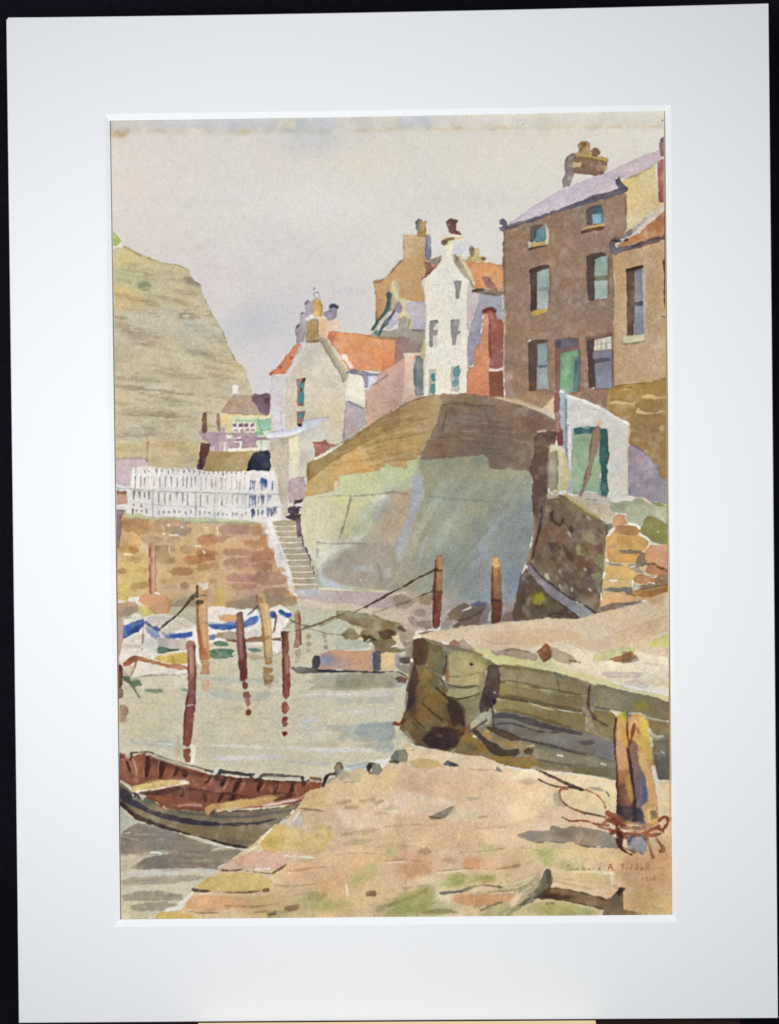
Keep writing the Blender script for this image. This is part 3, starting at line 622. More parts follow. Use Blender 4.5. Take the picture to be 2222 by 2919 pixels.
# ---- tall brown house with lilac slate roof
TILES.update(H=(960, 600)); KI = 320 / 1680; KJ = 400 / 1680; KK = 520 / 1680
T('B')
part('cream_gable_house', 'painted_house', 'cream gable end with a dark red chimney breast, top right of the picture')
w('CFBD8C', '1376,430 1420,400 1480,370 1580,320 1640,300 1660,560 1600,590 1560,600 1480,660 1410,730 1380,740 1360,600 1376,480', e=.06, c2='CDB98D', g=(1400, 420, 1560, 600)); b('D3BE6E', 1420, 440, 50, 50, .6, clip=True); b('D2C59A', 1540, 380, 60, 60, .5, clip=True); b('C8B487', 1530, 500, 80, 70, .4, clip=True)
part('cream_stack', 'painted_chimney_breast', 'dark red chimney breast', 'cream_gable_house')
w('A4706C', '1588,310 1660,290 1660,545 1596,545 1590,480', e=.1, c2='9C6560', g=(1600, 300, 1610, 540)); m('E3D6CC', '1582,316 1586,420 1594,544', 2.2, a=.8); m('7E4246', '1594,490 1598,545', 3, a=.5)
use('cream_gable_house')
w('8B7C78', '1600,200 1612,182 1640,170 1660,275 1604,272 1600,240', e=.13); m('635A5B', '1614,184 1640,172', 5, a=.6); n('92807A', '1604,230 1640,225 1640,272 1604,272', a=.5)
part('brown_house', 'painted_house', 'tall brown stone house of three storeys with a green front door')
w('977E6B', '690,706 760,676 1020,596 1300,500 1390,468 1406,560 1406,700 1376,760 1320,770 1330,900 1336,1100 1330,1300 1340,1640 1310,1720 1300,1760 1000,1760 700,1720 692,1500 690,1100 686,900', e=.07, v=.035, hue=.025, gr=.03)
for c, x, y, rx, ry, a in [('96775F', 740, 760, 60, 60, .6), ('9A7C66', 760, 900, 80, 120, .5), ('9E8474', 1010, 1280, 170, 120, .6), ('927F75', 1220, 1240, 110, 110, .5), ('9C8674', 1330, 600, 80, 100, .6), ('9A8070', 1060, 760, 140, 80, .5), ('93796A', 1080, 950, 90, 160, .4),
        ('9B8272', 760, 1350, 60, 160, .5), ('8E7A74', 1250, 1210, 70, 60, .4), ('8F7366', 1290, 1690, 60, 60, .5), ('A0856F', 880, 1700, 130, 70, .5), ('9B8069', 620, 1100, 200, 300, .3)]:
    b(c, x, y, rx, ry, a, clip=True)
m('7D6250', '692,720 692,900 698,1090', 2.2, a=.5); m('B08463', '700,712 760,694 800,684', 4, a=.6, soft=1); m('C9A183', '740,706 760,702', 3, a=.7)
m('CFC5B8', '696,1100 696,1300 690,1500 688,1620', 1.6, a=.7); m('7E6A64', '1404,500 1404,690', 2.4, a=.5)
m('87726C', '1322,880 1336,1100 1334,1300 1336,1500', 3.5, a=.5, soft=1)
part('brown_roof', 'painted_roof', 'pale lilac slate roof with a dark grey gutter', 'brown_house')
w('C3B7BC', '716,672 800,620 900,548 1000,488 1100,446 1300,366 1500,282 1600,238 1606,280 1580,318 1480,372 1420,404 1340,400 1380,470 1200,520 1000,590 860,640 740,676', e=.06, v=.03); b('C6BBC4', 1000, 560, 120, 50, .6, clip=True); b('BDA9B0', 1560, 300, 60, 40, .6, clip=True); b('BDB0B6', 1230, 440, 120, 40, .5, clip=True); b('C9C2C4', 860, 600, 80, 40, .5, clip=True)
m('A79DA8', '740,660 860,578 980,500', 1.8, a=.4, dry=.3); m('A98F78', '1420,404 1480,384 1560,336', 1.8, a=.6)
w('7E7680', '664,690 700,690 760,664 900,626 1040,580 1240,500 1380,460 1412,470 1380,496 1300,520 1100,574 900,640 760,690 690,716 670,712', e=.12, c2='736B74', g=(700, 680, 1350, 490)); w('70707B', '664,650 690,642 706,660 712,690 680,692 664,676', e=.14); w('6A6270', '1334,412 1360,404 1384,440 1414,464 1404,480 1370,476 1350,450', e=.12)
m('DAD9D8', '664,682 674,684', 3.2, a=.9); m('565060', '700,700 760,682 900,640', 2.5, a=.5); m('5A5460', '1100,560 1240,514 1370,470', 2.5, a=.6); m('AEB9BD', '1340,402 1360,400', 2.5, a=.8)
part('brown_chimney', 'painted_chimney', 'broad brown chimney stack with two pots', 'brown_house')
T((1600, 380), KI)
w('978B88', '20,680 50,620 70,580 60,480 60,400 90,350 150,310 210,312 330,360 360,480 210,560 190,600 130,790 26,826', e=.13, c2='8A7F80', g=(40, 800, 160, 320)); m('625A60', '66,400 110,350 170,312', 4, a=.8)
w('8C745C', '200,340 330,350 560,390 700,420 700,470 680,520 640,600 520,620 400,610 240,600 190,580 180,420', e=.12, c2='86705C', g=(220, 350, 600, 600)); n('BBA983', '180,424 300,424 290,490 180,490', e=0, j=1.2); n('A98C80', '520,480 660,480 650,560 540,560', a=.7, soft=1); n('BDAE83', '650,480 712,480 700,560 650,570', a=.8, soft=1); m('6E5846', '330,480 340,500', 4, a=.6)
w('B29B66', '215,310 270,290 430,300 560,340 690,360 712,400 700,440 540,390 360,376 230,370', e=.1, hue=.03); m('7C6144', '280,360 480,384 620,420', 3, a=.7)
w('AD9169', '276,180 330,120 380,120 430,150 436,220 420,300 300,300 276,270', e=.1); n('8A6E43', '320,140 380,130 370,210 330,230', soft=1.5, a=.8); m('7F6650', '280,270 300,240', 4, a=.6)
w('86705C', '446,260 500,222 550,224 590,280 570,330 520,346 480,330', e=.14)
# windows of the brown house
T((1400, 600), KJ)
def win(key, name, label, parent, base, bits):
    part(key, name, label, parent)
    for i, q in enumerate(bits):
        (w if i == 0 else n)(q[0], q[1], e=.1 if i == 0 else .08, j=.45, soft=.25 if i else .25, v=.06, a=(q[2] if len(q) > 2 else 1))
win('bw1', 'painted_window', 'small upper window with blue glass', 'brown_house', None, [('CBC1AE', '446,380 480,370 480,190 660,170 696,240 690,400 640,410 460,462'), ('6F655C', '470,196 610,164 650,180 560,220 520,260 500,380 480,370'), ('5F8E97', '520,280 560,230 650,190 660,330 640,370 540,380 510,340'), ('4E6A70', '520,270 540,240 530,330 510,330'), ('7FA8AE', '560,240 640,200 640,300 570,330', .4), ('C3A85A', '480,410 540,390 650,376 660,400 560,420 490,430'), ('6B5B52', '450,458 560,428 660,414 670,428 560,446 460,472')])
win('bw2', 'painted_window', 'small upper window with light blue glass under the gutter', 'brown_house', None, [('8C7468', '1140,0 1180,-50 1330,-60 1350,60 1340,150 1150,180 1130,60'), ('6C5F60', '1150,10 1200,-40 1320,-60 1330,-10 1240,20 1210,170 1150,170'), ('4F7680', '1220,-10 1260,-40 1320,-50 1330,40 1230,40'), ('7FB0BD', '1216,50 1320,40 1340,90 1330,150 1220,156'), ('4C7F9B', '1320,60 1346,60 1336,140 1322,140', .6), ('C6AC5C', '1110,220 1160,190 1260,185 1356,160 1350,190 1240,206 1120,230'), ('6A4F3C', '1080,256 1160,220 1300,196 1356,196 1340,220 1200,250 1090,274')])
win('bw3', 'painted_window', 'tall sash window above the ground-floor window', 'brown_house', None, [('8C7365', '464,710 520,690 650,652 696,660 700,700 720,760 714,900 690,1170 660,1230 470,1260 474,1180 480,900'), ('5C4F47', '464,720 490,700 640,654 696,660 694,690 620,712 550,736 548,1180 478,1190 480,900'), ('94ADA3', '556,740 620,716 694,694 694,920 620,940 560,960'), ('A8B2A6', '554,970 620,946 688,940 690,1060 680,1180 560,1186'), ('7C998F', '560,930 620,920 690,916 680,940 580,976', .7), ('C3A04C', '470,1234 520,1206 660,1176 680,1196 640,1224 500,1262'), ('8EA6A2', '650,720 692,704 690,850 670,880', .5)])
win('bw4', 'painted_window', 'tall sash window below the cream house', 'brown_house', None, [('8B7465', '1146,550 1200,524 1350,506 1374,530 1420,600 1410,900 1400,1060 1200,1084 1160,1060 1150,800'), ('62564F', '1150,550 1220,520 1350,508 1374,530 1360,556 1250,580 1240,800 1240,1060 1200,1082 1170,1060 1150,800'), ('93ABA1', '1246,590 1300,566 1392,548 1396,770 1300,790 1246,780'), ('A3B4AB', '1246,850 1300,836 1396,840 1396,1000 1390,1050 1250,1060'), ('6E8577', '1240,790 1380,784 1370,820 1270,840', .9), ('AFB8B4', '1310,1010 1380,980 1384,1050 1310,1056', .8), ('78745A', '1396,560 1440,600 1430,800 1400,800', .5), ('8F7C52', '1170,1100 1290,1080 1240,1124 1190,1126', .6)])
T((1400, 960), KK)
win('bw5', 'painted_window', 'ground-floor sash window left of the green door', 'brown_house', None, [('8C7364', '346,40 420,30 530,26 524,300 520,490 360,494 346,400'), ('65564E', '350,40 420,30 520,34 510,60 430,66 420,280 416,490 356,490 350,280'), ('8D9FA0', '432,70 520,56 520,260 434,264'), ('98A4A8', '430,276 516,270 530,480 424,486'), ('5C6A70', '432,266 520,262 510,276 450,286', .8), ('E0D6C8', '344,40 360,28 376,32 356,48', .9), ('9A7F58', '370,510 460,496 440,540 400,540', .5)])
win('bdoor', 'painted_door', 'bright green front door under a dark lintel', 'brown_house', None, [('86685C', '590,30 650,20 810,10 816,120 826,300 820,500 760,530 640,500 596,480 590,200'), ('6F6A74', '600,40 680,22 800,14 806,84 700,110 620,110'), ('6FA277', '640,150 720,130 796,120 810,240 818,400 790,500 700,520 640,480 644,300'), ('83B584', '650,180 730,160 740,300 690,400 650,360', .6), ('5B7A84', '770,200 816,180 822,400 790,500 750,500 770,380', .7), ('52697A', '780,220 806,210 800,300 780,330', .6), ('7D6A63', '610,110 740,110 740,126 640,150', .9), ('56494E', '600,60 640,40 640,90 610,100', .6), ('7E9A86', '660,470 720,480 700,520 650,500', .7)])
win('bw6', 'painted_window', 'ground-floor window right of the green door with a pale blind', 'brown_house', None, [('7D675E', '880,30 940,10 1110,-20 1120,200 1126,480 960,480 900,470 896,240'), ('5F5255', '890,40 950,20 950,130 960,300 960,460 910,470 896,240'), ('CFC8BA', '960,30 1030,10 1106,0 1110,110 1030,120 950,126'), ('8C8B9B', '940,140 1020,126 1110,124 1110,200 1000,210 940,206'), ('61607A', '944,206 1010,200 1090,196 1080,226 960,240'), ('8B8EA0', '960,250 1060,230 1110,230 1112,470 970,476'), ('D2C8B5', '930,470 952,462 950,480 934,482', .9)])
for x in (980, 1020, 1064): m('98917F', '%d,20 %d,70 %d,112' % (x, x - 4, x - 2), 2, a=.6, soft=.5)
m('A09A8C', '956,70 1100,56', 1.6, a=.5)
m('6F5A58', '880,10 980,-10 1100,-30', 3, a=.6); m('755F5B', '840,240 836,420 850,520', 6, a=.35, soft=2)
# ---- tan house at the right with orange roof
T('B')
part('ochre_house', 'painted_house', 'tan house with an orange pantile roof, cut off by the right edge')
w('BB9D78', '1326,860 1380,830 1500,790 1680,730 1680,1580 1560,1594 1340,1624 1336,1400 1336,1200 1340,1000', e=.05, v=.035, c2='B89C79', g=(1400, 900, 1500, 1500), gr=.028)
for c, x, y, rx, ry, a in [('B39271', 1400, 870, 60, 50, .5), ('C0A37C', 1380, 1150, 50, 200, .6), ('AF9272', 1590, 950, 60, 150, .5), ('C0A684', 1500, 1480, 120, 80, .6), ('B0937C', 1530, 1250, 40, 120, .4), ('A98F80', 1600, 780, 90, 24, .6), ('B9A08A', 1350, 1530, 30, 80, .4)]: b(c, x, y, rx, ry, a, clip=True)
part('ochre_roof', 'painted_roof', 'deep orange roof with a grey gutter', 'ochre_house')
w('CBB8A2', '1376,756 1440,720 1500,660 1560,606 1620,560 1680,530 1680,620 1600,640 1480,720 1400,770', e=.05); m('9C8F85', '1378,756 1420,730 1470,690 1540,620', [7, 6, 4, 2], a=.7, soft=1); m('766B70', '1380,752 1430,718', 6, a=.7)
w('C97B42', '1340,800 1400,772 1480,730 1560,660 1620,606 1680,570 1680,730 1600,746 1480,776 1400,798', e=.1, hue=.03, c2='C5763A', g=(1400, 780, 1620, 660)); b('D58A4C', 1400, 785, 60, 20, .6, clip=True)
w('7B6F72', '1312,770 1340,752 1370,760 1360,780 1340,790 1350,806 1450,796 1540,768 1680,730 1680,748 1560,786 1420,824 1340,850 1316,836 1310,800', e=.14, c2='6A5A54', g=(1330, 800, 1600, 750)); m('5A3F33', '1330,770 1380,776 1410,764', 4, a=.8); w('D08342', '1340,796 1380,784 1440,770 1440,790 1370,806 1346,808', e=.08); m('544843', '1440,800 1540,766 1640,740', 3.5, a=.7)
n('8A8289', '1316,800 1340,812 1400,812 1370,840 1330,848', a=.6)
win('ow1', 'painted_window', 'tall window with blue panes and a cream sill', 'ochre_house', None, [('6F5A4C', '1404,936 1500,916 1510,940 1452,960 1452,1150 1446,1330 1412,1330 1410,1100'), ('8D8A90', '1458,950 1506,936 1510,1130 1458,1140'), ('90939F', '1456,1150 1512,1146 1514,1320 1454,1324'), ('8494A8', '1462,1220 1500,1210 1502,1310 1466,1316', .6), ('5B5B63', '1450,1134 1506,1124 1504,1146 1460,1150'), ('C8BFA9', '1500,930 1516,930 1518,1320 1510,1320', .8), ('4C3A30', '1406,940 1498,916 1500,926 1410,954', .8)])
w('D3C8A8', '1388,1332 1420,1326 1510,1320 1516,1354 1390,1374', e=.06, j=.4); m('80705F', '1388,1374 1440,1372 1516,1356', 2.5, a=.7)
part('ow2', 'painted_window', 'sliver of a window at the right edge', 'ochre_house'); w('5E4A40', '1620,890 1660,880 1660,1160 1624,1170 1630,1000', e=.1); w('BFB5A0', '1612,1196 1660,1186 1660,1216 1618,1214', e=.1, j=.5); m('4B3A33', '1616,1214 1660,1216', 2.5, a=.7)
# ---- ochre stone wall under the tan house
part('ochre_wall', 'painted_wall', 'ochre coursed stone wall at the right edge above the white shed')
T((1400, 960), KK)
w('A3834F', '1136,460 1300,430 1420,420 1660,395 1660,1380 1600,1360 1540,1240 1450,1090 1340,1010 1270,980 1280,840 1140,730 1080,680 1084,490', e=.06, v=.04, c2='977A52', g=(1200, 500, 1500, 1100))
for c, x, y, rx, ry, a in [('A98A56', 1180, 560, 100, 50, .6), ('9A7C55', 1500, 620, 120, 60, .5), ('8E7251', 1440, 860, 120, 90, .5), ('A08256', 1580, 1000, 60, 120, .5), ('9C8059', 1380, 780, 120, 50, .5), ('927550', 1570, 1200, 40, 60, .5)]: b(c, x, y, rx, ry, a, clip=True)
for i, (s, c) in enumerate([('1090,610 1130,590 1180,590 1300,610 1330,604 1310,616 1200,620 1110,616', 'C8A97A'), ('1390,556 1440,530 1500,540 1540,556 1620,550 1620,560 1500,566', 'C9AA76'), ('1340,680 1360,664 1420,690 1500,700 1560,680 1610,690 1560,700 1420,712 1340,700', 'C9AB80'), ('1190,478 1240,470 1290,482 1240,494', 'C3A36C'), ('1550,846 1580,824 1590,850 1570,864', 'BEA481'), ('1500,540 1560,556 1630,556 1630,540 1600,530', 'BD9C68')]):
    n(c, s, e=.03, j=.7)
for s in ['1110,584 1200,582 1300,600', '1500,528 1560,546 1630,540', '1380,670 1440,690 1540,690', '1150,470 1220,478 1300,466', '1150,458 1280,436 1420,428', '1450,416 1560,396 1640,390']:
    m('7F643F', s, 1.6, a=.6)
m('B99C69', '1090,500 1076,680', 3, a=.6); m('8D7148', '1280,1000 1380,1040 1460,1100 1500,1160', 2.4, a=.5)
# lit strip at the foot of the brown house, bank top
T((1400, 960), KK)
use('brown_house')
n('B39270', '330,520 580,540 576,600 480,660 360,620 240,590 180,580', soft=2, a=.5); n('D0B596', '480,660 540,590 580,560 578,740 540,720', e=0, soft=1)
# ---- mauve shade right of the shed
part('mauve_bank', 'painted_wall', 'lilac-grey shaded wall right of the white shed')
w('9D929C', '1262,1010 1290,996 1380,1040 1450,1100 1500,1170 1530,1190 1524,1250 1580,1310 1660,1330 1660,1540 1500,1530 1440,1520 1340,1480 1262,1460', e=.1, c2='8F8A97', g=(1300, 1050, 1550, 1480)); b('A08C97', 1340, 1150, 40, 60, .5, clip=True); b('8E93A0', 1570, 1420, 60, 40, .5, clip=True); b('A9A2A6', 1400, 1420, 50, 40, .5, clip=True)
m('7A6A70', '1300,996 1390,1044 1460,1110', 2.4, a=.7)
# ---- white shed with green door
part('shed', 'painted_shed', 'white lean-to shed with a green door and a plank leaning against it')
w('C6C5BE', '690,530 780,550 900,600 1040,660 1150,740 1270,800 1282,880 1260,960 1262,1470 1090,1500 840,1500 740,1440 745,800 700,760', e=.04, v=.02, c2='C9C4BA', g=(800, 600, 1200, 1400)); b('BDC3C2', 780, 620, 60, 70, .6, clip=True); b('CFC8BC', 870, 680, 80, 50, .5, clip=True); b('C3C5C2', 1180, 1050, 60, 200, .4, clip=True); b('CEC5B8', 1180, 1400, 60, 80, .5, clip=True); b('DAD5CB', 880, 770, 70, 24, .6, clip=True)
m('DEDAD0', '700,540 900,606 1050,684 1200,764 1268,806', 2.6, a=.9); m('B89F86', '1270,810 1262,1100 1262,1460', 2, a=.4)
w('A7A9AE', '700,790 740,820 746,900 742,1440 716,1440 700,1300', e=.04); m('DAD5D0', '726,830 722,1100 730,1420', 4, a=.8)
part('shed_jamb', 'painted_post', 'blue-grey corner post of the shed', 'shed')
w('8FA0A6', '628,520 650,500 694,510 690,620 700,900 704,1080 700,1300 720,1440 700,1440 660,1080 640,880 632,700', e=.06, c2='A1A2AA', g=(650, 520, 680, 1100)); m('5F8790', '690,580 694,760 690,960 702,1150', 2.8, a=.8); m('8EA9B0', '640,520 660,640', 5, a=.5); m('DDDAD3', '624,512 650,498 664,508', 3, a=.9)
w('8B5F56', '590,520 626,500 634,700 640,860 640,1000 600,940 590,860 586,700', e=.08, c2='8E6862', g=(600, 520, 620, 900)); w('7C5059', '596,900 650,880 672,940 650,1000 620,1000', e=.1, j=1.4); m('C3B5BC', '596,940 606,930', 3, a=.8)
part('shed_door', 'painted_door', 'pale green shed door with a dark teal frame', 'shed')
w('86A27A', '752,890 860,896 960,880 1006,880 1008,1100 1010,1440 900,1420 820,1440 748,1440 748,1100', e=.05, v=.04, c2='8FAD80', g=(780, 900, 960, 1400)); b('94B183', 970, 1250, 40, 160, .6, clip=True); b('7E9C77', 820, 950, 60, 50, .5, clip=True)
w('41716F', '764,846 850,830 960,834 960,886 900,884 820,890 770,900', e=.12); w('3F6F6F', '1008,850 1060,850 1072,900 1080,1100 1070,1300 1084,1420 1060,1470 1020,1450 1012,1300 1010,1100', e=.12); m('CCD8D8', '840,830 900,840', 1.6, a=.7); m('4F8C8C', '1000,1440 1010,1300', 2, a=.5); m('E2E0DA', '1074,1180 1078,1220', 2.2, a=.8)
n('BDB2A0', '820,1440 900,1420 960,1450 1100,1490 1040,1510 860,1510', soft=1.5, a=.8); m('8C857A', '910,1440 980,1450 1060,1480', 2, a=.6); m('8A9078', '750,1440 800,1436', 2, a=.5)
part('shed_plank', 'painted_plank', 'brown plank leaning on the shed door', 'shed')
w('99836F', '936,880 980,820 1010,840 990,960 960,1080 910,1280 860,1420 820,1500 804,1490 840,1380 900,1160', e=.12, c2='93807A', g=(980, 860, 840, 1460)); m('C9AE8B', '990,800 1010,780', 5, a=.8); m('6E5F55', '930,920 900,1160 850,1380', 1.8, a=.5)

TILES.update(L=(310, 1280), M=(720, 1280)); KL = .25
# ---- quay wall of brown and ochre stone, left
T('C')
part('quay_wall', 'painted_wall', 'brown and ochre stone quay wall below the white fence')
w('CCAB80', '0,740 120,745 300,760 620,790 920,795 925,850 950,950 990,1000 1000,1060 1060,1130 1080,1200 1120,1240 1130,1300 900,1330 600,1310 300,1350 0,1300', e=.04, v=.05, hue=.03)
for c, x, y, rx, ry, a in [('C7A05C', 120, 1000, 60, 60, .6), ('D6B967', 130, 1080, 110, 70, .95), ('D2B56E', 190, 1150, 100, 80, .85), ('D6BA66', 90, 1200, 60, 70, .9), ('BE9774', 420, 850, 120, 50, .5), ('C5A077', 450, 1030, 140, 90, .6), ('C29568', 600, 950, 60, 60, .6),
        ('BA9784', 820, 850, 110, 50, .7), ('B99483', 850, 1000, 120, 90, .7), ('B69081', 850, 1150, 150, 90, .8), ('A98E78', 900, 1260, 150, 50, .8), ('B39A7E', 480, 1260, 120, 60, .7), ('AB9C86', 480, 1340, 100, 60, .8), ('C8AA72', 680, 1230, 30, 60, .7), ('B9886A', 1000, 990, 40, 60, .6), ('C6A382', 1010, 1100, 30, 60, .5), ('B99A7C', 320, 1200, 60, 80, .5)]:
    b(c, x, y, rx, ry, a, clip=True)
T('L', KL)
def stone(c, s, **k):
    part('', 'painted_stone', None, 'quay_wall'); BYKEY.pop('')
    k = dict(dict(e=.06, soft=.8, v=.1, j=1.5, sm=1, hue=.01), **k); w(c, s, **k)
for c, s in [('A8835F', '160,790 300,770 450,780 450,880 300,910 240,960 160,890'), ('A8835F', '270,900 440,880 600,880 620,950 460,975 300,960'), ('9B8572', '520,810 680,790 880,790 960,830 900,850 700,850 560,870'), ('92816F', '640,880 760,870 940,890 950,950 860,990 740,970 640,930'),
             ('AC9272', '350,1000 480,985 600,1000 620,1060 480,1085 380,1060'), ('A98E70', '660,1010 800,1000 820,1060 760,1085 670,1070'), ('A0743E', '240,1110 330,1100 350,1160 300,1195 230,1170'), ('C79A3E', '130,1110 200,1090 240,1120 220,1180 150,1200 120,1170'), ('A1876A', '496,1110 570,1095 680,1110 690,1180 700,1240 760,1230 760,1290 640,1320 500,1280'),
             ('A48B6C', '700,1120 765,1115 770,1180 710,1195'), ('A98C6A', '800,1120 900,1100 990,1140 960,1210 820,1190'), ('A9724E', '840,1230 1000,1210 1200,1210 1210,1260 1000,1310 860,1290'), ('A8724F', '1010,1010 1060,980 1240,980 1245,1080 1120,1090 1020,1060'), ('B07B50', '980,1170 1080,1150 1240,1150 1240,1210 1000,1215'),
             ('A77C58', '680,1390 800,1350 960,1350 960,1440 800,1440 720,1420'), ('A88A63', '190,1240 320,1230 400,1260 330,1300 210,1290'), ('B58E4D', '290,1370 380,1345 440,1370 420,1410 320,1410'), ('AB8867', '560,1470 660,1480 660,1540 580,1540'), ('93715D', '820,1540 890,1520 930,1550 890,1590 830,1590'), ('A67F55', '240,1540 420,1510 460,1580 340,1600 250,1590'),
             ('B08560', '1000,1330 1140,1300 1270,1320 1260,1380 1040,1390'), ('A98160', '1140,1490 1240,1470 1250,1530 1170,1540'), ('97704F', '100,1380 180,1370 200,1410 110,1420')]:
    stone(c, s, a=.62)
for c, s in [('A2786A', '1260,980 1430,985 1410,1020 1320,1060 1250,1060'), ('A87F70', '1260,870 1480,850 1640,880 1660,960 1480,970 1280,960'), ('A17863', '1310,1140 1440,1130 1580,1150 1640,1190 1500,1220 1320,1210'), ('A57C6F', '1310,1270 1420,1240 1640,1240 1700,1290 1500,1370 1320,1370'), ('A3796D', '1340,1450 1460,1420 1640,1430 1680,1500 1480,1510 1350,1500'), ('A47B63', '1390,1540 1520,1520 1690,1540 1680,1590 1430,1600'), ('A8805F', '1480,1040 1640,1020 1700,1090 1560,1110')]:
    stone(c, s, a=.65)
T('M', KL)
for c, s in [('A97C5E', '0,880 60,860 110,900 100,970 30,1000 -20,960'), ('B07C5B', '140,930 180,950 190,1090 100,1150 0,1110 -40,1040 90,1040'), ('A9775B', '0,1180 100,1150 200,1130 260,1180 240,1260 120,1260 60,1290 0,1260'), ('A87A60', '0,1300 100,1280 210,1300 210,1380 80,1390 0,1380'), ('A67A6A', '0,1420 120,1400 260,1410 400,1420 420,1520 240,1560 100,1540 0,1530'), ('A47B60', '110,1600 300,1570 400,1580 420,1680 160,1700'), ('B58A66', '300,1340 380,1360 390,1410 300,1410')]:
    stone(c, s, a=.65)
use('quay_wall')
T('C')
n('99856F', '700,1270 860,1230 1000,1220 1110,1230 1130,1300 900,1310 720,1310', soft=2, a=.75)
n('9C8E7C', '370,1290 460,1240 540,1230 545,1400 440,1380', soft=1.5, a=.8)
n('D0AF55', '640,1170 690,1180 696,1290 660,1290 640,1260', soft=2, a=.7); n('D5B65C', '90,930 110,980 200,970 210,930', a=0)
T('L', KL)
m('C9A98A', '1290,1100 1300,1300 1300,1500 1320,1680', 3.4, a=.55, soft=1)
for s, r in [('680,860 690,876', 4), ('830,890 860,896', 3), ('1070,888 1130,896', 2.5), ('1238,890 1242,980', 2.2), ('620,966 640,970', 3), ('700,980 800,984', 2), ('980,1104 1050,1108', 3.2), ('1076,1160 1100,1184', 2.4), ('190,1200 260,1200', 3.6), ('440,1140 450,1180', 2), ('700,1180 690,1130', 2)]:
    m('E9E2D8', s, r * .5, a=.9)
for s in ['1480,1020 1600,1030', '1330,1222 1600,1226', '1340,1400 1640,1400', '1360,1520 1680,1530', '1600,1310 1690,1300', '1100,870 1230,880']: m('CFA98C', s, 2, a=.6, soft=.6)
n('8E7C80', '80,690 200,696 150,760 135,1000 110,1130 84,1130', e=.08, a=.9); m('6C5A60', '84,700 190,704', 3, a=.5)
m('C9A356', '120,1080 230,1090 340,1090', 4, a=.5, soft=2)
# ---- grass edge along the top of the wall
part('grass_strip', 'painted_grass', 'thin line of green grass along the top of the quay wall')
T('C')
w('BDBE8E', '120,742 200,742 280,762 400,760 560,768 700,772 920,776 925,800 780,806 640,790 540,800 400,775 300,780 190,770 130,765', e=.06); m('A2A277', '560,798 700,800 900,806', 3, a=.7); m('9C9A72', '360,772 430,770', 2.5, a=.6); b('C9C79C', 200, 755, 60, 12, .6, clip=True)
# ---- white picket fence
part('picket_fence', 'painted_fence', 'long white picket fence with rails on top of the quay wall')
w('DAD5D0', '60,580 150,590 165,480 240,470 330,486 520,490 560,496 700,506 830,500 960,500 985,480 1000,560 1010,640 1030,700 1020,760 960,780 930,800 700,770 560,766 400,760 280,766 200,742 130,742 110,700 60,715 60,690 130,690 130,620 60,610', e=.0, v=.015)
TL = 'L'
T('L', KL)
use('picket_fence')
# little pale tips of the pickets against the bank
for i in range(16):
    x = 1010 + i * 54
    if True:
        part('', 'painted_picket', None, 'picket_fence'); BYKEY.pop('')
        l('E3DEDA', '%d,262 %d,300 %d,440' % (x + 50, x + 50, x + 48), [2.2, 4, 5.5], e=.03, j=.3)
for i in range(13):
    x = 290 + i * 58
    part('', 'painted_picket', None, 'picket_fence'); BYKEY.pop('')
    l('E3DFDB', '%d,222 %d,260 %d,420' % (x, x - 2, x - 6), [2.2, 4.5, 5.5], e=.03, j=.3)
use('picket_fence')
gp = lambda c, xs, y0, y1, r, a=.75: [m(c, '%d,%d %d,%d' % (x, y0 + (i % 3) * 8, x + (i % 2) * 6 - 3, y1 - (i * 7 % 5) * 6), [r, r * .8, r * .5], a=a, j=.5) for i, x in enumerate(xs)]
gp('8F8B85', [306, 366, 412, 458, 520, 584, 652, 716, 786, 850, 896, 944, 990], 316, 440, 2.2, .75)
gp('AFA797', [1056, 1110, 1176, 1222, 1290, 1336, 1400, 1460, 1500, 1550], 330, 470, 2.0, .65); gp('978C7C', [1060, 1180, 1222], 380, 470, 2, .6)
gp('918C86', [310, 410, 460, 546, 610, 684, 736, 796, 860, 920, 975], 236, 280, 2.6, .8); gp('9D9075', [1040, 1090, 1145, 1195, 1250, 1305, 1350, 1400, 1455, 1510, 1560], 262, 292, 2.4, .8)
gp('7C7874', [290, 355, 412, 460], 486, 580, 2.8, .8); gp('88857F', [575, 640, 705, 776, 846, 900], 500, 640, 2.5, .8); gp('8A8780', [1050, 1125], 530, 650, 2.6, .8); gp('ABA59C', [1240, 1290, 1350, 1410, 1470, 1530, 1566], 530, 640, 2.2, .7); m('7F7B76', '1300,560 1290,640', 2)
gp('77746F', [280, 320, 374, 430], 690, 735, 2.2, .8); gp('807C76', [574, 628, 690, 752, 812, 880, 940], 706, 740, 2.6, .75); gp('807C78', [1042, 1096, 1150], 710, 756, 3, .75); gp('8D8780', [1250, 1300, 1350, 1416, 1460, 1520, 1570], 730, 768, 2.6, .7)
m('6E6A66', '286,630 290,640', 2, a=.6); m('6E6A66', '370,628 376,650', 2.4, a=.7)
gp('566290', [1620, 1640, 1664], 360, 460, 2.4, .75); gp('52608F', [1612, 1632, 1655, 1672], 540, 650, 3, .8); gp('41507F', [1640, 1660], 700, 780, 3.6, .85)
T('M', KL)
gp('7487A2', [20, 90], 370, 470, 2.2, .6); gp('4F6695', [115, 140, 160], 350, 470, 4, .85); gp('5E7199', [230], 370, 470, 2.4, .9); gp('54648F', [5, 30, 70, 105, 128], 530, 640, 3.2, .85); gp('7E86AE', [180, 200], 530, 600, 4, .7)
gp('4B5686', [10, 66, 115], 690, 770, 3, .8); gp('535F96', [180, 214], 680, 770, 4.4, .8); gp('4D4F70', [244, 262], 664, 750, 3, .8); m('5F6A8C', '236,664 290,664', 2, a=.7); m('6D76A0', '236,722 270,726', 3, a=.7)
T('L', KL)
part('fence_rail', 'painted_rail', 'grey rails and posts of the white fence', 'picket_fence')
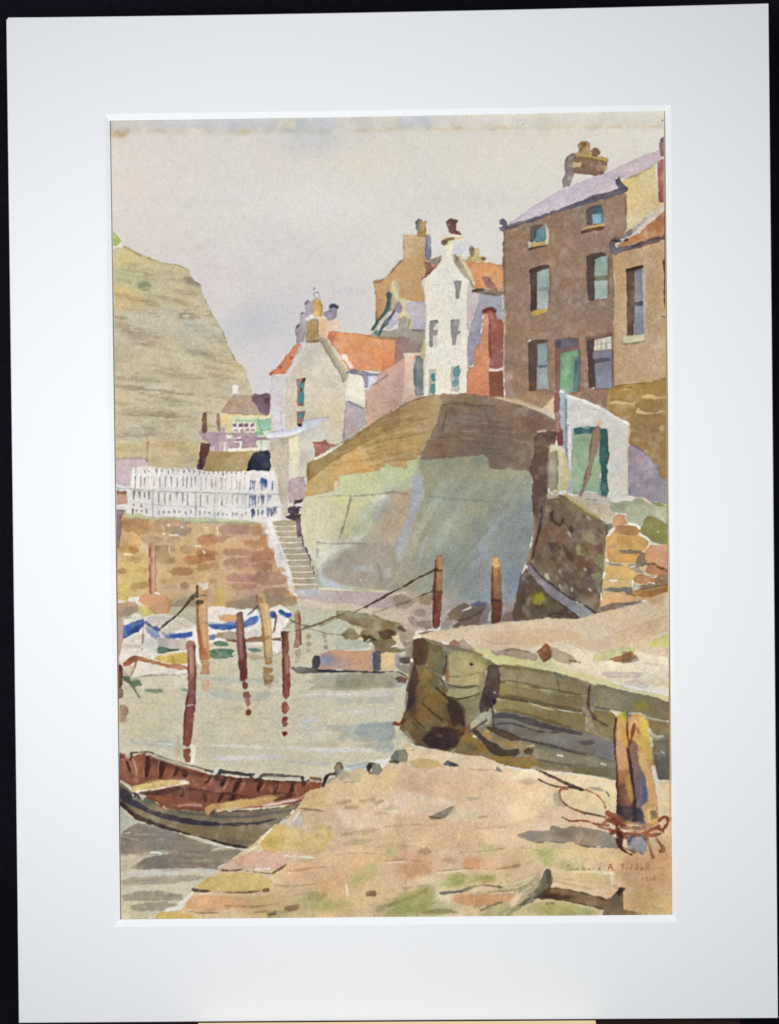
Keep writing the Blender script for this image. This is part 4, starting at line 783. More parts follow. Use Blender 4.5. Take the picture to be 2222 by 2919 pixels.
l('B0B4B0', '76,450 230,456 500,480 800,492 1200,500 1680,520', [2.8, 2.2, 2], a=.85, j=.4); l('C3C5C2', '210,590 500,640 1000,662 1300,660 1680,664', [1.8, 1.6], a=.8, j=.4)
l('B4B8B6', '505,470 505,600 506,770', 3.4, a=.8, j=.4); l('B0B4B2', '996,500 996,640 994,760', 3, a=.8, j=.4); l('B4B8B4', '1215,510 1212,660 1206,770', 3.6, a=.85, j=.4)
use('picket_fence')
T('M', KL); m('B9B9B6', '0,520 120,520 260,515 340,515', 1.5, a=.8); m('B9B9B8', '0,660 150,664 340,664', 1.6, a=.8)
T('C'); n('C9987F', '58,618 126,624 130,690 60,694', e=.06); n('94665A', '58,612 124,616 120,632 60,634', e=.05); m('C2CCC8', '60,600 140,602', 3, a=.8)
# ---- steps
part('steps', 'painted_steps', 'flight of grey stone steps beside the bank')
T('M', KL)
w('C9C1B0', '230,830 420,820 530,820 560,900 560,960 600,1080 620,1200 680,1230 720,1400 760,1480 770,1600 640,1680 480,1640 430,1500 340,1230 270,1010 230,880', e=.03, c2='C2B6A2', g=(300, 850, 600, 1600))
ys = [850, 908, 970, 1034, 1100, 1168, 1236, 1304, 1372, 1442, 1512, 1580]
xl = [232, 266, 270, 300, 330, 350, 380, 404, 412, 430, 446, 470]; xr = [500, 510, 545, 575, 580, 610, 640, 660, 690, 720, 736, 760]
for y, a0, a1 in zip(ys, xl, xr):
    part('', 'painted_step', None, 'steps'); BYKEY.pop('')
    w('A59C84', '%d,%d %d,%d %d,%d %d,%d %d,%d' % (a0 - 14, y - 8, a0 + 36, y - 32, a1, y - 34, a1 + 4, y + 18, a0 + 30, y + 29), e=.1, j=.6, c2='ABA08C', g=(a0, y - 20, a1, y + 20))
use('steps')
for y, a0, a1 in zip(ys, xl, xr): m('E2DCD0', '%d,%d %d,%d %d,%d' % (a0 + 6, y + 30, (a0 + a1) / 2, y + 35, a1, y + 28), 1.5, a=.85, j=.5)
part('stair_coping', 'painted_coping', 'pale sloping edge stones of the steps', 'steps')
w('D6D1CD', '120,790 330,770 330,810 230,830 240,900 290,1010 350,1160 400,1290 430,1400 460,1520 480,1620 450,1560 400,1420 370,1350 290,1330 270,1250 250,1100 200,1110 180,1080 190,960 130,970 124,860', e=.05); m('A9A4B0', '150,870 160,900', 5, a=.5); m('B3B4C2', '300,1100 330,1250', 5, a=.5, soft=1); m('B8B2A4', '200,1100 185,1080', 3, a=.5); m('8B7C70', '130,900 140,980', 2, a=.5)
w('CBC0AE', '460,1560 480,1620 400,1600', e=0); w('B5B4BA', '480,1610 640,1600 770,1600 830,1640 1000,1700 560,1700', e=.05)
part('stair_shadow', 'painted_newel', 'dark plum stones at the head and right side of the steps', 'steps')
for s in ['470,625 500,590 570,574 576,596 530,620 490,636', '404,680 430,655 500,650 560,676 540,700 530,730 450,736 408,720', '400,775 440,750 520,756 590,740 570,790 500,810 430,800']:
    w('5C4C55', s, e=.12, j=1)
w('76686F', '500,800 545,800 545,900 550,1000 520,1000 505,900', e=.12); m('E6E0D8', '500,640 530,630', 3, a=.9); m('E6E0D8', '550,690 545,720', 3, a=.9); m('3E3138', '420,690 520,700', 5, a=.35)
for s, r in [('566', 0)]: pass
for s, r in [('568,980 574,1040 580,1110', [4, 5, 2]), ('610,1130 625,1160 628,1200', [6, 6, 2]), ('650,1210 666,1260 660,1330', [5, 8, 3]), ('690,1340 700,1380 706,1420', [4, 4, 2]), ('740,1440 742,1500 750,1540', [5, 5, 3]), ('760,1560 766,1600', [3, 3])]: l('665A64', s, [q * .55 for q in r] if isinstance(r, list) else r, a=.9)
# ---- the great bank wall
part('bank_wall', 'painted_wall', 'great rounded sea wall, mossy green below and tan stone courses above')
T('D')
w('AEB098', '-454,450 -400,420 -239,340 -80,240 0,180 100,110 200,140 -60,420 -420,540 -470,650 -490,760 -482,860 -452,960 -418,1060 -392,1180 -372,1196 -200,1210 0,1210 100,1215 280,1245 400,1260 600,1280 760,1290 790,1200 800,1100 830,1000 870,800 860,600 870,300 600,70 300,60 100,110', e=0, v=.02)
T('C')
for c, s, so in [('D2CAAE', '1100,640 1360,600 1440,640 1420,760 1370,900 1300,960 1230,1010 1100,900', 5), ('D4CBB4', '1100,760 1260,720 1330,800 1250,940 1100,960', 8), ('CBC896', '1320,640 1600,630 1540,760 1450,860 1380,900 1400,760', 5), ('C3C684', '1340,600 1370,525 1630,490 1800,440 1800,520 1660,570 1600,625 1400,640', 3), ('BDC183', '1440,790 1560,650 1640,640 1540,800 1440,860', 5), ('B3A48C', '1600,690 1800,620 1800,1000 1600,960 1500,940 1560,780', 6), ('A99C88', '1250,1090 1300,1020 1420,940 1560,910 1800,900 1800,1200 1400,1170', 5), ('D0CCBE', '1180,960 1300,950 1380,900 1300,1000 1240,1060', 5)]:
    n(c, s, soft=so, a=.85, clip=True, v=.05)
T('D')
for c, s, so in [('BCC282', '-60,440 190,420 180,470 110,560 -40,600', 3), ('A5A17C', '190,440 600,400 620,480 860,490 850,620 600,660 220,650', 6), ('A2A286', '200,640 640,640 860,600 860,800 500,900 180,880', 8), ('8F9394', '500,780 870,640 860,1000 800,1250 520,1260 400,1150', 9), ('898D94', '520,980 820,960 790,1260 500,1250', 8), ('A0A591', '200,880 500,880 480,1200 120,1190 160,1000', 8), ('B8A78D', '-60,650 110,630 130,760 60,900 -60,960', 6)]:
    n(c, s, soft=so, a=.8, clip=True, v=.05)
T('C')
for c, x, y, rx, ry, a in [('CFC79C', 1290, 780, 130, 130, .9), ('CFC9A6', 1220, 880, 90, 120, .8), ('C9C49B', 1360, 720, 120, 70, .8), ('BFC28B', 1450, 560, 130, 60, .9), ('C0C48C', 1600, 540, 120, 90, .8), ('C7CDA0', 1500, 620, 100, 40, .5), ('C9CBA9', 1560, 760, 60, 160, .5), ('C3BE97', 1490, 830, 70, 60, .6), ('BDB7A2', 1640, 820, 70, 100, .7), ('C9C6B3', 1280, 1000, 50, 80, .8),
        ('ABA18C', 1400, 1080, 140, 70, .9), ('ADA494', 1560, 1000, 130, 110, .9), ('B0A794', 1520, 930, 140, 60, .7), ('ABA79E', 1600, 1120, 120, 60, .8), ('A9B0AC', 1650, 680, 30, 60, .6), ('B3BDB8', 1640, 900, 40, 70, .4), ('B9BFC4', 1270, 1100, 20, 60, .6), ('A9ACB0', 1340, 1170, 90, 20, .5)]:
    b(c, x, y, rx, ry, a * .45, clip=True)
T('D')
for c, x, y, rx, ry, a in [('B9BE86', 60, 480, 110, 70, .9), ('BFC48D', 20, 520, 70, 60, .7), ('B7C2A8', 0, 570, 60, 50, .7), ('BBA98F', 60, 680, 70, 80, .8), ('B5A58F', 40, 900, 80, 120, .7), ('B0A594', 60, 1050, 100, 90, .6), ('A3A08A', 330, 520, 130, 90, .8), ('A2A488', 500, 560, 160, 100, .8), ('A0A488', 300, 690, 120, 90, .8), ('A3A68A', 260, 850, 100, 70, .7), ('9DA692', 480, 700, 120, 120, .7), ('A1A9A0', 640, 620, 120, 160, .8),
        ('9CA5A5', 760, 600, 80, 160, .8), ('9AA0A6', 780, 800, 80, 160, .8), ('A3A89C', 560, 840, 120, 80, .6), ('99A2A3', 600, 1000, 160, 120, .9), ('949DA8', 720, 1080, 90, 130, .8), ('8C97AC', 580, 960, 60, 60, .7), ('9AA7A2', 430, 1060, 130, 110, .8), ('A0AA9A', 330, 960, 60, 100, .6), ('8F9AA8', 560, 1130, 120, 80, .7), ('7C88A8', 740, 1190, 50, 60, .8), ('8E97A2', 440, 1190, 120, 50, .7), ('A6AC98', 160, 1150, 110, 50, .6), ('ADA89A', 60, 1120, 100, 60, .5), ('8996A2', 640, 1190, 120, 50, .6)]:
    b(c, x, y, rx, ry, a * .45, clip=True)
n('878674', '190,430 420,405 600,400 620,480 860,490 866,700 860,1000 790,1260 300,1250 60,1200 -60,1180 120,860 230,620', soft=5, a=.34, clip=True)
n('7F8C9A', '560,900 760,700 866,640 860,1000 790,1260 420,1250 480,1050', soft=8, a=.32, clip=True)
n('707E98', '690,1100 800,1060 800,1220 700,1250', soft=6, a=.45, clip=True)
# diagonal light shafts brushed over the render
for c, s, a, so in [('A4AAB8', '160,540 214,520 218,640 160,800 110,960 70,1020 60,960 110,800 150,680', .8, 2.5), ('BCA994', '-20,640 130,610 110,760 60,880 -20,960', .55, 3), ('A9B0BC', '240,880 200,1040 190,1060 210,940', .6, 2), ('AFB3B6', '70,860 150,820 120,980 70,1030', .5, 3), ('B4AFA0', '140,830 200,820 120,1100 60,1120', .4, 4),
        ('93A0B4', '560,930 600,920 590,1000 545,1020', .5, 3), ('8E9A9A', '830,520 866,600 860,1000 800,1080 820,800', .35, 4)]:
    n(c, s, soft=so, a=a, clip=True)
for c, s, a, so in [('B4B8A0', '330,560 400,540 240,800 140,1000 120,960 240,720', .35, 3), ('A9B2A8', '460,620 520,600 300,980 220,1150 240,1000', .28, 3), ('B9A890', '60,640 160,600 60,800 -40,980 -60,900', .5, 3), ('B0B49A', '230,700 330,640 240,820 180,900', .3, 3), ('9AA8B0', '640,760 700,740 560,1000 500,1100 500,1000', .3, 3), ('8D9484', '500,420 560,420 380,760 330,760', .3, 4), ('7E887E', '700,560 760,540 560,860 520,880', .3, 3)]:
    n(c, s, soft=so, a=a, clip=True)
T('C')
for c, s, a, so in [('C9CFB4', '1500,720 1590,640 1660,620 1560,820 1450,960 1400,960', .6, 4), ('A5AFAE', '1600,680 1680,620 1680,700 1580,800 1545,780', .5, 3), ('B9C089', '1440,830 1560,760 1520,860 1450,870', .5, 4), ('D2CCB8', '1300,960 1480,880 1330,1030 1255,1090 1240,1050', .7, 3), ('A0978A', '1260,1050 1360,970 1460,930 1680,900 1680,1180 1400,1170 1290,1120', .45, 3),
        ('A39B92', '1250,1090 1300,1030 1440,1000 1680,1010 1680,1180 1480,1176 1330,1150', .45, 2.5)]:
    n(c, s, soft=so, a=a, clip=True)
n('BABFC4', '1245,1090 1262,1050 1268,1100 1300,1130 1390,1168 1460,1180 1280,1180', soft=1.2, a=.7, clip=True)
w('AFB0B2', '1450,1050 1560,1050 1560,1082 1460,1086', e=.02, own=False, soft=.8, a=.7); n('B3AFB0', '1620,1100 1660,1060 1668,1110 1640,1130', soft=.8, a=.8); n('9D958B', '1450,1090 1540,1090 1520,1130 1470,1120', soft=1, a=.6)
for s, r, a in [('1434,650 1420,720 1400,800 1370,890', [3, 4, 2], .6), ('1340,640 1480,644 1600,632 1680,620', [1.4, 2.4, 2.4], .45), ('1240,915 1320,924 1420,918 1520,920', [2.4, 1.6, 1.6], .4), ('1590,1040 1610,1090 1612,1140', [2, 2, 1.5], .6), ('1180,640 1260,650 1340,640', [1.2, 1.2], .35), ('1244,960 1240,1000', [4, 2], .4)]:
    m('7E7F76', s, r, a=a, soft=.6, clip=True)
T('D')
for s, r, a, c in [('0,625 60,620 130,632', [3, 4, 2], .5, '8B7C6B'), ('260,645 380,660 520,668 680,680', [2.5, 2.5, 1.5], .55, '7C7F70'), ('720,670 640,780 560,880 460,1000 380,1110', [2, 3, 3, 1.5], .4, '6F7A74'), ('370,795 520,810 680,790', [4, 4, 2], .3, '87917F'), ('820,530 760,620 700,720', [2, 2, 1], .35, '7E8786'), ('520,1000 440,1090 400,1130', [2, 2, 1], .3, '74808A'), ('220,870 340,880 420,860', [3, 3, 1], .3, '8C8F78'), ('560,880 640,880 700,850', [3, 3, 1], .3, '7E8878')]:
    m(c, s, r, a=a, soft=1, clip=True)
n('A39F87', '560,440 600,430 640,470 700,480 830,490 850,520 700,540 560,520', soft=3, a=.4, clip=True)
# dry-brush skim of pigment over the tooth
n('8F9890', '240,560 860,540 850,1000 780,1230 300,1200 240,900', a=.3, dry=-.42, clip=True, e=0); n('A39A88', '-260,960 200,900 220,1190 -200,1190', a=.3, dry=-.42, clip=True, e=0)
for x, y in [(-60, 0)]: pass
T('C')
for x, y in [(1490, 1130), (1300, 700), (1250, 720), (1600, 690)]: m('E4DFD2', '%d,%d %d,%d' % (x, y, x + 3, y + 6), 1.3, a=.7)
# tan stone courses above
part('bank_courses', 'painted_stonework', 'tan and dark brown stone courses forming the top of the sea wall', 'bank_wall')
T('C')
w('BC9F68', '1185,450 1220,440 1400,340 1560,240 1680,150 1760,100 1760,480 1680,470 1640,440 1630,480 1560,500 1370,520 1350,590 1330,610 1170,650 1180,560', e=.06, hue=.03, c2='C3A16C', g=(1200, 480, 1400, 600)); b('C2A878', 1260, 590, 70, 30, .6, clip=True)
T('D')
w('B0946C', '-170,280 -80,220 0,180 60,135 120,100 200,66 310,50 330,90 300,220 240,330 180,430 80,440 0,440 -60,420 -70,450', e=.05, hue=.03, c2='B79868', g=(100, 100, -60, 420)); b('A78960', 200, 120, 90, 60, .6, clip=True)
T('C')
n('9D845A', '1185,450 1240,430 1400,340 1560,240 1680,150 1720,130 1720,230 1560,310 1400,400 1290,470 1230,520 1180,560', e=.07, a=.85, hue=.03); n('A78D60', '1440,330 1640,210 1680,200 1680,290 1560,310', a=.5, soft=2)
m('E3DCCB', '1226,428 1300,390 1380,340', [2.4, 3.4, 1.6], a=.9); m('7A6544', '1400,330 1500,270 1600,200 1680,140', 2.6, a=.5); m('6F5C40', '1590,240 1596,236', 3.5, a=.5); m('7F6A48', '1184,460 1186,520', 2.2, a=.6)
m('D9CDB4', '1350,560 1346,600', 2.6, a=.7); m('E2D6BE', '1610,480 1630,488', 3, a=.8)
T('D')
for s in ['-250,330 -100,290 40,240 240,190', '-200,380 0,320 230,270', '-160,420 60,360 240,330', '-60,400 100,390 210,390', '-20,440 120,430 190,420', '-160,300 0,240 200,170 290,150', '-340,470 -200,440 -60,420']:
    m('9A7E55', s, [2, 3, 1.6], a=.45, soft=1, dry=.3, own=False)
for s in ['-300,400 -120,350', '-20,300 200,240', '0,350 220,310', '-10,400 180,380']: m('CBB184', s, [2, 3, 2], a=.4, soft=1, own=False)
T('C')
for s in ['1260,440 1400,390 1560,330 1700,290', '1330,470 1500,400 1640,350', '1300,500 1460,450 1660,400', '1340,540 1500,490 1640,455']: m('A2875A', s, [1.5, 3, 2], a=.45, soft=.8, dry=.3)
for s in ['1290,480 1460,420 1680,340', '1360,500 1560,450 1680,420', '1380,430 1560,360 1700,310']: m('CDB182', s, [1, 2.4, 1.5], a=.5, soft=.7, dry=.3)
T('D')
for k in range(11):
    y = 130 + k * 30; m(['9C8158', 'C9AE7F', '957A52'][k % 3], '%d,%d %d,%d %d,%d' % (-120 + k * 8, y + 60, 90, y + 18, 300 - k * 10, y - 6), [1, 2.6, 1.4], a=.42, soft=.8, dry=.3)
part('bank_shadow', 'painted_stonework', 'dark red-brown shaded courses with a stepped lower edge', 'bank_wall')
w('927B67', '312,52 400,48 480,46 600,64 700,84 800,110 880,140 960,170 990,200 988,250 900,270 880,290 870,340 876,400 850,470 840,490 720,480 620,480 600,430 570,400 480,410 400,416 330,424 200,430 240,330 300,220 330,90', e=.07, c2='897566', g=(400, 80, 600, 460), hue=.03, v=.06, soft=1.0)
for c, x, y, rx, ry, a in [('86704F', 440, 100, 120, 40, .6), ('7A5F50', 880, 220, 90, 50, .8), ('735D57', 560, 220, 120, 50, .5), ('86694E', 300, 360, 70, 70, .7), ('836A57', 400, 330, 100, 60, .5), ('7C6C65', 680, 330, 120, 70, .6), ('7B7366', 560, 410, 80, 40, .6), ('7D7068', 720, 450, 80, 40, .6), ('6B5349', 380, 150, 50, 40, .5), ('8A6A55', 960, 230, 30, 40, .6)]: b(c, x, y, rx, ry, a, clip=True)
r_ = np.random.default_rng(11)
for k in range(34):
    y = 90 + k * 11.5; x = r_.uniform(230, 700); L = r_.uniform(90, 260)
    m(['6B564A', '98846F', '69594F', '8F7C6C'][k % 4], '%f,%f %f,%f %f,%f' % (x, y + (x - 480) * .02, x + L / 2, y + L * .015 + 3, x + L, y + L * .06), [1, r_.uniform(1.5, 3), 1], a=r_.uniform(.25, .5), soft=.8, dry=.35, clip=True)
m('584640', '360,150 344,200 330,260', [2, 4, 3], a=.4, soft=1); m('5B4A42', '340,110 420,100 520,116 640,118', [2, 4, 2], a=.4, soft=1, clip=True)
for s in ['560,215 640,230 740,235', '660,262 740,272 760,268', '440,262 560,268', '620,190 700,200', '730,310 800,330', '430,300 520,310']: m('A89B92', s, [1, 1.6, .8], a=.5, soft=.5)
m('A28F78', '200,432 330,426 480,412', 2, a=.5); m('70665A', '600,440 610,480 720,486 830,492', 2.4, a=.4); m('D9C7A8', '620,62 720,86 820,112 900,146 970,184', 2.6, a=.85); n('CCB592', '640,60 760,78 840,96 900,130 980,160 990,190 900,150 800,112', soft=.8, a=.7)
m('54443B', '400,48 500,46 620,66', 1.6, a=.4); m('6E5A45', '0,170 60,134 130,96 220,66 310,50', 1.8, a=.5)

TILES.update(N=(1480, 1380), O=(960, 1540), Q=(310, 1600), R=(580, 1660), S=(320, 2120), U=(620, 2120), V=(1640, 2000), W=(1540, 2240), X=(1120, 1800))
KN = 440 / 1680; KQ = 370 / 1680; KR = 400 / 1680; KV = 280 / 1680; KW = 380 / 1680; KX = 540 / 1680
# ---- water of the beck
part('water', 'painted_water', 'pale green-grey harbour water with brush-streaked ripples')
T('C')
w('B9B59F', '50,1300 560,1290 920,1310 1130,1280 1240,1240 1420,1320 1700,1400 1900,1500 1950,1680 1950,1760 50,1760', e=0, v=.02)
T('E')
w('C4BCA4', '60,-40 1700,-60 1900,200 1800,500 1820,600 1700,680 1400,760 1340,900 1100,1000 900,1240 700,1350 480,1500 280,1640 60,1640', e=0, v=.02)
for c, x, y, rx, ry, a in [('BDB9A2', 1250, -130, 200, 130, .9), ('B9BBA4', 1350, -60, 160, 90, .8), ('C6C0A8', 700, 160, 160, 90, .5), ('C7BEA4', 300, 400, 220, 100, .6), ('C2BAA2', 900, 420, 250, 80, .5), ('BFB79E', 600, 480, 200, 60, .5), ('B9B5A4', 1400, 260, 220, 40, .5), ('C3BBA5', 1250, 400, 200, 70, .5), ('BDB6A2', 300, 580, 220, 40, .6), ('BEB69F', 800, 640, 260, 60, .5), ('C0B69F', 1050, 740, 250, 40, .5), ('B6B8A6', 650, 330, 120, 30, .4), ('C1B8A0', 130, 520, 90, 60, .4)]:
    b(c, x, y, rx, ry, a, clip=True)
r_ = np.random.default_rng(21)
for k in range(90):
    x = r_.uniform(80, 1650); y = r_.uniform(120, 760); L = r_.uniform(60, 340)
    m(['B0A890', 'ADA892', 'CFC8B6', 'B4AD98', 'A9A48F', 'C9C3B2'][k % 6], '%f,%f %f,%f %f,%f' % (x, y, x + L / 2, y + r_.uniform(-6, 6), x + L, y + r_.uniform(-5, 8)), [1, r_.uniform(2, 5), 1], a=r_.uniform(.12, .35), soft=1, dry=.35, clip=True)
for c, s, a, so in [('A6ACA2', '600,310 720,305 900,325 1020,320 900,360 780,362 700,350 640,350', .6, 1.5), ('A7ADA3', '630,226 800,232 1020,240 1010,262 860,258 720,262 640,250', .6, 1.2), ('A9ACA4', '140,595 300,600 460,606 450,630 340,628 180,620', .65, 1.2), ('B7B8B0', '240,625 450,640 430,664', .4, 2),
        ('99A098', '1290,510 1500,505 1680,490 1680,640 1560,640 1460,626 1560,610 1440,596 1360,590 1400,552 1300,530', .6, 1.5), ('8D948F', '1480,500 1690,488 1690,580 1600,600 1520,570 1440,560', .55, 1.5), ('B0AB98', '1110,610 1300,596 1430,600 1360,630 1160,640', .6, 1.2), ('A39F8C', '1200,215 1680,206 1700,280 1500,300 1300,296 1200,290 1240,262 1170,250 1240,232', .7, 1.5), ('A99E84', '1240,270 1500,264 1640,280 1400,302 1200,298', .5, 1.5),
        ('A4A698', '1360,350 1680,340 1690,372 1500,380 1350,376', .45, 1.5), ('C2BFC0', '1140,328 1300,318 1680,310 1700,335 1450,336 1200,344', .6, 1.5), ('C3BEC2', '1380,420 1500,412 1600,420 1500,436 1390,434', .5, 1.5), ('C3BEC6', '1150,476 1200,470 1260,476 1230,492 1160,490', .6, 1), ('C6C0C2', '630,692 800,686 1000,684 1090,690 980,704 800,706 650,712', .75, 1.2), ('CBC9BF', '560,620 800,626 1090,634 1380,640 1580,646 1540,660 1300,664 1100,650 900,640 700,634', .55, 1.2), ('C0BFC6', '1090,640 1300,652 1540,640 1560,652 1300,668', .5, 1),
        ('B2AFB0', '1060,716 1200,716 1340,730 1320,744 1200,740', .5, 1.2), ('9DA9AA', '1420,740 1540,722 1530,762 1440,766 1410,752', .7, 1), ('A1AAA8', '1560,640 1680,630 1680,660 1590,662', .6, 1), ('B5B0A0', '1360,760 1500,770 1420,840 1370,830', .5, 2)]:
    n(c, s, a=a, soft=so)
for s in ['560,622 900,628', '1140,330 1500,326', '640,700 900,692', '540,616 560,640', '1120,640 1400,656', '1390,430 1560,424', '180,600 400,622', '1640,410 1690,404', '1060,640 1100,630']: m('DDD8CE', s, 1.3, a=.6, dry=.3)
b('A9A488', 780, 412, 30, 12, .5); b('B3A98F', 430, 650, 20, 36, .6)
# lower left water, brown reflection of the rowing boat
for c, s, a, so in [('A7AB9B', '70,940 120,1020 200,1080 120,1130 70,1130', .8, 2), ('8D8274', '80,1180 100,1130 200,1080 330,1100 500,1170 720,1230 800,1240 660,1220 600,1250 300,1240 150,1260 80,1250', .95, 1), ('84796C', '180,1320 240,1280 400,1250 600,1240 780,1232 810,1260 740,1300 660,1350 420,1346 220,1350 150,1340', .95, 1), ('9C8F7D', '80,1215 200,1230 420,1240 260,1270 130,1266 80,1260', .7, 1.5), ('8A7F72', '100,1130 200,1080 280,1110 360,1160 150,1180 90,1170', .7, 1),
        ('938874', '600,1230 780,1230 800,1244 680,1300 520,1300', .5, 2), ('C4BEB4', '90,1390 160,1362 300,1350 560,1340 640,1350 600,1366 420,1372 240,1384 140,1396', .8, 1), ('A79C8A', '90,1420 160,1400 300,1392 520,1380 580,1400 480,1420 360,1430 200,1440 110,1440', .9, 1), ('B9AC96', '80,1300 200,1280 180,1340 80,1360', .7, 2), ('C9BFA9', '90,1450 400,1440 500,1440 450,1470 90,1470', .7, 1.5),
        ('9A9080', '100,1500 200,1474 330,1476 440,1500 450,1524 340,1530 200,1532 110,1530', .9, 1), ('9D927F', '150,1560 220,1546 340,1540 420,1556 340,1586 220,1592 150,1580', .9, 1), ('C6BC9F', '80,1560 140,1556 160,1600 300,1600 280,1640 80,1640', .8, 1.5)]:
    n(c, s, a=a, soft=so)
m('E8E6E0', '270,1250 330,1250 320,1262', 2.6, a=.9); m('DAD6CE', '100,1140 140,1136', 3, a=.7); m('E0DDD2', '710,1216 790,1222 830,1240', 2.4, a=.9); m('D9D3C4', '380,1596 480,1582', 3, a=.5); m('D5CDBD', '90,1150 200,1180', 1.5, a=.4)
for k in range(26):
    x = r_.uniform(90, 500); y = r_.uniform(1100, 1620); L = r_.uniform(60, 260)
    m(['7C7164', 'CFC7B8', '8E8374', 'B8AE9E'][k % 4], '%f,%f %f,%f' % (x, y, x + L, y + r_.uniform(-8, 5)), [1, 2.5, 1], a=.25, soft=1, dry=.35, clip=True)
# ---- shore ledge under the bank and boulders (tile O)
part('shore_ledge', 'painted_shore', 'lilac and buff ledge with stony mud between the steps and the posts')
T('C'); w('B4A59E', '1120,1204 1240,1190 1260,1196 1440,1196 1700,1214 1760,1270 1720,1330 1480,1310 1330,1270 1140,1246', e=.05); w('C4B7A4', '1135,1244 1330,1272 1480,1306 1640,1330 1780,1380 1720,1400 1560,1346 1400,1316 1250,1296 1130,1292', e=.05)
w('B2B2B4', '1120,1190 1250,1190 1262,1206 1180,1230 1125,1220', e=.03); m('CFC49E', '1256,1184 1330,1190 1440,1192 1600,1200 1700,1208', [4, 3, 2], a=.9); m('E6E1D2', '1270,1182 1380,1190 1440,1188', 2, a=.8); m('A89A70', '1420,1186 1560,1200', 1.6, a=.6)
T('O', KN)
w('B7A699', '560,570 700,540 860,560 1060,600 1060,960 900,980 700,960 600,880 420,820 380,770 400,720 560,740', e=.04, v=.05)
w('B3A3A0', '0,570 180,560 400,575 560,580 600,640 640,700 560,740 400,720 200,690 0,660', e=.05, c2='AFA09F', g=(0, 600, 500, 700)); n('BFB29C', '0,690 200,700 420,740 600,750 700,800 760,860 770,910 660,910 500,850 340,800 150,780 0,770', e=.04)
for c, x, y, rx, ry, a in [('A38E72', 980, 640, 70, 40, .7), ('9C8672', 700, 660, 90, 50, .7), ('A29081', 900, 790, 80, 40, .6), ('C3B199', 620, 800, 90, 40, .6), ('AB9A90', 850, 930, 100, 40, .6), ('C0AE9C', 760, 980, 60, 50, .6), ('9A8A80', 960, 880, 80, 30, .5), ('B29A80', 870, 1010, 40, 30, .6), ('BCAA96', 800, 720, 60, 40, .4)]: b(c, x, y, rx, ry, a, clip=True)
for c, s, a in [('978876', '600,620 700,590 800,630 860,680 760,740 660,730 640,690', .6), ('9D8A6C', '890,640 960,600 1040,600 1050,680 980,700 900,690', .7), ('988B84', '850,770 900,750 970,770 960,820 900,830 860,810', .7), ('94857D', '780,840 830,830 880,880 1040,880 1040,960 900,940 830,920 790,890', .75), ('8A7B72', '860,890 940,880 1040,890 1040,960 920,950', .5), ('82584B', '900,1020 960,1000 1060,980 1050,1010 960,1030', .8)]: n(c, s, a=a, e=.06)
m('7F6E60', '630,700 740,690 860,650', 2, a=.5); m('D9CBB6', '560,600 700,570 760,580', 3, a=.6)
part('mud_bank', 'painted_rock', 'dark olive-brown mud and stones at the water edge')
for c, s, a, kw in [('8F8166', '0,780 160,780 300,800 420,830 560,880 700,910 740,980 680,1000 620,1060 640,1100 540,1130 420,1160 380,1090 260,1040 280,990 380,970 200,920 80,870 0,840', 1, {}), ('9AA084', '0,790 160,784 300,796 440,840 320,850 120,830', .5, {'soft': 2}), ('7C6147', '100,860 300,930 360,980 400,1050 260,1050 300,960 180,920', .5, {'soft': 2}), ('8A6E45', '480,880 620,900 640,960 500,1000', .5, {'soft': 3}), ('5B4A38', '460,1000 560,980 640,1000 620,1060 540,1090 470,1080', .85, {'soft': 1}), ('7C6E52', '380,1080 560,1080 640,1100 660,1180 740,1190 700,1220 560,1230 480,1240 420,1200 400,1140', .95, {}), ('9B8B7C', '660,980 740,960 840,1000 840,1100 740,1140 700,1100', .9, {}),
        ('857A72', '730,1120 840,1110 830,1340 680,1340 680,1270 750,1220 740,1160', .95, {}), ('57504A', '670,1280 740,1270 830,1280 820,1340 730,1350 700,1330', .8, {'soft': 1}), ('6B655F', '650,1360 740,1350 800,1370 790,1460 680,1420', .6, {'soft': 1})]:
    w(c, s, a=a, e=.08, **kw)
w('8D8366', '60,1030 130,960 200,980 260,1050 220,1080 100,1080', e=.1); w('5E5440', '280,1040 360,1040 460,1080 380,1100 300,1120 290,1070', e=.1); n('A39A7A', '130,960 180,960 200,1000 150,1010', a=.5, soft=1)
w('6F6450', '60,1040 110,1010 140,1050 100,1076', own=False, a=.6); w('CFC29A', '610,1050 680,1040 670,1090 630,1090', own=False, a=.9); w('C3B4A0', '620,1150 700,1130 740,1170 700,1180', own=False, a=.8); m('E6E0D4', '600,1160 660,1140', 2, a=.8); m('5A4632', '680,950 740,980', 4, a=.8); m('77694C', '300,800 420,820 540,880 680,910', 2, a=.6)
m('6B6A55', '0,1030 60,1034', 2, a=.5)
w('A8B09A', '0,1050 60,1080 280,1090 300,1130 380,1110 420,1180 340,1200 180,1190 0,1200', own=False, e=.02, a=.8); m('DDDCD0', '270,1190 370,1180 360,1120 400,1150', 1.8, a=.8); m('C9D3C4', '300,1120 360,1080', 2, a=.7)
w('BFC0AE', '640,1260 750,1220 740,1270', own=False, a=.8)
n('9A947F', '0,1460 300,1440 700,1430 780,1470 770,1560 600,1600 0,1620', soft=2, a=.7); n('918A75', '0,1530 300,1530 600,1560 200,1590 0,1590', soft=2, a=.6); n('A9AC9B', '640,1540 780,1530 780,1600 660,1600', soft=2, a=.6)
n('6E4E46', '650,1500 700,1490 770,1510 750,1546 670,1540', e=.1, a=.8); m('55504E', '630,1430 700,1440 770,1490', [2, 3, 2], a=.8)
part('slab', 'painted_slab', 'long stone slab in blue, orange and buff lying in the water')
T('O', KN)
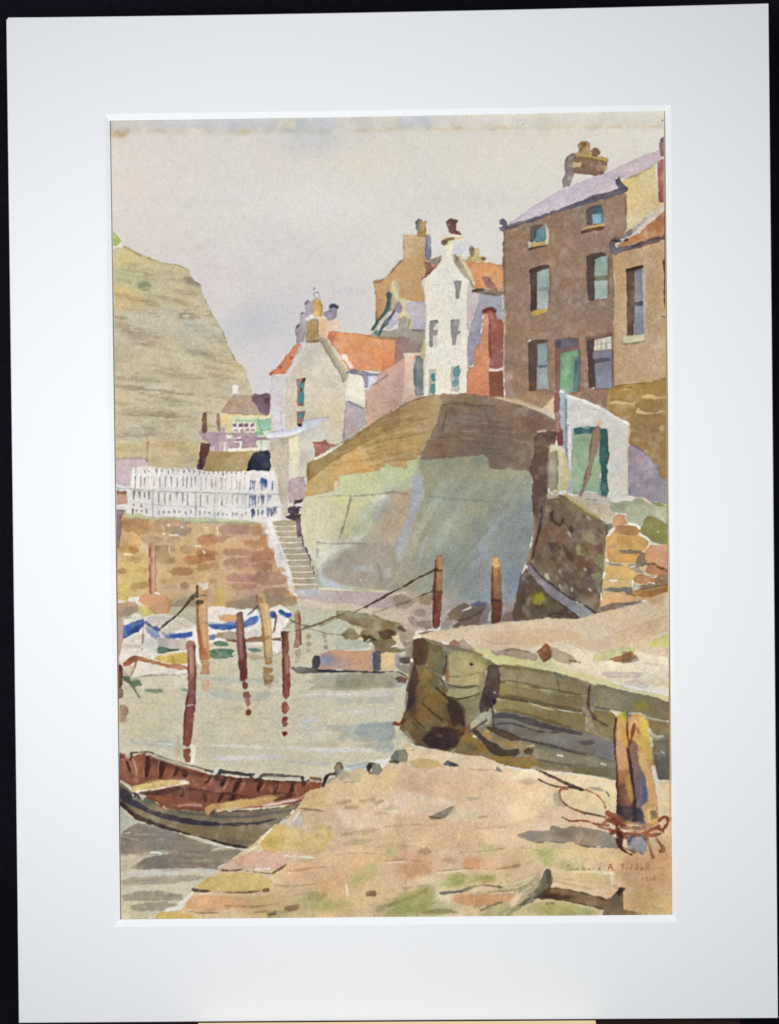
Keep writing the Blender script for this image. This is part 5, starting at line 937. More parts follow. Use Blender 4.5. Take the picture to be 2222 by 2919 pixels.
w('C0987A', '-190,1280 -140,1220 0,1205 200,1205 400,1195 420,1230 400,1420 300,1420 -200,1400 -230,1380', e=.06); b('C5987A', 0, 1230, 120, 40, .7, clip=True); b('B4A0A0', 100, 1350, 120, 60, .6, clip=True); b('C99A72', 220, 1290, 70, 60, .7, clip=True); b('9E97A4', 390, 1290, 40, 90, .8, clip=True)
T('R', KR); b('8389A6', 1480, 920, 90, 60, .95, clip=True); b('8F93AC', 1440, 960, 60, 60, .7, clip=True); b('AC9AA0', 1600, 1000, 90, 40, .6, clip=True); w('54505A', '1300,1010 1310,920 1340,870 1390,880 1390,1000 1360,1040 1300,1050', e=.1); m('BFA593', '1340,860 1400,850 1480,852', 2, a=.7)
n('6C6862', '1055,1024 1140,1020 1300,1020 1400,1050 1680,1064 1680,1086 1400,1076 1250,1090 1130,1090', e=.08)
T('O', KN)
w('615E68', '402,1230 430,1210 480,1220 490,1400 440,1430 405,1420', e=.1); w('CDB283', '490,1240 560,1224 660,1230 650,1320 640,1400 600,1420 485,1420', e=.05); b('D5C09A', 560, 1340, 50, 60, .6, clip=True); n('8C8498', '640,1240 690,1250 680,1400 640,1400', soft=1.5, a=.8); m('E4DCC6', '520,1230 600,1226', 2, a=.6)
m('46424A', '-200,1420 0,1425 300,1430 420,1440 640,1424', [2.6, 3, 2], a=.9); m('D6CFC4', '100,1200 300,1196 380,1190', 1.8, a=.7)
# rubble at the foot of the bank right of the first post
part('rubble', 'painted_rock', 'brown rubble at the foot of the sea wall')
w('A29A96', '1140,600 1300,640 1480,680 1680,680 1690,960 1500,975 1260,980 1130,985', e=.03); w('86715F', '1210,800 1300,730 1400,690 1480,710 1600,690 1680,720 1680,800 1500,870 1300,880 1240,860', e=.08, hue=.02); w('7A6557', '1400,780 1560,700 1680,720 1680,860 1640,900 1440,960 1280,960 1250,930 1330,880', e=.08); n('72625E', '1500,760 1680,740 1680,900 1560,910', soft=2, a=.5)
m('E0DACE', '1370,766 1420,750 1460,730', 2, a=.8); m('55443A', '1300,880 1440,850 1560,790 1640,720', 2, a=.5); n('5E6174', '1460,690 1560,670 1680,690 1640,710 1480,720', soft=1, a=.8); n('B3AEA8', '1150,620 1240,640 1260,700 1160,720', soft=1, a=.7); w('9A8C84', '1170,860 1260,850 1280,900 1200,960 1150,950', own=False, a=.7); m('D9D3CC', '1256,870 1270,910 1310,900', 2, a=.7); m('8A7A72', '1180,850 1300,860', 2, a=.5)
T('D'); n('8B7B70', '680,1340 720,1370 780,1300 790,1250 730,1290', soft=1, a=.6); w('8B827F', '590,1270 780,1260 790,1370 640,1400 590,1395 540,1390', own=True, a=.8, e=.04); n('7B6658', '660,1350 740,1320 770,1250 790,1290 760,1370 690,1376', a=.7); m('D8D2C8', '600,1370 610,1320', 2, a=.7)
# ---- dark buttress and mossy wall (tile N)
part('buttress', 'painted_wall', 'dark brown buttress post at the end of the sea wall')
T('D')
w('6D5A50', '870,300 890,276 940,262 990,272 1000,300 984,350 960,360 955,420 950,500 945,620 936,680 920,800 890,960 850,1010 820,1060 830,1000 850,940 868,860 862,700 850,660 862,560 845,490 850,440 872,400 868,340', e=.09, v=.06); b('5A4C48', 960, 300, 40, 26, .6, clip=True); b('785D47', 880, 440, 26, 90, .6, clip=True); b('6A5858', 885, 600, 24, 120, .5, clip=True); m('9A8A78', '868,760 874,880 840,980', 3, a=.6); m('D2CAC0', '890,268 930,258', 2.4, a=.8)
part('yellow_post', 'painted_post', 'two pale squared posts beside the shed')
w('9C9078', '950,380 980,366 1000,380 1004,480 996,600 960,620 950,500', e=.08); w('BDB78E', '1000,370 1030,364 1056,420 1060,470 1084,500 1080,600 1050,610 1000,620 1000,480', e=.06, c2='B9B68A', g=(1010, 380, 1030, 620)); w('C6C2AC', '958,356 970,342 1000,350 1040,366 1050,400 1020,380 990,372 964,384', e=.03); m('6D6A68', '1000,384 1004,500 1000,610', 2, a=.7); m('8B8A90', '950,400 948,600', 2.4, a=.5); w('A7A9B3', '1060,400 1084,520 1090,620 1064,610 1078,520', own=False, e=.03, a=.8)
T('N', KN)
part('moss_wall', 'painted_wall', 'mossy dark rubble wall with a sloping pale coping')
w('7F6E5C', '290,150 330,120 420,110 520,130 640,220 860,360 960,440 980,560 950,620 965,800 940,930 900,1060 920,1150 885,1250 885,1410 830,1400 700,1320 520,1240 330,1080 200,980 120,870 130,780 210,640 250,400', e=.06, v=.07, hue=.04)
for c, x, y, rx, ry, a in [('8B7C5C', 600, 240, 120, 60, .7), ('82745A', 760, 380, 130, 60, .7), ('6B584A', 380, 340, 70, 80, .6), ('84604C', 290, 560, 60, 140, .7), ('7E5F4C', 430, 600, 80, 120, .6), ('6E563A', 640, 760, 100, 60, .7), ('734D3C', 680, 880, 110, 70, .7), ('6A5540', 560, 1020, 160, 90, .6), ('6F584A', 740, 1180, 140, 90, .6), ('7B6748', 330, 860, 90, 110, .6), ('6D5348', 880, 680, 60, 70, .6), ('87805E', 900, 550, 40, 60, .7), ('615448', 210, 800, 50, 80, .6), ('6E5F55', 400, 240, 90, 50, .5), ('5F4A3C', 780, 960, 80, 50, .6), ('77694A', 760, 680, 60, 60, .5)]: b(c, x, y, rx, ry, a, clip=True)
r_ = np.random.default_rng(31)
for k in range(46):
    x = r_.uniform(260, 880); y = r_.uniform(260, 1250); L = r_.uniform(30, 120)
    m(['4F4238', '8C7964', '5D4A3A', '8A6A50'][k % 4], '%f,%f %f,%f' % (x, y, x + L * .7, y + L * .8), [2, r_.uniform(2, 5), 1], a=r_.uniform(.25, .55), soft=1, clip=True)
for c, s, a in [('4F4339', '340,300 380,280 370,380 440,440 480,420 480,380 450,450 380,430 340,380', .8), ('5B4743', '540,470 580,450 590,520 560,530', .8), ('9A8E70', '700,500 800,580 880,650 830,660 740,620 690,570', .7), ('9A9A72', '620,700 650,650 680,740 720,760 700,790 640,770', .85), ('8D8B66', '820,840 850,780 920,770 940,880 900,920 860,870', .8), ('8F8D6C', '780,980 860,960 920,1000 900,1060 850,1060 800,1020', .8), ('6B6150', '600,620 700,640 720,680 640,660', .6), ('50413A', '320,620 380,640 440,760 400,860 360,740', .5), ('503F3B', '480,660 560,760 600,860 520,800', .5)]: n(c, s, a=a, soft=.8)
for s, r in [('540,530 560,570', 3), ('720,810 740,826', 3.5), ('440,940 470,1000', 4), ('300,990 320,1030', 5), ('570,1120 580,1160', 4.4), ('760,1140 780,1160', 2.5), ('440,1100 460,1140', 2.5), ('710,900 720,930', 2.5), ('750,350 770,380', 3)]: m('B9AE9A', s, r, a=.8, j=1)
m('4A3F40', '250,250 240,420 180,650 150,800', [2, 3, 3, 2], a=.7); m('B9A283', '150,420 150,640 110,820', 3, a=.2)
w('9D8875', '150,340 200,460 160,640 120,780 90,850 130,720 150,560', own=False, a=.5, soft=1)
m('4E4A46', '950,450 960,620 940,860 910,1060 900,1160 880,1240', 2.4, a=.6); w('6E6E62', '950,440 1000,430 1015,460 960,540', e=.1); m('8D9584', '945,700 950,860', 3, a=.5)
part('moss_wall_coping', 'painted_coping', 'yellowish sloping coping stones', 'moss_wall')
w('C2AD72', '480,110 520,100 620,170 760,280 900,370 910,390 800,340 700,270 600,210', e=.06, hue=.02); n('A9A05C', '660,230 720,250 840,340 780,330', a=.6, soft=1); w('B6A48E', '300,120 350,80 420,90 440,140 380,160 310,150', e=.1); m('5C4A44', '380,110 400,130', 3, a=.9); m('D8D0C8', '330,90 400,120', 2.5, a=.8); m('8F815E', '560,190 700,290 860,390', 2, a=.5); w('8F8264', '440,140 520,160 640,240 720,330 620,290 500,230', own=False, soft=1.5, a=.5)
part('shed_apron', 'painted_path', 'pale sandy apron in front of the shed')
w('BFB197', '560,130 660,140 720,170 900,200 1000,200 1010,280 1060,310 1050,330 1040,400 1020,420 960,430 900,370 760,280 620,190', e=.04); b('C9BE9A', 960, 370, 70, 50, .6, clip=True); b('AFA294', 800, 210, 100, 24, .6, clip=True)
n('BBB0A0', '650,130 760,150 880,180 1000,190 900,210 720,200', a=.6, soft=1); m('8B8078', '720,160 860,180 1000,190', 2, a=.5)
part('moss_wall_kerb', 'painted_kerb', 'grey-mauve kerb sweeping down beside the mossy wall')
w('83777A', '100,870 130,870 200,980 330,1080 520,1230 700,1320 820,1390 820,1420 740,1460 660,1460 480,1320 330,1220 180,1060 90,950', e=.08, c2='8C8A8D', g=(200, 1000, 720, 1400)); b('94999B', 640, 1380, 110, 50, .7, clip=True); m('4B4246', '130,870 220,990 340,1080 520,1220 700,1310 830,1400', [2, 3, 3], a=.8); m('B3A6A6', '60,880 90,840 110,760', 3, a=.5); m('A59894', '130,960 300,1130 460,1260', 2, a=.4)
part('buttress_foot', 'painted_wall', 'dark mossy foot of the buttress with yellow lichen')
w('64554A', '20,990 80,900 100,960 190,1070 330,1220 480,1320 560,1370 660,1440 640,1480 520,1470 300,1470 100,1490 -60,1500 -60,1380 -20,1180', e=.07, v=.06); b('4F463F', 40, 1250, 50, 120, .6, clip=True); b('7C7428', 200, 1240, 80, 70, .85, clip=True); b('7A6B4A', 330, 1330, 90, 70, .6, clip=True); b('77725A', 260, 1430, 150, 30, .6, clip=True); b('4A4136', 220, 1320, 60, 30, .5, clip=True); n('A09A2E', '190,1210 250,1180 290,1260 230,1310 160,1290', soft=2, a=.7); m('463E36', '340,1420 420,1400 480,1430', 3, a=.5); m('DCD8CC', '640,1410 660,1440', 2.2, a=.8); m('625448', '330,1220 460,1320 600,1410', 2, a=.5); m('5A5470', '10,1080 0,1180', 4, a=.6, soft=1)
# shrubs and ochre boulders
part('shrubs', 'painted_bush', 'soft green bushes beside the shed')
w('A4A983', '990,240 1010,200 1100,190 1230,180 1260,150 1330,150 1400,190 1440,230 1470,190 1540,190 1580,230 1680,210 1680,640 1560,660 1430,630 1400,590 1310,540 1290,450 1190,430 1150,330 1060,310 1010,290', e=.06, hue=.02); b('A9B090', 1300, 280, 150, 60, .7, clip=True); b('8F9070', 1100, 240, 80, 40, .7, clip=True); b('8C9A86', 1300, 190, 70, 30, .7, clip=True); b('AEB38C', 1350, 390, 140, 40, .6, clip=True)
w('8A8455', '1370,390 1400,350 1460,360 1540,400 1620,450 1660,460 1660,660 1560,660 1440,610 1340,540 1320,490 1360,450', e=.08, own=False, sm=1); n('847F58', '1460,210 1530,190 1580,240 1500,240', a=.8, soft=.6); m('E6E2D6', '1060,320 1160,330', 2.4, a=.8); m('E4E0D4', '1200,130 1290,150 1350,150 1420,200', 2.2, a=.7); m('DAD6CA', '1510,515 1520,525', 2, a=.7); m('D5D0C4', '1480,190 1500,196', 2, a=.7)
part('boulders', 'painted_rock', 'warm ochre boulders and layered ledges at the right')
w('CBB58C', '960,560 1030,510 1050,450 1060,330 1150,340 1190,430 1290,450 1310,540 1420,620 1440,680 1500,660 1680,660 1680,1180 1560,1190 1400,1260 1200,1300 1000,1340 885,1420 885,1330 910,1180 920,1060 920,960', e=0, v=.03)
part('', 'painted_boulder', None, 'boulders')
for c, s in [('C6946A', '1030,460 1040,380 1080,330 1140,350 1150,440'), ('BF9069', '1145,440 1150,390 1190,430'), ('AE7D4E', '1020,510 1070,460 1180,450 1270,465 1310,510 1290,560 1180,560 1080,540'), ('CC9C52', '965,620 970,560 1030,520 1090,540 1170,565 1290,565 1390,610 1420,640 1380,710 1320,730 1310,850 1160,860 1020,850 970,820'), ('D2AB66', '945,950 960,880 1080,880 1220,900 1300,960 1250,1000 1240,1030 930,1030'), ('D4AF6F', '920,1130 930,1040 1230,1040 1230,1120 1060,1120'), ('D2A878', '890,1320 910,1180 1160,1170 1220,1210 1400,1250 1180,1300 1000,1300'), ('C99674', '1380,720 1440,660 1500,665 1640,670 1680,680 1680,950 1560,900 1450,860 1390,850'), ('B98050', '1250,1020 1300,980 1400,1000 1520,1040 1560,1060 1420,1090 1300,1090 1260,1060'), ('B87F42', '1220,1170 1330,1140 1500,1110 1640,1090 1660,1160 1560,1180 1440,1230 1300,1230 1220,1210'), ('B9835F', '1360,940 1400,880 1500,890 1540,900 1640,960 1680,960 1680,1000 1500,980 1400,980')]:
    part('', 'painted_boulder', None, 'boulders'); BYKEY.pop('')
    w(c, s, e=.1, hue=.03, j=.9)
use('boulders')
b('C38838', 1140, 620, 60, 40, .8); n('C58A36', '1090,570 1200,570 1240,680 1110,690 1090,640', soft=2, a=.7)
for c, s, a in [('7F7466', '1090,720 1200,715 1320,720 1380,760 1380,880 1340,900 1270,890 1280,820 1310,760 1200,760 1100,745', .9), ('888985', '950,850 1040,865 1150,880 1280,870 1300,900 1160,890 1000,880', .9), ('77736B', '925,1140 1020,1130 1230,1130 1220,1200 1170,1200 1160,1170 930,1165', .9), ('80726A', '890,1340 1000,1300 1180,1290 1360,1270 1300,1300 1100,1370 890,1415', .95), ('7A6152', '1440,1000 1560,1010 1680,1000 1680,1040 1540,1050', .7), ('7E6A50', '1300,1100 1400,1090 1520,1060 1680,1050 1680,1100 1500,1110 1340,1150', .8), ('8A8984', '1210,910 1290,900 1360,970 1300,960', .8), ('6A4D3A', '1380,870 1480,860 1500,880 1400,890', .7), ('674A3A', '1500,900 1560,910 1680,960 1640,960', .7), ('B0ADA8', '1240,1080 1300,1100 1340,1120 1240,1120', .8)]: n(c, s, a=a, e=.07)
for s, r in [('970,560 1020,510 1040,490', 3), ('1190,430 1280,440 1310,480', 3), ('1310,540 1400,590 1430,640 1380,710', 3), ('960,830 970,850', 3.4), ('930,970 920,1020', 4), ('1000,1050 1060,1050', 3), ('1220,900 1260,890', 2.4), ('1410,1070 1470,1080', 2.5), ('1240,1060 1230,1120', 2.4), ('890,1190 900,1260', 2), ('1440,1020 1490,1010', 2)]: m('E9E4DA', s, r * .8, a=.9)
m('7C4F2E', '1480,1160 1560,1150 1650,1100', 3, a=.5, soft=1); n('A0632F', '1400,1180 1500,1150 1640,1130 1660,1170 1560,1190 1440,1230', soft=1.5, a=.6); m('8F8868', '980,690 1040,670', 3, a=.5, soft=1)

# ---- moored boats (tiles Q and R)
T('Q', KQ)
part('back_boat', 'painted_boat', 'orange-brown boat moored by the quay wall, partly behind the blue and white coble')
w('B49A86', '80,560 200,540 340,510 380,560 380,660 300,700 110,740 80,700', e=.05); w('C9A283', '110,590 200,555 350,515 380,540 340,570 200,600 110,640', e=.04); n('A0907C', '110,680 200,620 370,580 380,640 260,700 130,730', soft=1.5, a=.8)
w('D3B24F', '100,400 150,410 220,450 270,500 230,530 180,490 100,470', e=.08); w('E0DAD0', '270,480 400,460 410,480 370,520 260,510', e=.02, own=False); m('E0DACB', '110,515 200,520', 3, a=.8); b('C3AE68', 230, 430, 60, 30, .3)
part('orange_hull', 'painted_hull', 'orange stern', 'back_boat')
w('D49E74', '385,520 410,450 470,430 560,432 640,440 720,440 760,480 790,540 800,600 770,660 700,690 610,680 560,650 480,590 400,550', e=.08, c2='D09A74', g=(420, 460, 700, 660)); n('B08A62', '760,470 820,510 800,600 770,650 770,560', soft=1.2, a=.7); m('E5DED4', '370,530 420,570 500,610', 4, a=.9); m('B07A58', '520,620 600,680', 3, a=.5)
w('D9C04F', '390,590 440,580 520,610 590,660 590,700 520,715 430,690 400,640', e=.1); w('E3DCD2', '300,690 360,672 400,690 430,720 390,740 300,740', own=False, e=.02)
part('left_mast', 'painted_mast', 'slim red-brown mast of the boat by the quay wall', 'back_boat')
w('B5876B', '528,-200 540,-230 600,-210 616,-180 620,0 610,400 560,430 528,400 530,200', e=.06); m('D2B09A', '585,-200 580,100 580,400', 4, a=.7); m('8C5F48', '530,-160 534,150 545,420', 3, a=.7); m('E6DED4', '610,410 660,420', 3, a=.9)
part('white_coble', 'painted_boat', 'white rowing coble with two broad blue bands at the left edge')
w('D9D4CC', '170,760 260,740 420,745 560,690 700,680 830,720 940,740 1060,790 1130,840 1160,1000 1180,1280 1120,1330 1000,1180 640,1200 160,1180 180,1000', e=.0, v=.015)
w('C5BFB7', '520,720 640,700 840,725 700,850 600,820 500,780', e=.03, own=False, soft=1); w('C9C1B1', '660,900 760,860 860,740 960,760 1060,800 1120,840 1000,860 880,890 700,930', e=.03, own=False, soft=1); m('B3A894', '860,760 960,830 1080,870', 2, a=.4, soft=1)
w('4A69B2', '195,850 300,790 400,760 450,755 465,800 440,850 380,900 280,950 220,985 190,990 195,930', e=.12, hue=.03); m('3A5390', '250,930 350,880 430,830', 5, a=.5); m('6B9DBE', '200,860 220,960', 4, a=.5)
w('7482A6', '540,830 640,850 670,880 620,900 560,870 490,810 480,780', e=.08); n('6D6875', '480,770 520,800 560,830 520,840', a=.6); n('93A3C6', '485,850 560,870 650,920 650,990 590,980 510,930 480,890', e=.05); m('4E5C94', '580,870 650,890', 4, a=.7); m('8093BE', '560,950 640,990', 4, a=.6)
n('5472B8', '730,980 860,940 1075,920 1080,970 960,990 820,1010 760,1000', e=.08); n('8A90A8', '690,930 760,940 860,930 780,990 720,980', soft=1.5, a=.7); m('4A5FA0', '800,970 940,960 1060,945', 4, a=.6)
w('BDB3AA', '640,1000 740,1000 900,1010 1000,1010 1010,1150 900,1150 760,1130 640,1130', e=.04, own=False); n('BCB3A4', '190,1060 320,1080 430,1060 420,1120 300,1130 200,1120', soft=1.5, a=.6); n('C8BFB4', '280,1020 420,960 430,1000 300,1050', soft=1.5, a=.6); n('C9C3BC', '440,1040 560,1000 640,1000 640,1110 450,1120', soft=1.5, a=.4)
m('9A8B76', '455,830 445,960 434,1150', 2, a=.8); m('A59B88', '200,1110 320,1080 430,1040', 1.6, a=.5); n('B59C96', '110,740 190,760 180,1000 150,1200 120,1200', e=.04, a=.8)
n('61795F', '640,1130 700,1120 800,1140 900,1150 800,1170 740,1195 650,1195', soft=.8, a=.9); m('47503F', '780,1150 900,1148', 2.5, a=.7); b('6C8F6E', 680, 1150, 50, 24, .7)
part('yellow_boat', 'painted_boat', 'white boat with an orange gunwale and yellow interior at the left edge')
w('DDD7CC', '160,1180 300,1190 560,1210 700,1200 860,1170 1000,1180 1020,1480 700,1470 380,1500 300,1500 200,1400 140,1260', e=0, v=.015)
w('DAB75B', '590,1260 680,1215 800,1190 860,1180 900,1190 960,1180 1000,1200 1005,1320 880,1330 760,1310', e=.07, hue=.03, c2='D3A83F', g=(650, 1250, 950, 1250)); m('A98A3C', '830,1230 840,1300', 2.5, a=.5); m('E4DCCB', '680,1220 840,1180 900,1190', 3, a=.6)
n('C07E56', '190,1320 230,1280 350,1230 440,1255 600,1290 800,1340 1000,1350 1010,1390 920,1400 760,1370 560,1320 400,1280 330,1300 280,1350 200,1355', e=.1, hue=.02); n('C2603F', '190,1320 290,1290 320,1310 260,1350 200,1356', a=.7); n('8A6B54', '220,1290 330,1230 360,1240 300,1290', a=.8); m('8A6B52', '360,1260 340,1380 290,1480', [2.4, 3.6, 2], a=.8); m('9A8068', '180,1380 220,1460 280,1500', 2, a=.6)
n('C3B89C', '200,1370 320,1340 330,1400 280,1470 220,1430', soft=1, a=.8); n('D8CFBD', '380,1500 700,1490 1020,1490 1020,1640 500,1640 300,1600', soft=2, a=.7); m('8E8878', '400,1490 600,1470 1010,1465', 1.8, a=.7)
n('5F7B5B', '190,1490 260,1500 290,1560 400,1540 420,1600 340,1610 290,1580 200,1540', soft=.8, a=.85); b('678D68', 360, 1560, 40, 40, .8); m('6D6A58', '200,1510 290,1590 350,1680 400,1760', 2.4, a=.7); n('6F8A6A', '470,1660 690,1655 690,1690 500,1690', soft=1, a=.8); n('6D8A78', '940,1650 1040,1640 1040,1690 960,1690', soft=1, a=.7); m('C8BFA9', '640,1620 1000,1610', 2, a=.6)
part('edge_post', 'painted_post', 'dark red-brown post at the very left edge of the water')
w('6F4C47', '110,1370 140,1340 175,1360 180,1480 160,1530 110,1530', e=.1); w('6A3F39', '110,1560 150,1550 175,1590 150,1620 110,1620', e=.1); T('E'); w('7E5C4E', '60,190 100,190 100,250 90,290 60,290', e=.1); w('8C6651', '70,290 105,300 105,340 70,355', e=.1); w('9C7B66', '70,395 120,390 130,430 110,490 70,480', e=.1, a=.85); n('A98F78', '100,450 140,470 120,500 90,490', soft=1, a=.5)
# second coble
T('R', KR)
part('blue_coble', 'painted_boat', 'white coble with a blue band moored below the steps')
w('DED9D2', '60,320 120,285 250,300 400,330 560,320 660,340 760,370 860,290 920,270 1010,320 1056,380 1000,500 940,660 900,860 700,740 500,700 160,700 50,740 50,500', e=0, v=.015)
n('CFA97A', '180,400 260,385 390,395 400,460 280,470 200,450', e=.05); n('CFCBCC', '60,330 240,310 300,360 160,440 70,420', soft=2, a=.5); n('4668B8', '60,500 180,500 330,490 410,490 400,545 260,565 130,560 70,530', e=.1); n('8E9CC4', '60,470 200,490 400,470 400,500 200,505 60,505', soft=1.2, a=.7)
n('4466B6', '480,490 560,430 640,410 665,430 640,470 560,500 510,530 480,530', e=.12); n('93A0C8', '490,480 640,400 690,410 680,450 520,550', soft=1.2, a=.4); n('3F5CB0', '790,370 830,350 860,370 850,420 820,430', e=.1); n('4A66B0', '905,340 940,330 1000,365 1050,380 1040,410 1000,420 940,390', e=.1); m('8CA0CE', '800,360 800,420', 3, a=.5); m('3A4A88', '920,330 1010,400', 3, a=.4)
m('66625C', '870,400 865,500 840,600', [2.4, 3, 1.5], a=.8); n('A0917F', '160,620 300,590 400,600 410,690 280,690 170,650', soft=1, a=.85); n('C6BDB3', '490,600 640,560 720,610 700,650 520,670', soft=1.5, a=.7); n('9A8068', '140,620 240,600 220,660 160,660', soft=1, a=.6); n('7480AE', '60,640 130,620 160,650 120,690 70,690', soft=.6, a=.9)
w('8F6F56', '280,680 420,690 520,680 720,665 930,670 930,700 720,700 540,715 400,710 280,700', e=.08, own=False); m('6F5746', '300,700 460,708', 2, a=.5)
n('5D8263', '130,720 200,700 290,730 300,760 200,770 140,750', soft=.6, a=.9); n('54785A', '60,830 140,800 240,790 370,820 340,850 260,850 370,885 250,910 130,905 80,870 130,850', soft=.6, a=.9); n('5F8466', '540,800 640,790 720,800 700,830 600,830', soft=.6, a=.85); n('B39A76', '540,870 680,880 740,900 620,925 560,910', soft=1, a=.7); m('A08461', '750,880 860,880 950,830', 2, a=.7)
b('DCD7CC', 640, 740, 120, 24, .8); b('DFDAD2', 880, 780, 50, 60, .7); b('DED8CE', 240, 780, 120, 16, .4)
# posts
def post(key, label, s, col, c2, g):
    part(key, 'painted_post', label); w(col, s, e=.09, j=.7, c2=c2, g=g, hue=.02)
T('Q', KQ)
post('post_white_top', 'tall tan mooring post with a white top and a rope', '1150,280 1200,270 1290,275 1296,340 1270,500 1276,700 1290,900 1300,1100 1310,1270 1200,1290 1180,1200 1150,840 1140,600 1140,400', 'CBA377', 'C08F66', (1220, 300, 1240, 1280))
n('DCD6C8', '1160,285 1290,278 1285,350 1220,370 1190,320', soft=.8, a=.9); m('7E5F47', '1150,520 1150,760 1180,1000 1190,1260', [3, 4, 4, 4], a=.7, soft=1); n('B5714E', '1160,960 1200,1000 1290,1240 1280,1285 1200,1290 1170,1150', soft=1.5, a=.8); m('8F7047', '1150,790 1280,800', 3, a=.6, soft=1); m('CFB38C', '1230,560 1240,900 1250,1100', 4, a=.5, soft=1); n('D0A77A', '1210,860 1290,860 1300,1100 1250,1100', soft=2, a=.5)
w('BE8A64', '1210,1290 1300,1290 1306,1340 1280,1390 1300,1460 1200,1450 1220,1380 1195,1330', e=.1); n('C8A288', '1210,1540 1290,1530 1300,1620 1300,1680 1220,1680', e=.05, a=.8); m('54473D', '1150,330 1150,450', 3.4, a=.9); m('4A3C34', '1150,540 1210,530', 4, a=.9); m('77675A', '1160,440 1250,440', 2.5, a=.7); m('E9E4DA', '1110,840 1140,1000 1160,1300 1190,1340', [2, 3, 2], a=.8)
part('mooring_rope', 'painted_rope', 'dark rope slanting down from the white-topped post to the coble')
l('62564B', '1150,400 1050,500 960,620 860,720 740,810 660,880', [2.2, 2.6, 3, 2.6, 2, 1.6]); m('3F362F', '880,700 1140,440', 1.5, a=.5)
T('R', KR)
post('post_plum', 'dark plum mooring post in front of the blue-banded coble', '402,375 440,350 470,360 480,450 490,600 505,800 520,1000 535,1140 500,1180 455,1180 430,1000 410,760 400,560', '8E6C62', '7A4A45', (430, 400, 490, 1150)); n('74433F', '430,960 500,960 530,1100 530,1160 460,1170 440,1060', soft=1.2, a=.7); m('A88A80', '430,420 440,640 460,900', 3, a=.5, soft=1); m('5B3A38', '480,560 510,900', 2, a=.5)
for s, c in [('470,1200 500,1190 535,1215 530,1260 510,1280 480,1270', '7E5348'), ('485,1320 540,1315 555,1360 530,1390 490,1390', '8C6557'), ('490,1400 550,1400 560,1460 530,1500 510,1440', '957866'), ('515,1530 550,1520 575,1545 545,1590 515,1570', '7F5546')]: w(c, s, e=.12)
post('post_tan', 'tan mooring post with a cut top leaning between the two cobles', '635,150 660,135 740,140 750,200 780,300 800,450 820,600 825,760 830,880 740,890 720,700 705,480 680,300 640,220', 'C7A674', 'C4A67A', (690, 180, 780, 880)); n('A97F50', '650,170 720,180 710,240 660,250', soft=1.5, a=.6); m('8F7350', '660,280 700,440 724,700 740,880', 3, a=.7, soft=.6); m('D8C49A', '740,260 780,440 800,700', 5, a=.5, soft=1); m('8A8AA0', '690,380 710,480', 4, a=.6, soft=1); m('7A5C3D', '640,160 650,230', 2.4, a=.7); n('9A7850', '720,640 820,640 830,680 730,690', soft=1, a=.5); m('86693F', '700,230 760,240', 2, a=.4)
for s, c in [('740,900 820,890 835,950 800,990 750,980', 'B08A58'), ('730,1020 840,1020 845,1070 760,1090 725,1080', 'A88252'), ('730,1110 850,1110 840,1160 740,1170', 'A9855A'), ('745,1175 830,1175 800,1215 750,1230', '94714F'), ('760,1230 820,1220 800,1270', 'C0A98C')]: w(c, s, e=.1, a=.9)
post('post_red', 'red-brown mooring post carrying two slanting ropes', '945,600 980,590 1015,610 1020,800 1030,1000 1036,1200 1025,1360 985,1400 955,1340 950,1100 945,800', '96695A', '87493F', (980, 620, 1000, 1380)); n('7A4A40', '945,600 990,600 980,760 950,800', soft=1, a=.6); n('8C5546', '950,780 1030,800 1020,850 950,840', soft=1, a=.5); m('BB968A', '1000,860 1004,1080', 4, a=.5, soft=1); m('5E3B36', '950,620 956,900 960,1300', 2, a=.6)
for s, c in [('950,1440 990,1430 1030,1490 1000,1560 980,1590 950,1540', '9A6455'), ('950,1610 1000,1600 1020,1630 990,1670 950,1650', '8C5243')]: w(c, s, e=.1)
T('E')
for s, c in [('1034,485 1066,495 1058,520 1038,515', '8C5A4A'), ('1034,545 1060,545 1066,560 1046,572 1036,562', '7F4434')]: w(c, s, e=.1)
T('R', KR)
post('post_far', 'short brown stake beside the blue-banded coble', '1100,380 1130,330 1150,350 1160,460 1165,600 1160,640 1175,740 1130,780 1090,770 1110,640 1100,500', 'B08C66', '9E7A66', (1130, 340, 1140, 760)); m('6F4E3A', '1150,380 1160,560 1170,740', 2.4, a=.7); n('A9776A', '1110,480 1150,490 1150,600 1110,640', soft=1, a=.6)
for s, c in [('1230,640 1270,600 1300,640 1280,680 1240,690', 'A89070'), ('1230,720 1260,695 1295,720 1270,770 1240,760', 'A38E76'), ('1430,620 1480,620 1480,660 1440,680', 'A48C6C'), ('1440,680 1490,690 1490,720 1450,720', 'A58D70'), ('1440,760 1480,745 1505,770 1480,805 1440,790', '9C8168'), ('1100,820 1150,810 1170,860 1140,900 1110,880', 'A99A7F'), ('1240,800 1280,800 1270,830 1250,830', 'A9A58A'), ('1110,900 1150,900 1140,960 1110,960', 'B3A88C')]: n(c, s, e=.08, a=.75)
T('D')
post('post_stern_left', 'brown mooring post with a rope, left of the pair below the sea wall', '295,1000 325,985 334,1010 330,1100 326,1200 322,1300 318,1400 300,1420 276,1418 272,1300 282,1180 286,1080', 'B0845F', '7F5A4A', (310, 1000, 300, 1400))
n('C9A67C', '310,1000 334,1000 330,1070 312,1070', soft=1, a=.7); m('5B3D33', '294,1020 284,1200 278,1400', [2, 3, 4], a=.7, soft=.6); n('7A4B3D', '280,1210 322,1210 316,1400 280,1416', soft=1.5, a=.7); m('4B3A30', '280,1076 330,1078', 2.4, a=.8); m('5E4636', '276,1200 326,1206', 4, a=.6); m('D8CFC4', '272,1260 268,1400', 2, a=.6)
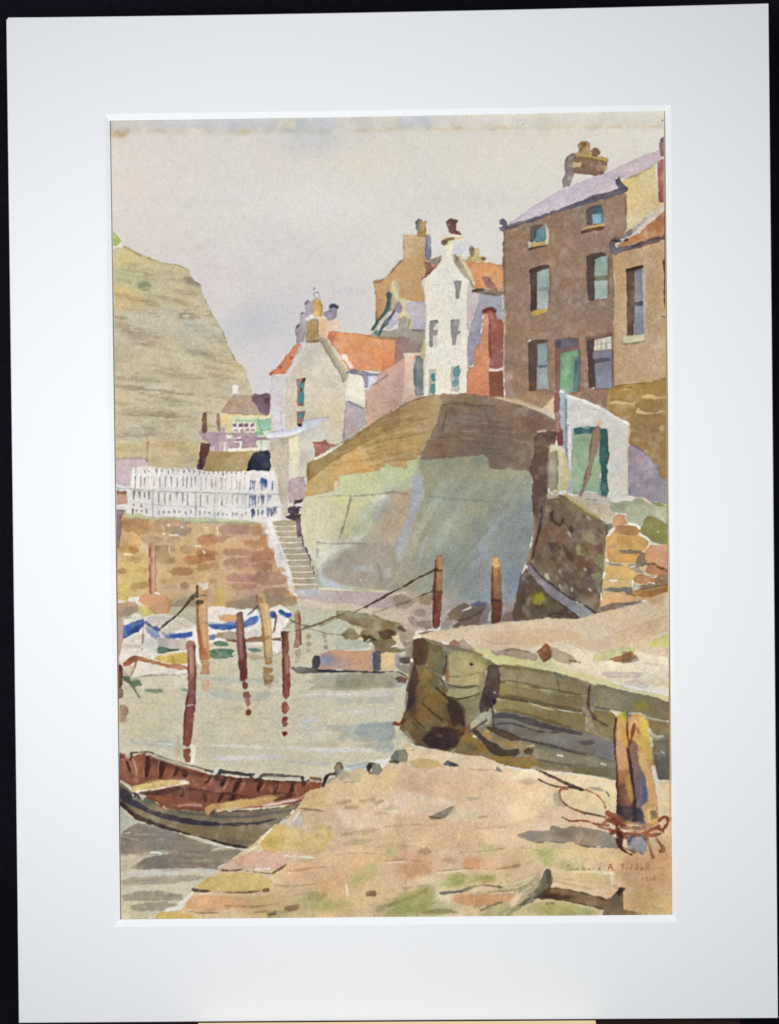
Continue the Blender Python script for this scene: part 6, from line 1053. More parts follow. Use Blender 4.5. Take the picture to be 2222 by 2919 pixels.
post('post_stern_right', 'ochre-topped mooring post, right of the pair below the sea wall', '622,1020 636,994 660,1010 672,1080 676,1180 678,1270 672,1370 640,1396 618,1390 622,1260 618,1120', 'B98E58', '77523F', (640, 1010, 650, 1380))
n('CFB37C', '625,1010 655,1005 664,1050 640,1060 625,1040', soft=1, a=.7); m('5A3F32', '624,1060 622,1200 626,1380', [2, 3, 4], a=.7, soft=.6); m('8E5B38', '660,1080 668,1180', 3, a=.5); n('6A4537', '620,1250 676,1250 670,1360 640,1390 622,1386', soft=1.5, a=.75); m('D3C8BC', '612,1290 612,1390', 1.6, a=.6); m('4A3A30', '622,1250 676,1256', 3, a=.6)
part('long_rope', 'painted_rope', 'long rope from the red-brown post up to the left post of the pair')
T('O', KN); l('5E4A3A', '200,780 360,700 560,590 740,500 900,400 1020,350 1100,310', [2, 2.3, 2.3, 2.2, 1.8]); l('75604D', '660,710 780,660 900,610 1050,555', [1.2, 1.8, 1.8]); m('7A6A50', '400,790 560,740', 1.5, a=.5)
T('R', KR); l('74664A', '1000,600 1120,580 1220,550 1340,510 1480,460 1600,400 1690,380', [2, 2, 2, 1.8]); l('6F6B58', '1020,430 1080,470 1180,510 1260,530', [1.4, 1.6]); m('7B7A62', '1200,540 1320,570 1460,610 1560,625 1680,620', 1.6, a=.7); m('857E66', '960,560 1060,490', 1.4, a=.6); m('66584C', '640,300 580,350 524,400', [2, 2.6, 1.2], a=.85)
m('806E52', '1400,520 1560,450 1690,400', 1.8, a=.5)
T('E')
post('post_front', 'tall red-brown post in front of the rowing boat', '478,40 490,14 516,16 526,50 530,160 528,300 530,380 520,480 510,560 500,610 484,632 456,620 462,520 470,400 486,280 486,160', '9C6B57', '8A554A', (500, 30, 490, 600))
n('A98070', '478,30 520,40 526,160 500,200 486,120', soft=2, a=.6); n('84564C', '478,390 524,390 514,500 500,600 470,620', soft=1.5, a=.5); m('5C3C34', '520,40 528,180 526,360 520,480', [2, 3, 2], a=.5); m('D5BFB4', '480,392 520,388', 2.5, a=.8); m('6B4238', '488,120 488,300 472,420 462,590', 2.4, a=.5); m('C4A294', '500,60 508,220', 4, a=.4, soft=1)
for s, c in [('460,650 490,644 498,660 490,682 464,676', '8C5C4E'), ('464,690 498,684 500,720 470,724', '8A5B4B')]: w(c, s, e=.1)
n('D9D6CB', '505,620 530,630 520,700 515,730 500,728 508,680', soft=1, a=.8); n('B3A68C', '400,640 450,635 440,680 420,690', soft=2, a=.7)
# ---- the rowing boat in front (tiles S and U)
T('S', KR)
part('rowing_boat', 'painted_boat', 'brown clinker rowing boat with red ribbed inside and yellow thwarts, beached at lower left')
w('83755E', '60,430 120,450 210,510 300,600 420,640 600,760 760,800 1060,800 1300,820 1700,790 2000,770 2300,700 2250,760 2120,880 2000,960 1850,1080 1680,1230 1600,1250 1400,1220 1200,1170 1000,1110 800,1060 620,1010 440,960 300,910 190,830 130,760 60,700', e=.08, hue=.02, v=.05)
for c, x, y, rx, ry, a in [('57504E', 160, 650, 90, 120, .8), ('5F665C', 450, 680, 130, 60, .8), ('626A5C', 820, 830, 130, 30, .7), ('857350', 1000, 1040, 200, 50, .6), ('8A7851', 1300, 1060, 240, 60, .6), ('7E6E50', 1650, 1100, 180, 80, .6), ('7B6D5E', 1700, 830, 200, 30, .5), ('6E5B4B', 1500, 1180, 200, 40, .6), ('877A62', 2000, 820, 120, 60, .5)]: b(c, x, y, rx, ry, a, clip=True)
m('463F4C', '90,600 200,680 360,770 560,850 800,910 1050,950 1300,965 1600,965 1800,940 1960,900', [10, 9, 7, 7, 7, 6, 5, 3, 1.5], a=.85, clip=True, soft=.6); m('4E3B38', '110,720 200,830 320,900 480,960 640,1010 820,1070 1000,1110 1200,1165 1400,1215 1600,1240', [5, 9, 9, 7, 6, 6, 5, 5, 3], a=.85, clip=True, soft=.8); m('574A3F', '300,760 560,860 860,920', [3, 3], a=.4, clip=True)
m('5B5A66', '1240,870 1500,880 1700,870 1900,830 2160,800', [3, 4, 4, 3], a=.6, clip=True, soft=1); m('8C7349', '560,930 800,980 1100,1010', [3, 4, 2], a=.5, soft=1, clip=True); m('4B4038', '1220,790 1500,800 1700,790 1900,770 2100,740', 2.5, a=.7, clip=True); m('413741', '90,540 140,560 250,640', 8, a=.7, clip=True, soft=.8); m('574E4A', '500,700 700,790 1000,850 1250,860', 3, a=.4, clip=True, soft=.8); m('C9A9A0', '1020,1100 1040,1096', 2.4, a=.7); m('3C3338', '1200,1160 1400,1225 1640,1250', 3, a=.6, soft=.6)
part('boat_inside', 'painted_hull', 'red-brown ribbed inside of the rowing boat', 'rowing_boat')
w('925945', '70,120 160,130 230,160 400,110 560,170 720,230 900,290 1100,350 1240,390 1330,390 1500,410 1700,410 1850,440 1960,440 2300,460 2500,470 2560,500 2400,600 2300,690 2100,720 1700,770 1300,780 1060,800 760,790 640,790 540,700 420,640 260,590 210,500 120,440 60,420', e=.06, hue=.03, v=.06)
for c, x, y, rx, ry, a in [('B98570', 140, 300, 60, 100, .7), ('BE8A74', 280, 260, 60, 90, .6), ('A56A50', 360, 300, 60, 100, .6), ('9B5E4C', 480, 320, 40, 70, .6), ('9A5C4C', 690, 360, 60, 50, .6), ('A46A50', 950, 420, 90, 60, .6), ('9A5F52', 1130, 480, 90, 50, .6), ('8C5648', 1420, 500, 120, 60, .5), ('94594C', 1650, 500, 120, 60, .5), ('8F6A48', 1300, 610, 160, 24, .5), ('7D5446', 700, 590, 200, 40, .6), ('A5643F', 600, 670, 140, 40, .7), ('B0674A', 900, 710, 120, 30, .6), ('9C5846', 1000, 640, 80, 30, .6), ('9B574A', 1250, 640, 70, 30, .6), ('8A4F44', 1750, 580, 150, 40, .5), ('8D5247', 2050, 560, 100, 60, .5), ('A3674F', 2250, 560, 80, 60, .6)]: b(c, x, y, rx, ry, a, clip=True)
ribs = [('430,170 420,280 415,380', [5, 6, 3]), ('610,230 590,330 580,420', [6, 7, 4]), ('780,290 770,340 730,390', [4, 3, 2]), ('880,320 900,350 870,370', [3, 4, 3]), ('1180,390 1160,440 1120,470', [3, 5, 3]), ('1360,430 1340,460 1300,490', [3, 4, 2]), ('1530,440 1490,500 1460,570', [4, 5, 3]), ('180,220 200,300 240,400', [3, 4, 2]), ('1100,600 1120,680', [4, 5]), ('1310,620 1280,680', [4, 5]), ('1460,620 1430,670', [4, 5]), ('850,560 840,620', [3, 4])]
for s, r in ribs: m('3E2A28', s, [q * 1.35 for q in r], a=.9, soft=.5, clip=True)
n('5A3A32', '430,180 600,220 760,270 900,320 1100,370 1230,400 1220,430 1080,400 880,360 700,300 560,260 430,230', soft=1.5, a=.5, clip=True)
n('6B4438', '620,560 900,520 1300,590 1460,600 1700,650 1300,700 1100,700 800,640', soft=2, a=.45, clip=True)
for s in ['470,190 560,200', '640,240 700,250', '1000,340 1100,370', '760,310 880,320', '1430,420 1550,430', '300,490 520,450 640,436', '900,540 1100,560 1300,600 1440,610', '1240,430 1330,440']: m('4F3830', s, 2.4, a=.75, clip=True)
for s in ['560,210 550,290 560,380', '740,300 720,360 700,400', '960,430 1000,480 1040,520', '1200,420 1160,500 1100,520', '1380,430 1350,500 1340,540', '1590,440 1560,500 1540,560', '240,170 280,260 300,360', '130,190 200,330 260,440', '160,140 230,240 250,440', '380,310 380,400']: m('C79380', s, [2.4, 2, 1.2], a=.7, clip=True)
m('3F2D2C', '200,160 240,110 230,180 210,200', 2.6, a=.8); m('6B3E33', '80,170 140,160', 4, a=.7); m('E0D8CE', '180,140 200,160', 4.4, a=.9); m('D7B9AA', '250,180 300,330 290,380', 3, a=.5)
T('U', KR)
for s, r in [('110,410 90,460 50,500', [3, 4, 2]), ('270,430 240,510 210,570', [4, 5, 2]), ('530,390 520,470 490,550', [4, 5, 3]), ('715,450 700,500 690,570', [4, 6, 3]), ('920,450 910,520 880,580', [4, 6, 3]), ('1050,430 1030,490', [4, 4]), ('60,620 20,690', [3, 4]), ('210,620 180,670', [3, 4])]: m('3E2A28', s, [q * 1.35 for q in r], a=.9, soft=.5, clip=True)
for s in ['180,410 300,420', '620,430 720,440', '810,450 930,450', '0,590 200,600 340,640', '380,650 520,630 680,590 900,600', '1060,440 1090,430']: m('4A332F', s, 2.6, a=.75, clip=True)
for s in ['130,430 100,500 80,550', '330,440 310,520 280,570', '590,430 560,500 520,560', '740,460 760,540', '940,490 930,560 960,600', '1100,450 1130,520']: m('C68F80', s, [2.4, 2, 1.2], a=.7, clip=True)
n('50362F', '630,690 760,640 860,600 920,610 880,640 760,670 660,700', soft=.8, a=.8); n('A9593F', '1080,460 1160,440 1230,460 1230,540 1100,560', soft=1.5, a=.6)
n('5A3A34', '20,390 200,400 430,420 620,440 1000,450 1000,480 620,480 300,460 20,430', soft=1.5, a=.45, clip=True)
T('S', KR)
n('74573F', '70,120 230,160 400,110 720,230 1100,350 1500,410 1960,440 2500,470 2400,600 2100,720 1700,770 1060,800 640,790 260,590 60,420', soft=1, a=.3, clip=True)
part('boat_gunwale', 'painted_gunwale', 'dark and pale gunwale edge', 'rowing_boat')
T('S', KR); l('5A5248', '230,110 400,95 460,100 640,180 800,230 1000,280 1130,320 1240,340', [2, 3, 2.4, 2.4, 3, 4]); l('B7AA98', '420,120 560,170 720,220 900,270 1090,320', [4, 4, 4, 4, 3]); m('8E7A58', '460,170 700,235 900,290', 2, a=.6); l('574B4B', '1290,330 1450,345 1700,385', [4, 4, 4]); w('CFC9BC', '1225,310 1290,300 1290,350 1260,390 1230,370', e=.05); m('463B38', '1250,390 1310,330', 4, a=.8)
l('CDC1B2', '80,440 140,480 200,520 260,580', [4, 6, 5]); w('B7AC9E', '230,600 290,580 300,640 260,660', e=.1); m('37302F', '250,590 280,600 270,640', 3, a=.8); m('43393A', '290,590 320,640', 4, a=.7); w('B9A79C', '320,610 360,590 410,630 370,660', e=.08)
l('7B4F3E', '420,640 560,690 620,770 680,800 740,760 900,780 1060,790', [2, 3, 2]); l('C49D86', '620,760 660,790 700,780', 3); l('B28A78', '800,740 920,730 1060,740', 4)
T('U', KR); l('544D4C', '40,330 200,350 430,385', [6, 5, 4]); w('C9C2B4', '430,390 520,350 540,370 500,420 440,410', e=.05); m('3F3836', '460,440 540,380', 5, a=.7); l('6D6862', '570,375 800,390 1020,405', [5, 5, 4]); l('BFB6AC', '600,400 800,415 1000,425', [3, 4, 5]); l('4A3F40', '1020,410 1040,470 1090,440', 4); l('76614F', '1120,410 1230,430', 4)
l('B98875', '540,740 700,720 860,690 1000,660 1100,600', [5, 6, 5]); m('D9C7BC', '560,740 700,720 960,670', 3, a=.8); m('6A4437', '780,720 960,700 1050,670', 2, a=.6)
part('boat_stem', 'painted_stem', 'dark stem post with a mooring ring at the bow', 'rowing_boat')
l('4B3B3D', '1260,540 1290,440 1320,370 1400,365', [4, 5, 4, 3]); w('8A7962', '1400,290 1430,230 1470,215 1500,240 1500,300 1470,350 1430,370 1405,340', e=.1); m('5B4A40', '1430,230 1490,230 1500,290', 2.6, a=.6); m('4E433C', '1420,360 1450,400 1430,440', 4, a=.8); m('5E5148', '1450,390 1500,410', 2.5, a=.8); w('A99C8E', '1330,430 1390,390 1430,420 1400,500 1340,540 1290,520', e=.05, a=.9)
part('boat_thwart', 'painted_seat', 'yellow plank seat at the stern', 'rowing_boat')
T('S', KR); w('CDB070', '205,510 350,480 560,435 700,430 820,450 910,465 860,490 700,510 460,560 340,580 260,580', e=.07, hue=.02); m('DFD3C4', '300,580 480,560 700,510 900,465', [3, 3, 2], a=.8); n('5B403A', '340,590 600,550 800,510 840,540 640,600 420,610', soft=.8, a=.8); m('E0D6C4', '820,460 900,465', 4, a=.6); m('8C6A4A', '210,500 380,470 560,440', 2, a=.5)
part('boat_side_bench', 'painted_seat', 'yellow side plank along the near gunwale', 'rowing_boat')
T('U', KR); w('BE9B62', '-140,770 -60,730 100,700 300,670 440,650 640,620 720,640 640,690 500,740 300,760 100,790 -20,790 -80,860 -130,840', e=.07, hue=.03); n('CFAF72', '0,720 200,690 440,670 600,650 400,730 100,770', soft=1.5, a=.5); m('D9C6A4', '60,780 280,765 480,740', 2, a=.6); m('7A5A3E', '380,660 640,615 700,630', 2, a=.6); n('C98E58', '480,640 620,620 680,640 600,680 500,690', soft=1.5, a=.5); m('5A4536', '-80,850 -30,800', 4, a=.8)

# ---- sandy foreshore
T('F')
part('upper_sand', 'painted_sand', 'smooth buff sand slope above the stone pier')
T('D'); w('CDB899', '170,1465 200,1460 280,1430 400,1416 600,1392 700,1380 840,1370 960,1360 1120,1364 1240,1330 1480,1270 1600,1220 1680,1200 1680,1760 1300,1720 900,1640 500,1560 380,1500 250,1480', e=.04, v=.025, hue=.015)
for c, x, y, rx, ry, a in [('D0B590', 760, 1440, 180, 40, .6), ('CCAE8C', 860, 1490, 260, 40, .6), ('D1BEA0', 1150, 1420, 200, 60, .6), ('CDB390', 1500, 1400, 160, 70, .6), ('D3BF9F', 500, 1440, 140, 30, .6), ('CEB698', 1300, 1500, 120, 40, .4), ('D6C8B0', 1450, 1560, 200, 40, .5), ('D8CBB6', 1200, 1600, 140, 40, .5), ('D5C7AE', 480, 1500, 90, 20, .5)]: b(c, x, y, rx, ry, a, clip=True)
n('C9AC86', '560,1480 600,1440 760,1430 1000,1420 1130,1440 1140,1500 1180,1550 1100,1530 900,1500 620,1510', a=.4, e=.08); n('C4A680', '1200,1520 1350,1440 1500,1390 1680,1330 1680,1420 1500,1480 1300,1560 1220,1560', a=.4, e=.06)
n('D9CDB8', '760,1560 1000,1490 1060,1490 1200,1560 1440,1540 1680,1600 1680,1720 1200,1700 1100,1620', a=.7, soft=2); m('B09880', '1040,1490 1120,1520 1170,1560', 1.5, a=.4); m('B59C80', '560,1500 900,1506', 1.6, a=.3); m('BBA07E', '1480,1260 1600,1250', 4, a=.3, soft=2); n('B9906A', '1520,1240 1640,1210 1600,1270 1560,1280', soft=3, a=.5)
part('pier_grass', 'painted_grass', 'pale yellow-green grass and scattered stones along the top of the pier')
T('F')
w('C6BE8F', '500,50 560,46 620,80 740,110 900,120 980,130 1080,170 1200,210 1400,290 1560,320 1690,350 1690,420 1500,370 1240,300 1060,240 900,190 680,160 590,150 580,110 520,80', e=.03, hue=.02); b('C4C38C', 640, 110, 110, 36, .7, clip=True); b('CFC795', 1080, 200, 120, 30, .7, clip=True); b('C9C6AC', 1400, 300, 120, 26, .6, clip=True)
w('BBB585', '1210,130 1230,90 1340,60 1400,50 1460,60 1440,100 1340,120 1220,144', e=.06); w('BDB370', '1530,40 1570,0 1640,-20 1690,0 1690,50 1600,50', e=.06); n('D8CCB6', '980,120 1200,130 1480,150 1690,160 1690,330 1500,290 1300,240 1120,200 1020,160', soft=2, a=.6)
part('scattered_stones', 'painted_stone', 'row of grey-brown stones lying along the pier top')
for c, s, a in [('A8937E', '700,80 730,58 840,80 890,95 880,125 780,115 700,96', .85), ('A08C80', '620,80 690,70 700,95 650,102', .7), ('8E6244', '884,80 935,28 950,40 974,90 960,116 924,136 904,110', 1), ('AA997F', '964,50 1000,60 1080,100 1136,140 1060,148 1000,130 966,100', .9), ('8A5B40', '1070,130 1110,128 1136,144', .8), ('9A7054', '1310,120 1400,90 1440,80 1460,110 1420,140 1340,136', .95), ('77583F', '1380,80 1430,80 1430,140 1380,130', .5), ('8C7A6A', '1460,100 1480,130 1380,146', .6), ('9F8B72', '1640,60 1690,50 1690,90 1640,84', .6), ('B2A69A', '1500,140 1620,155 1560,160', .4), ('A99C98', '1270,205 1340,195 1500,200 1480,230 1300,225', .5), ('AFA49A', '1390,260 1460,240 1550,280 1520,290 1420,270', .45), ('9B6D5C', '370,30 400,8 430,30 440,50 380,46', .85), ('9E9282', '430,20 450,0 480,30 520,60 480,76 400,60', .75), ('8A6A58', '270,20 340,28 380,46 300,50', .7), ('A3978A', '400,50 520,60 500,76 430,72', .5)]:
    w(c, s, a=a, e=.09, own=True)
m('7A6050', '700,70 740,58 860,84', 1.4, a=.5); m('6E5140', '924,130 960,110 970,70', 1.6, a=.5); m('968674', '1000,64 1090,110', 1.3, a=.5); m('7F6E60', '620,70 760,70', 1.3, a=.4); m('DDD4C4', '940,20 960,30', 2, a=.6)
# ---- stone pier (tile X)
T('X', KX)
part('pier', 'painted_wall', 'stone pier with a rounded mossy end and long squared blocks')
w('877C62', '190,50 290,60 520,130 720,170 830,240 940,300 1000,290 1440,370 1680,430 1760,460 2520,640 2520,1360 1990,1330 1760,1270 1600,1250 1280,1220 1000,1190 780,1130 600,1080 460,1070 330,1040 200,1000 60,860 110,700 130,500 160,260', e=.05, v=.05, hue=.02)
part('pier_end', 'painted_wall', 'rounded weed-covered end of the pier', 'pier')
w('7A6A4A', '190,60 200,290 130,480 110,700 60,860 200,990 330,1040 470,1070 600,1020 640,860 600,660 500,560 430,420 330,330 260,300 300,180 290,70', e=.06, v=.06, hue=.03)
for c, x, y, rx, ry, a in [('8A6A3F', 330, 640, 120, 90, .8), ('8B7445', 250, 460, 80, 90, .8), ('8C6B38', 240, 760, 100, 90, .7), ('A0874F', 300, 370, 50, 40, .6), ('4A3B3C', 180, 600, 40, 160, .7), ('503C38', 560, 760, 90, 100, .8), ('4C3A36', 400, 930, 120, 60, .8), ('6A5040', 200, 930, 70, 50, .6), ('594638', 490, 960, 90, 60, .7), ('8C7248', 450, 560, 60, 90, .5), ('7B5F3C', 420, 740, 70, 60, .6), ('8A7B58', 420, 470, 40, 40, .5)]: b(c, x, y, rx, ry, a, clip=True)
n('54443F', '190,60 280,60 320,120 330,200 280,290 200,290 180,200', soft=1.2, a=.9); n('6A5640', '260,60 330,110 320,200 270,260 280,140', soft=1.5, a=.6); n('4A3C42', '190,290 160,400 130,560 115,720 180,640 200,500 240,440 220,380', soft=1.5, a=.7)
n('4E3E3B', '490,600 560,600 640,700 640,860 590,800 540,840 500,720', soft=1.2, a=.85); n('46363A', '350,850 500,860 640,900 590,1010 460,1050 340,1030 260,960', soft=1.5, a=.8); m('8A8078', '450,830 480,820', 4, a=.6); m('8C7A6A', '400,920 430,930', 4, a=.4); m('7C4A32', '590,900 680,850', 6, a=.6, soft=1); m('7C4A38', '20,815 60,830 110,780', 4, a=.9)
for s, r, a in [('340,460 420,530 500,600', [2, 4, 4], .75), ('270,640 350,720 440,780', [2, 4, 3], .6), ('180,760 260,840 290,870', [2, 3, 2], .5), ('280,490 300,480', [2, 2], .3), ('300,300 400,390 480,480 500,560', [2, 3, 3], .7), ('430,430 460,560 500,720', [2, 2], .3), ('180,800 240,880 360,900', [2, 3], .4), ('370,600 450,640 500,660', [1.5, 2], .35), ('250,480 290,560 260,640', [1.5, 2], .3)]: m('453A30', s, r, a=a, soft=.6, clip=True)
m('8C969A', '330,330 400,400 440,470', 2.5, a=.6); m('E8E2D4', '190,56 240,46', 3.4, a=.9); m('E4DED4', '164,250 168,260', 3, a=.9); m('D9D2C6', '130,540 124,620 108,720', 1.4, a=.7)
n('A9A58E', '110,880 150,920 200,980 160,990 80,920', soft=1.5, a=.6)
def blk(key, c, s, **k):
    part(key, 'painted_block', None, 'pier'); w(c, s, **dict(dict(e=.09, hue=.02, v=.05), **k))
blk('pb1', '807452', '330,110 430,140 450,160 440,400 400,380 320,300 300,280 320,200', c2='7B7050', g=(340, 130, 400, 380)); n('67593F', '330,110 430,140 430,180 340,180', soft=1, a=.4)
blk('pb2', 'A79C70', '495,170 600,170 720,195 820,260 830,300 800,380 780,480 740,480 620,490 500,470 490,300', c2='ADA276', g=(550, 200, 700, 470)); n('8C8654', '700,200 790,230 830,270 830,300 740,250', soft=1, a=.7); n('B5A97F', '520,400 760,380 760,470 620,480 500,460', soft=1.5, a=.5)
blk('pb3', 'A69C74', '500,510 620,500 770,490 770,540 700,600 620,600 520,590 480,560', ); b('A98F62', 620, 450, 30, 40, .5)
blk('pb4', '8B8264', '600,650 640,620 760,590 780,640 740,720 680,720 640,680'); n('867A62', '640,700 750,640 740,720 660,770 640,760', soft=1.5, a=.6)
n('A0653F', '470,330 495,320 495,450 460,410', soft=1.2, a=.8); m('5C4A3C', '470,180 480,260 450,380', [3, 4, 4], a=.7); m('8E8E84', '460,160 480,200', 6, a=.6, soft=1); m('55503E', '480,470 560,490 640,500 740,480', [2, 3, 2.4], a=.7); m('6A6048', '500,400 640,400 780,360', 1.8, a=.5); m('4E463A', '500,590 600,600 720,570 770,550', [3, 3, 2], a=.8); m('E4DED0', '450,400 456,420', 2.4, a=.8); m('1F1C18', '694,290 706,292', 3.2, a=.9); m('655C45', '520,590 600,640 640,720', 4, a=.5, soft=1.5)
n('978A74', '760,400 830,330 840,420 790,530 770,520', soft=1.2, a=.7); m('D4C8BC', '830,350 836,390', 2, a=.7)
part('pier_pile', 'painted_pile', 'dark upright timber pile against the pier', 'pier')
w('5C4F4C', '850,310 880,290 930,300 950,340 960,440 950,560 920,590 920,640 880,660 830,720 780,720 770,640 800,540 830,440 840,380', e=.1); b('4A3E3F', 850, 620, 60, 70, .7, clip=True); b('77695F', 900, 360, 40, 50, .6, clip=True); b('6B5E44', 940, 500, 20, 70, .6, clip=True); m('E2DAD2', '905,540 912,546', 2, a=.9); m('7A7280', '950,340 990,440', 3, a=.6); m('332B30', '900,620 930,640', 5, a=.7); m('3E383C', '880,660 900,780 890,860', [3, 4, 3], a=.9)
blk('pb5', '958A6C', '950,330 1000,290 1100,300 1300,340 1430,370 1500,400 1560,440 1680,450 1680,570 1400,520 1220,490 1060,460 980,440', c2='8E8264', g=(1000, 320, 1600, 500))
blk('pb6', '958860', '950,460 1040,450 1220,490 1400,530 1680,580 1680,720 1560,700 1380,660 1200,610 1060,590 950,580', c2='84775A', g=(980, 480, 1500, 620)); b('998B50', 990, 530, 40, 60, .6, clip=True)
blk('pb7', '92855C', '930,600 1060,600 1200,630 1400,680 1560,720 1700,730 1700,880 1560,860 1400,820 1200,750 1060,720 930,710 900,680', c2='817551', g=(950, 620, 1500, 780))
T('F')
blk('pb8', '91866C', '1226,300 1300,296 1500,330 1690,380 1690,480 1540,470 1420,430 1240,410', c2='80745C', g=(1240, 320, 1660, 420)); b('948634', 1500, 390, 50, 34, .8, clip=True)
blk('pb9', '827553', '1220,420 1340,440 1350,490 1335,560 1335,600 1240,556 1210,480'); 
blk('pb10', '877B59', '1540,490 1690,490 1690,580 1600,570 1550,540'); blk('pb11', '7E7158', '1560,600 1690,590 1690,690 1600,670 1560,660', c2='78705C', g=(1580, 610, 1680, 680)); blk('pb12', '70685A', '1570,680 1690,690 1690,830 1600,820 1580,760'); b('7D776F', 1610, 680, 30, 20, .6)
m('52493F', '1196,270 1180,360 1190,420 1230,480 1300,510', [4, 5, 4, 3], a=.75); m('838288', '1210,290 1214,400 1240,410', 4, a=.5); m('524A3C', '1226,400 1400,430 1540,466 1680,480', 2, a=.6); m('6A6274', '1060,420 1180,450 1210,460', 3, a=.5)
T('X', KX)
for s, r, a in [('1000,450 1100,460 1220,490', 3, .9), ('1300,515 1380,520 1480,545 1660,575', [3, 5, 3], .9), ('920,600 960,610 1040,595', 2.4, .8), ('1210,630 1300,660 1400,690 1500,700 1680,725', [3.4, 4, 3], .85), ('1100,735 1180,750', 3, .8), ('1370,820 1440,850 1560,870 1650,885', [3, 4.4, 4], .9), ('900,690 910,710', 4, .6)]: m('D8D2B6', s, [q * .42 for q in r] if isinstance(r, list) else r * .42, a=a)
m('5A5040', '1000,480 1300,530', 1.2, a=.4); m('4C4434', '960,590 1200,620 1500,710', 1.6, a=.5); m('4E4536', '940,300 1200,330 1440,370 1500,410', 1.5, a=.4)
use('pier')
T('X', KX)
for s, r, a in [('950,445 1060,446 1220,480 1400,520 1660,565', [4, 6, 6, 5], .4), ('950,580 1060,580 1200,605 1400,655 1660,705', [4, 6, 6, 5], .4), ('940,690 1060,705 1200,740 1400,800 1560,850', [3, 6, 6, 5], .4), ('1440,380 1470,470 1480,540', [2, 4, 3], .3), ('1000,320 1200,340 1400,380', [3, 5, 3], .18)]: m('4A4230', s, r, a=a, soft=1.2)
for s, r, a in [('1000,300 1200,315 1420,370', [1.5, 3, 2], .4), ('1000,465 1200,500 1400,545 1600,590', [1.5, 3, 2], .35), ('960,610 1200,650 1400,700', [1.5, 3, 2], .35)]: m('A79A6C', s, r, a=a, soft=1)
part('pier_sheet', 'painted_sheeting', 'blue-grey shaded planking at the foot of the pier', 'pier')
w('74706A', '890,740 960,710 1060,720 1200,760 1400,830 1560,870 1700,890 1760,905 1851,943 1990,982 1990,1300 1760,1262 1600,1200 1500,1170 1260,1000 1160,970 900,860', e=.05, v=.05, c2='7C756A', g=(950, 760, 1700, 1100)); b('827F7A', 1050, 830, 90, 30, .7, clip=True); b('85837F', 1400, 950, 160, 40, .7, clip=True); b('85827E', 1560, 960, 100, 40, .6, clip=True); b('7B7A6E', 1350, 1050, 130, 40, .6, clip=True)
for s, r, a in [('900,750 1000,740 1100,760 1250,810 1400,850 1680,910', [6, 9, 11, 8, 6], .8), ('900,830 1000,810 1120,830 1250,880 1400,900 1500,890', [3, 4, 4, 3], .75), ('1160,960 1300,990 1450,1020 1600,1070 1700,1090', [5, 6, 6, 5], .75), ('1260,1130 1400,1160 1560,1190 1700,1180', [3, 4, 4], .6), ('900,860 960,890', 3, .4)]: m('4C4A4B', s, [q * .75 for q in r] if isinstance(r, list) else r * .75, a=a, clip=False, soft=.6)
m('55504C', '1380,1030 1390,1140', 1.4, a=.4); m('DCD8CC', '1470,1095 1510,1110', 1.5, a=.8)
T('F'); n('44423F', '1130,600 1180,590 1220,610 1200,624 1140,618', soft=.6, a=.85); n('7E7C7C', '980,560 1260,580 1340,600 1340,720 1100,660 980,620', soft=2.5, a=.45); n('8A846C', '840,640 1000,650 1200,700 1340,740 1340,760 1100,740 900,700', soft=2, a=.5); n('756B50', '900,720 1100,745 1340,760 1345,825 1200,800 1000,760 840,740', soft=1.5, a=.8); m('544E48', '870,600 1000,650 1160,660 1330,720', [3, 3, 3], a=.4, soft=1); m('DAD5C8', '1004,680 1030,686', 1.3, a=.8); m('D9D4C6', '1260,730 1284,736', 1.3, a=.8); m('E2DED2', '1608,660 1624,668', 1.7, a=.9)
T('X', KX)
part('weed_rocks', 'painted_rock', 'ochre and dark seaweed-hung rocks at the foot of the pier')
w('8D7448', '610,930 680,900 740,950 800,1000 880,1080 1100,1120 1260,1110 1300,1170 1200,1210 1000,1190 780,1130 600,1080 560,1040', e=.05, hue=.03); b('9A7840', 700, 960, 70, 50, .7, clip=True); b('A07A40', 900, 1130, 90, 30, .7, clip=True); b('8C7A50', 1150, 1160, 100, 24, .6, clip=True)
w('A9A593', '690,820 760,750 820,710 870,730 860,820 830,830 800,790 740,840 700,870', e=.04, own=False); n('5A5046', '660,900 700,870 830,780 840,800 760,840 720,880', a=.8); n('524840', '710,890 740,870 800,930 860,980 930,1000 1000,1050 1120,1040 1130,1080 1060,1110 950,1110 880,1080 820,1000', e=.08, a=.9); n('5F4C3C', '830,840 900,850 1000,880 1100,920 1170,970 1060,970 940,920 850,880', a=.85, soft=.6)
n('A68146', '900,960 960,990 980,1030 1100,1030 1130,990 1060,980 960,975', a=.8, soft=1); n('B88A3C', '790,880 840,890 900,940 860,960 800,920', a=.85, soft=.6); n('6F6046', '640,1000 700,990 750,1040 720,1070 660,1060', a=.6, soft=1); n('564A3C', '1160,1060 1200,1030 1250,1040 1230,1080 1180,1090', e=.1, a=.9); m('E8E2D4', '1190,1020 1250,1010', 1.8, a=.9); m('E4DFD4', '720,930 740,940', 3, a=.8); n('A58A50', '1140,1000 1180,1040 1140,1080 1120,1060', soft=1, a=.6); m('D9BE6A', '820,880 850,886', 2, a=.7)
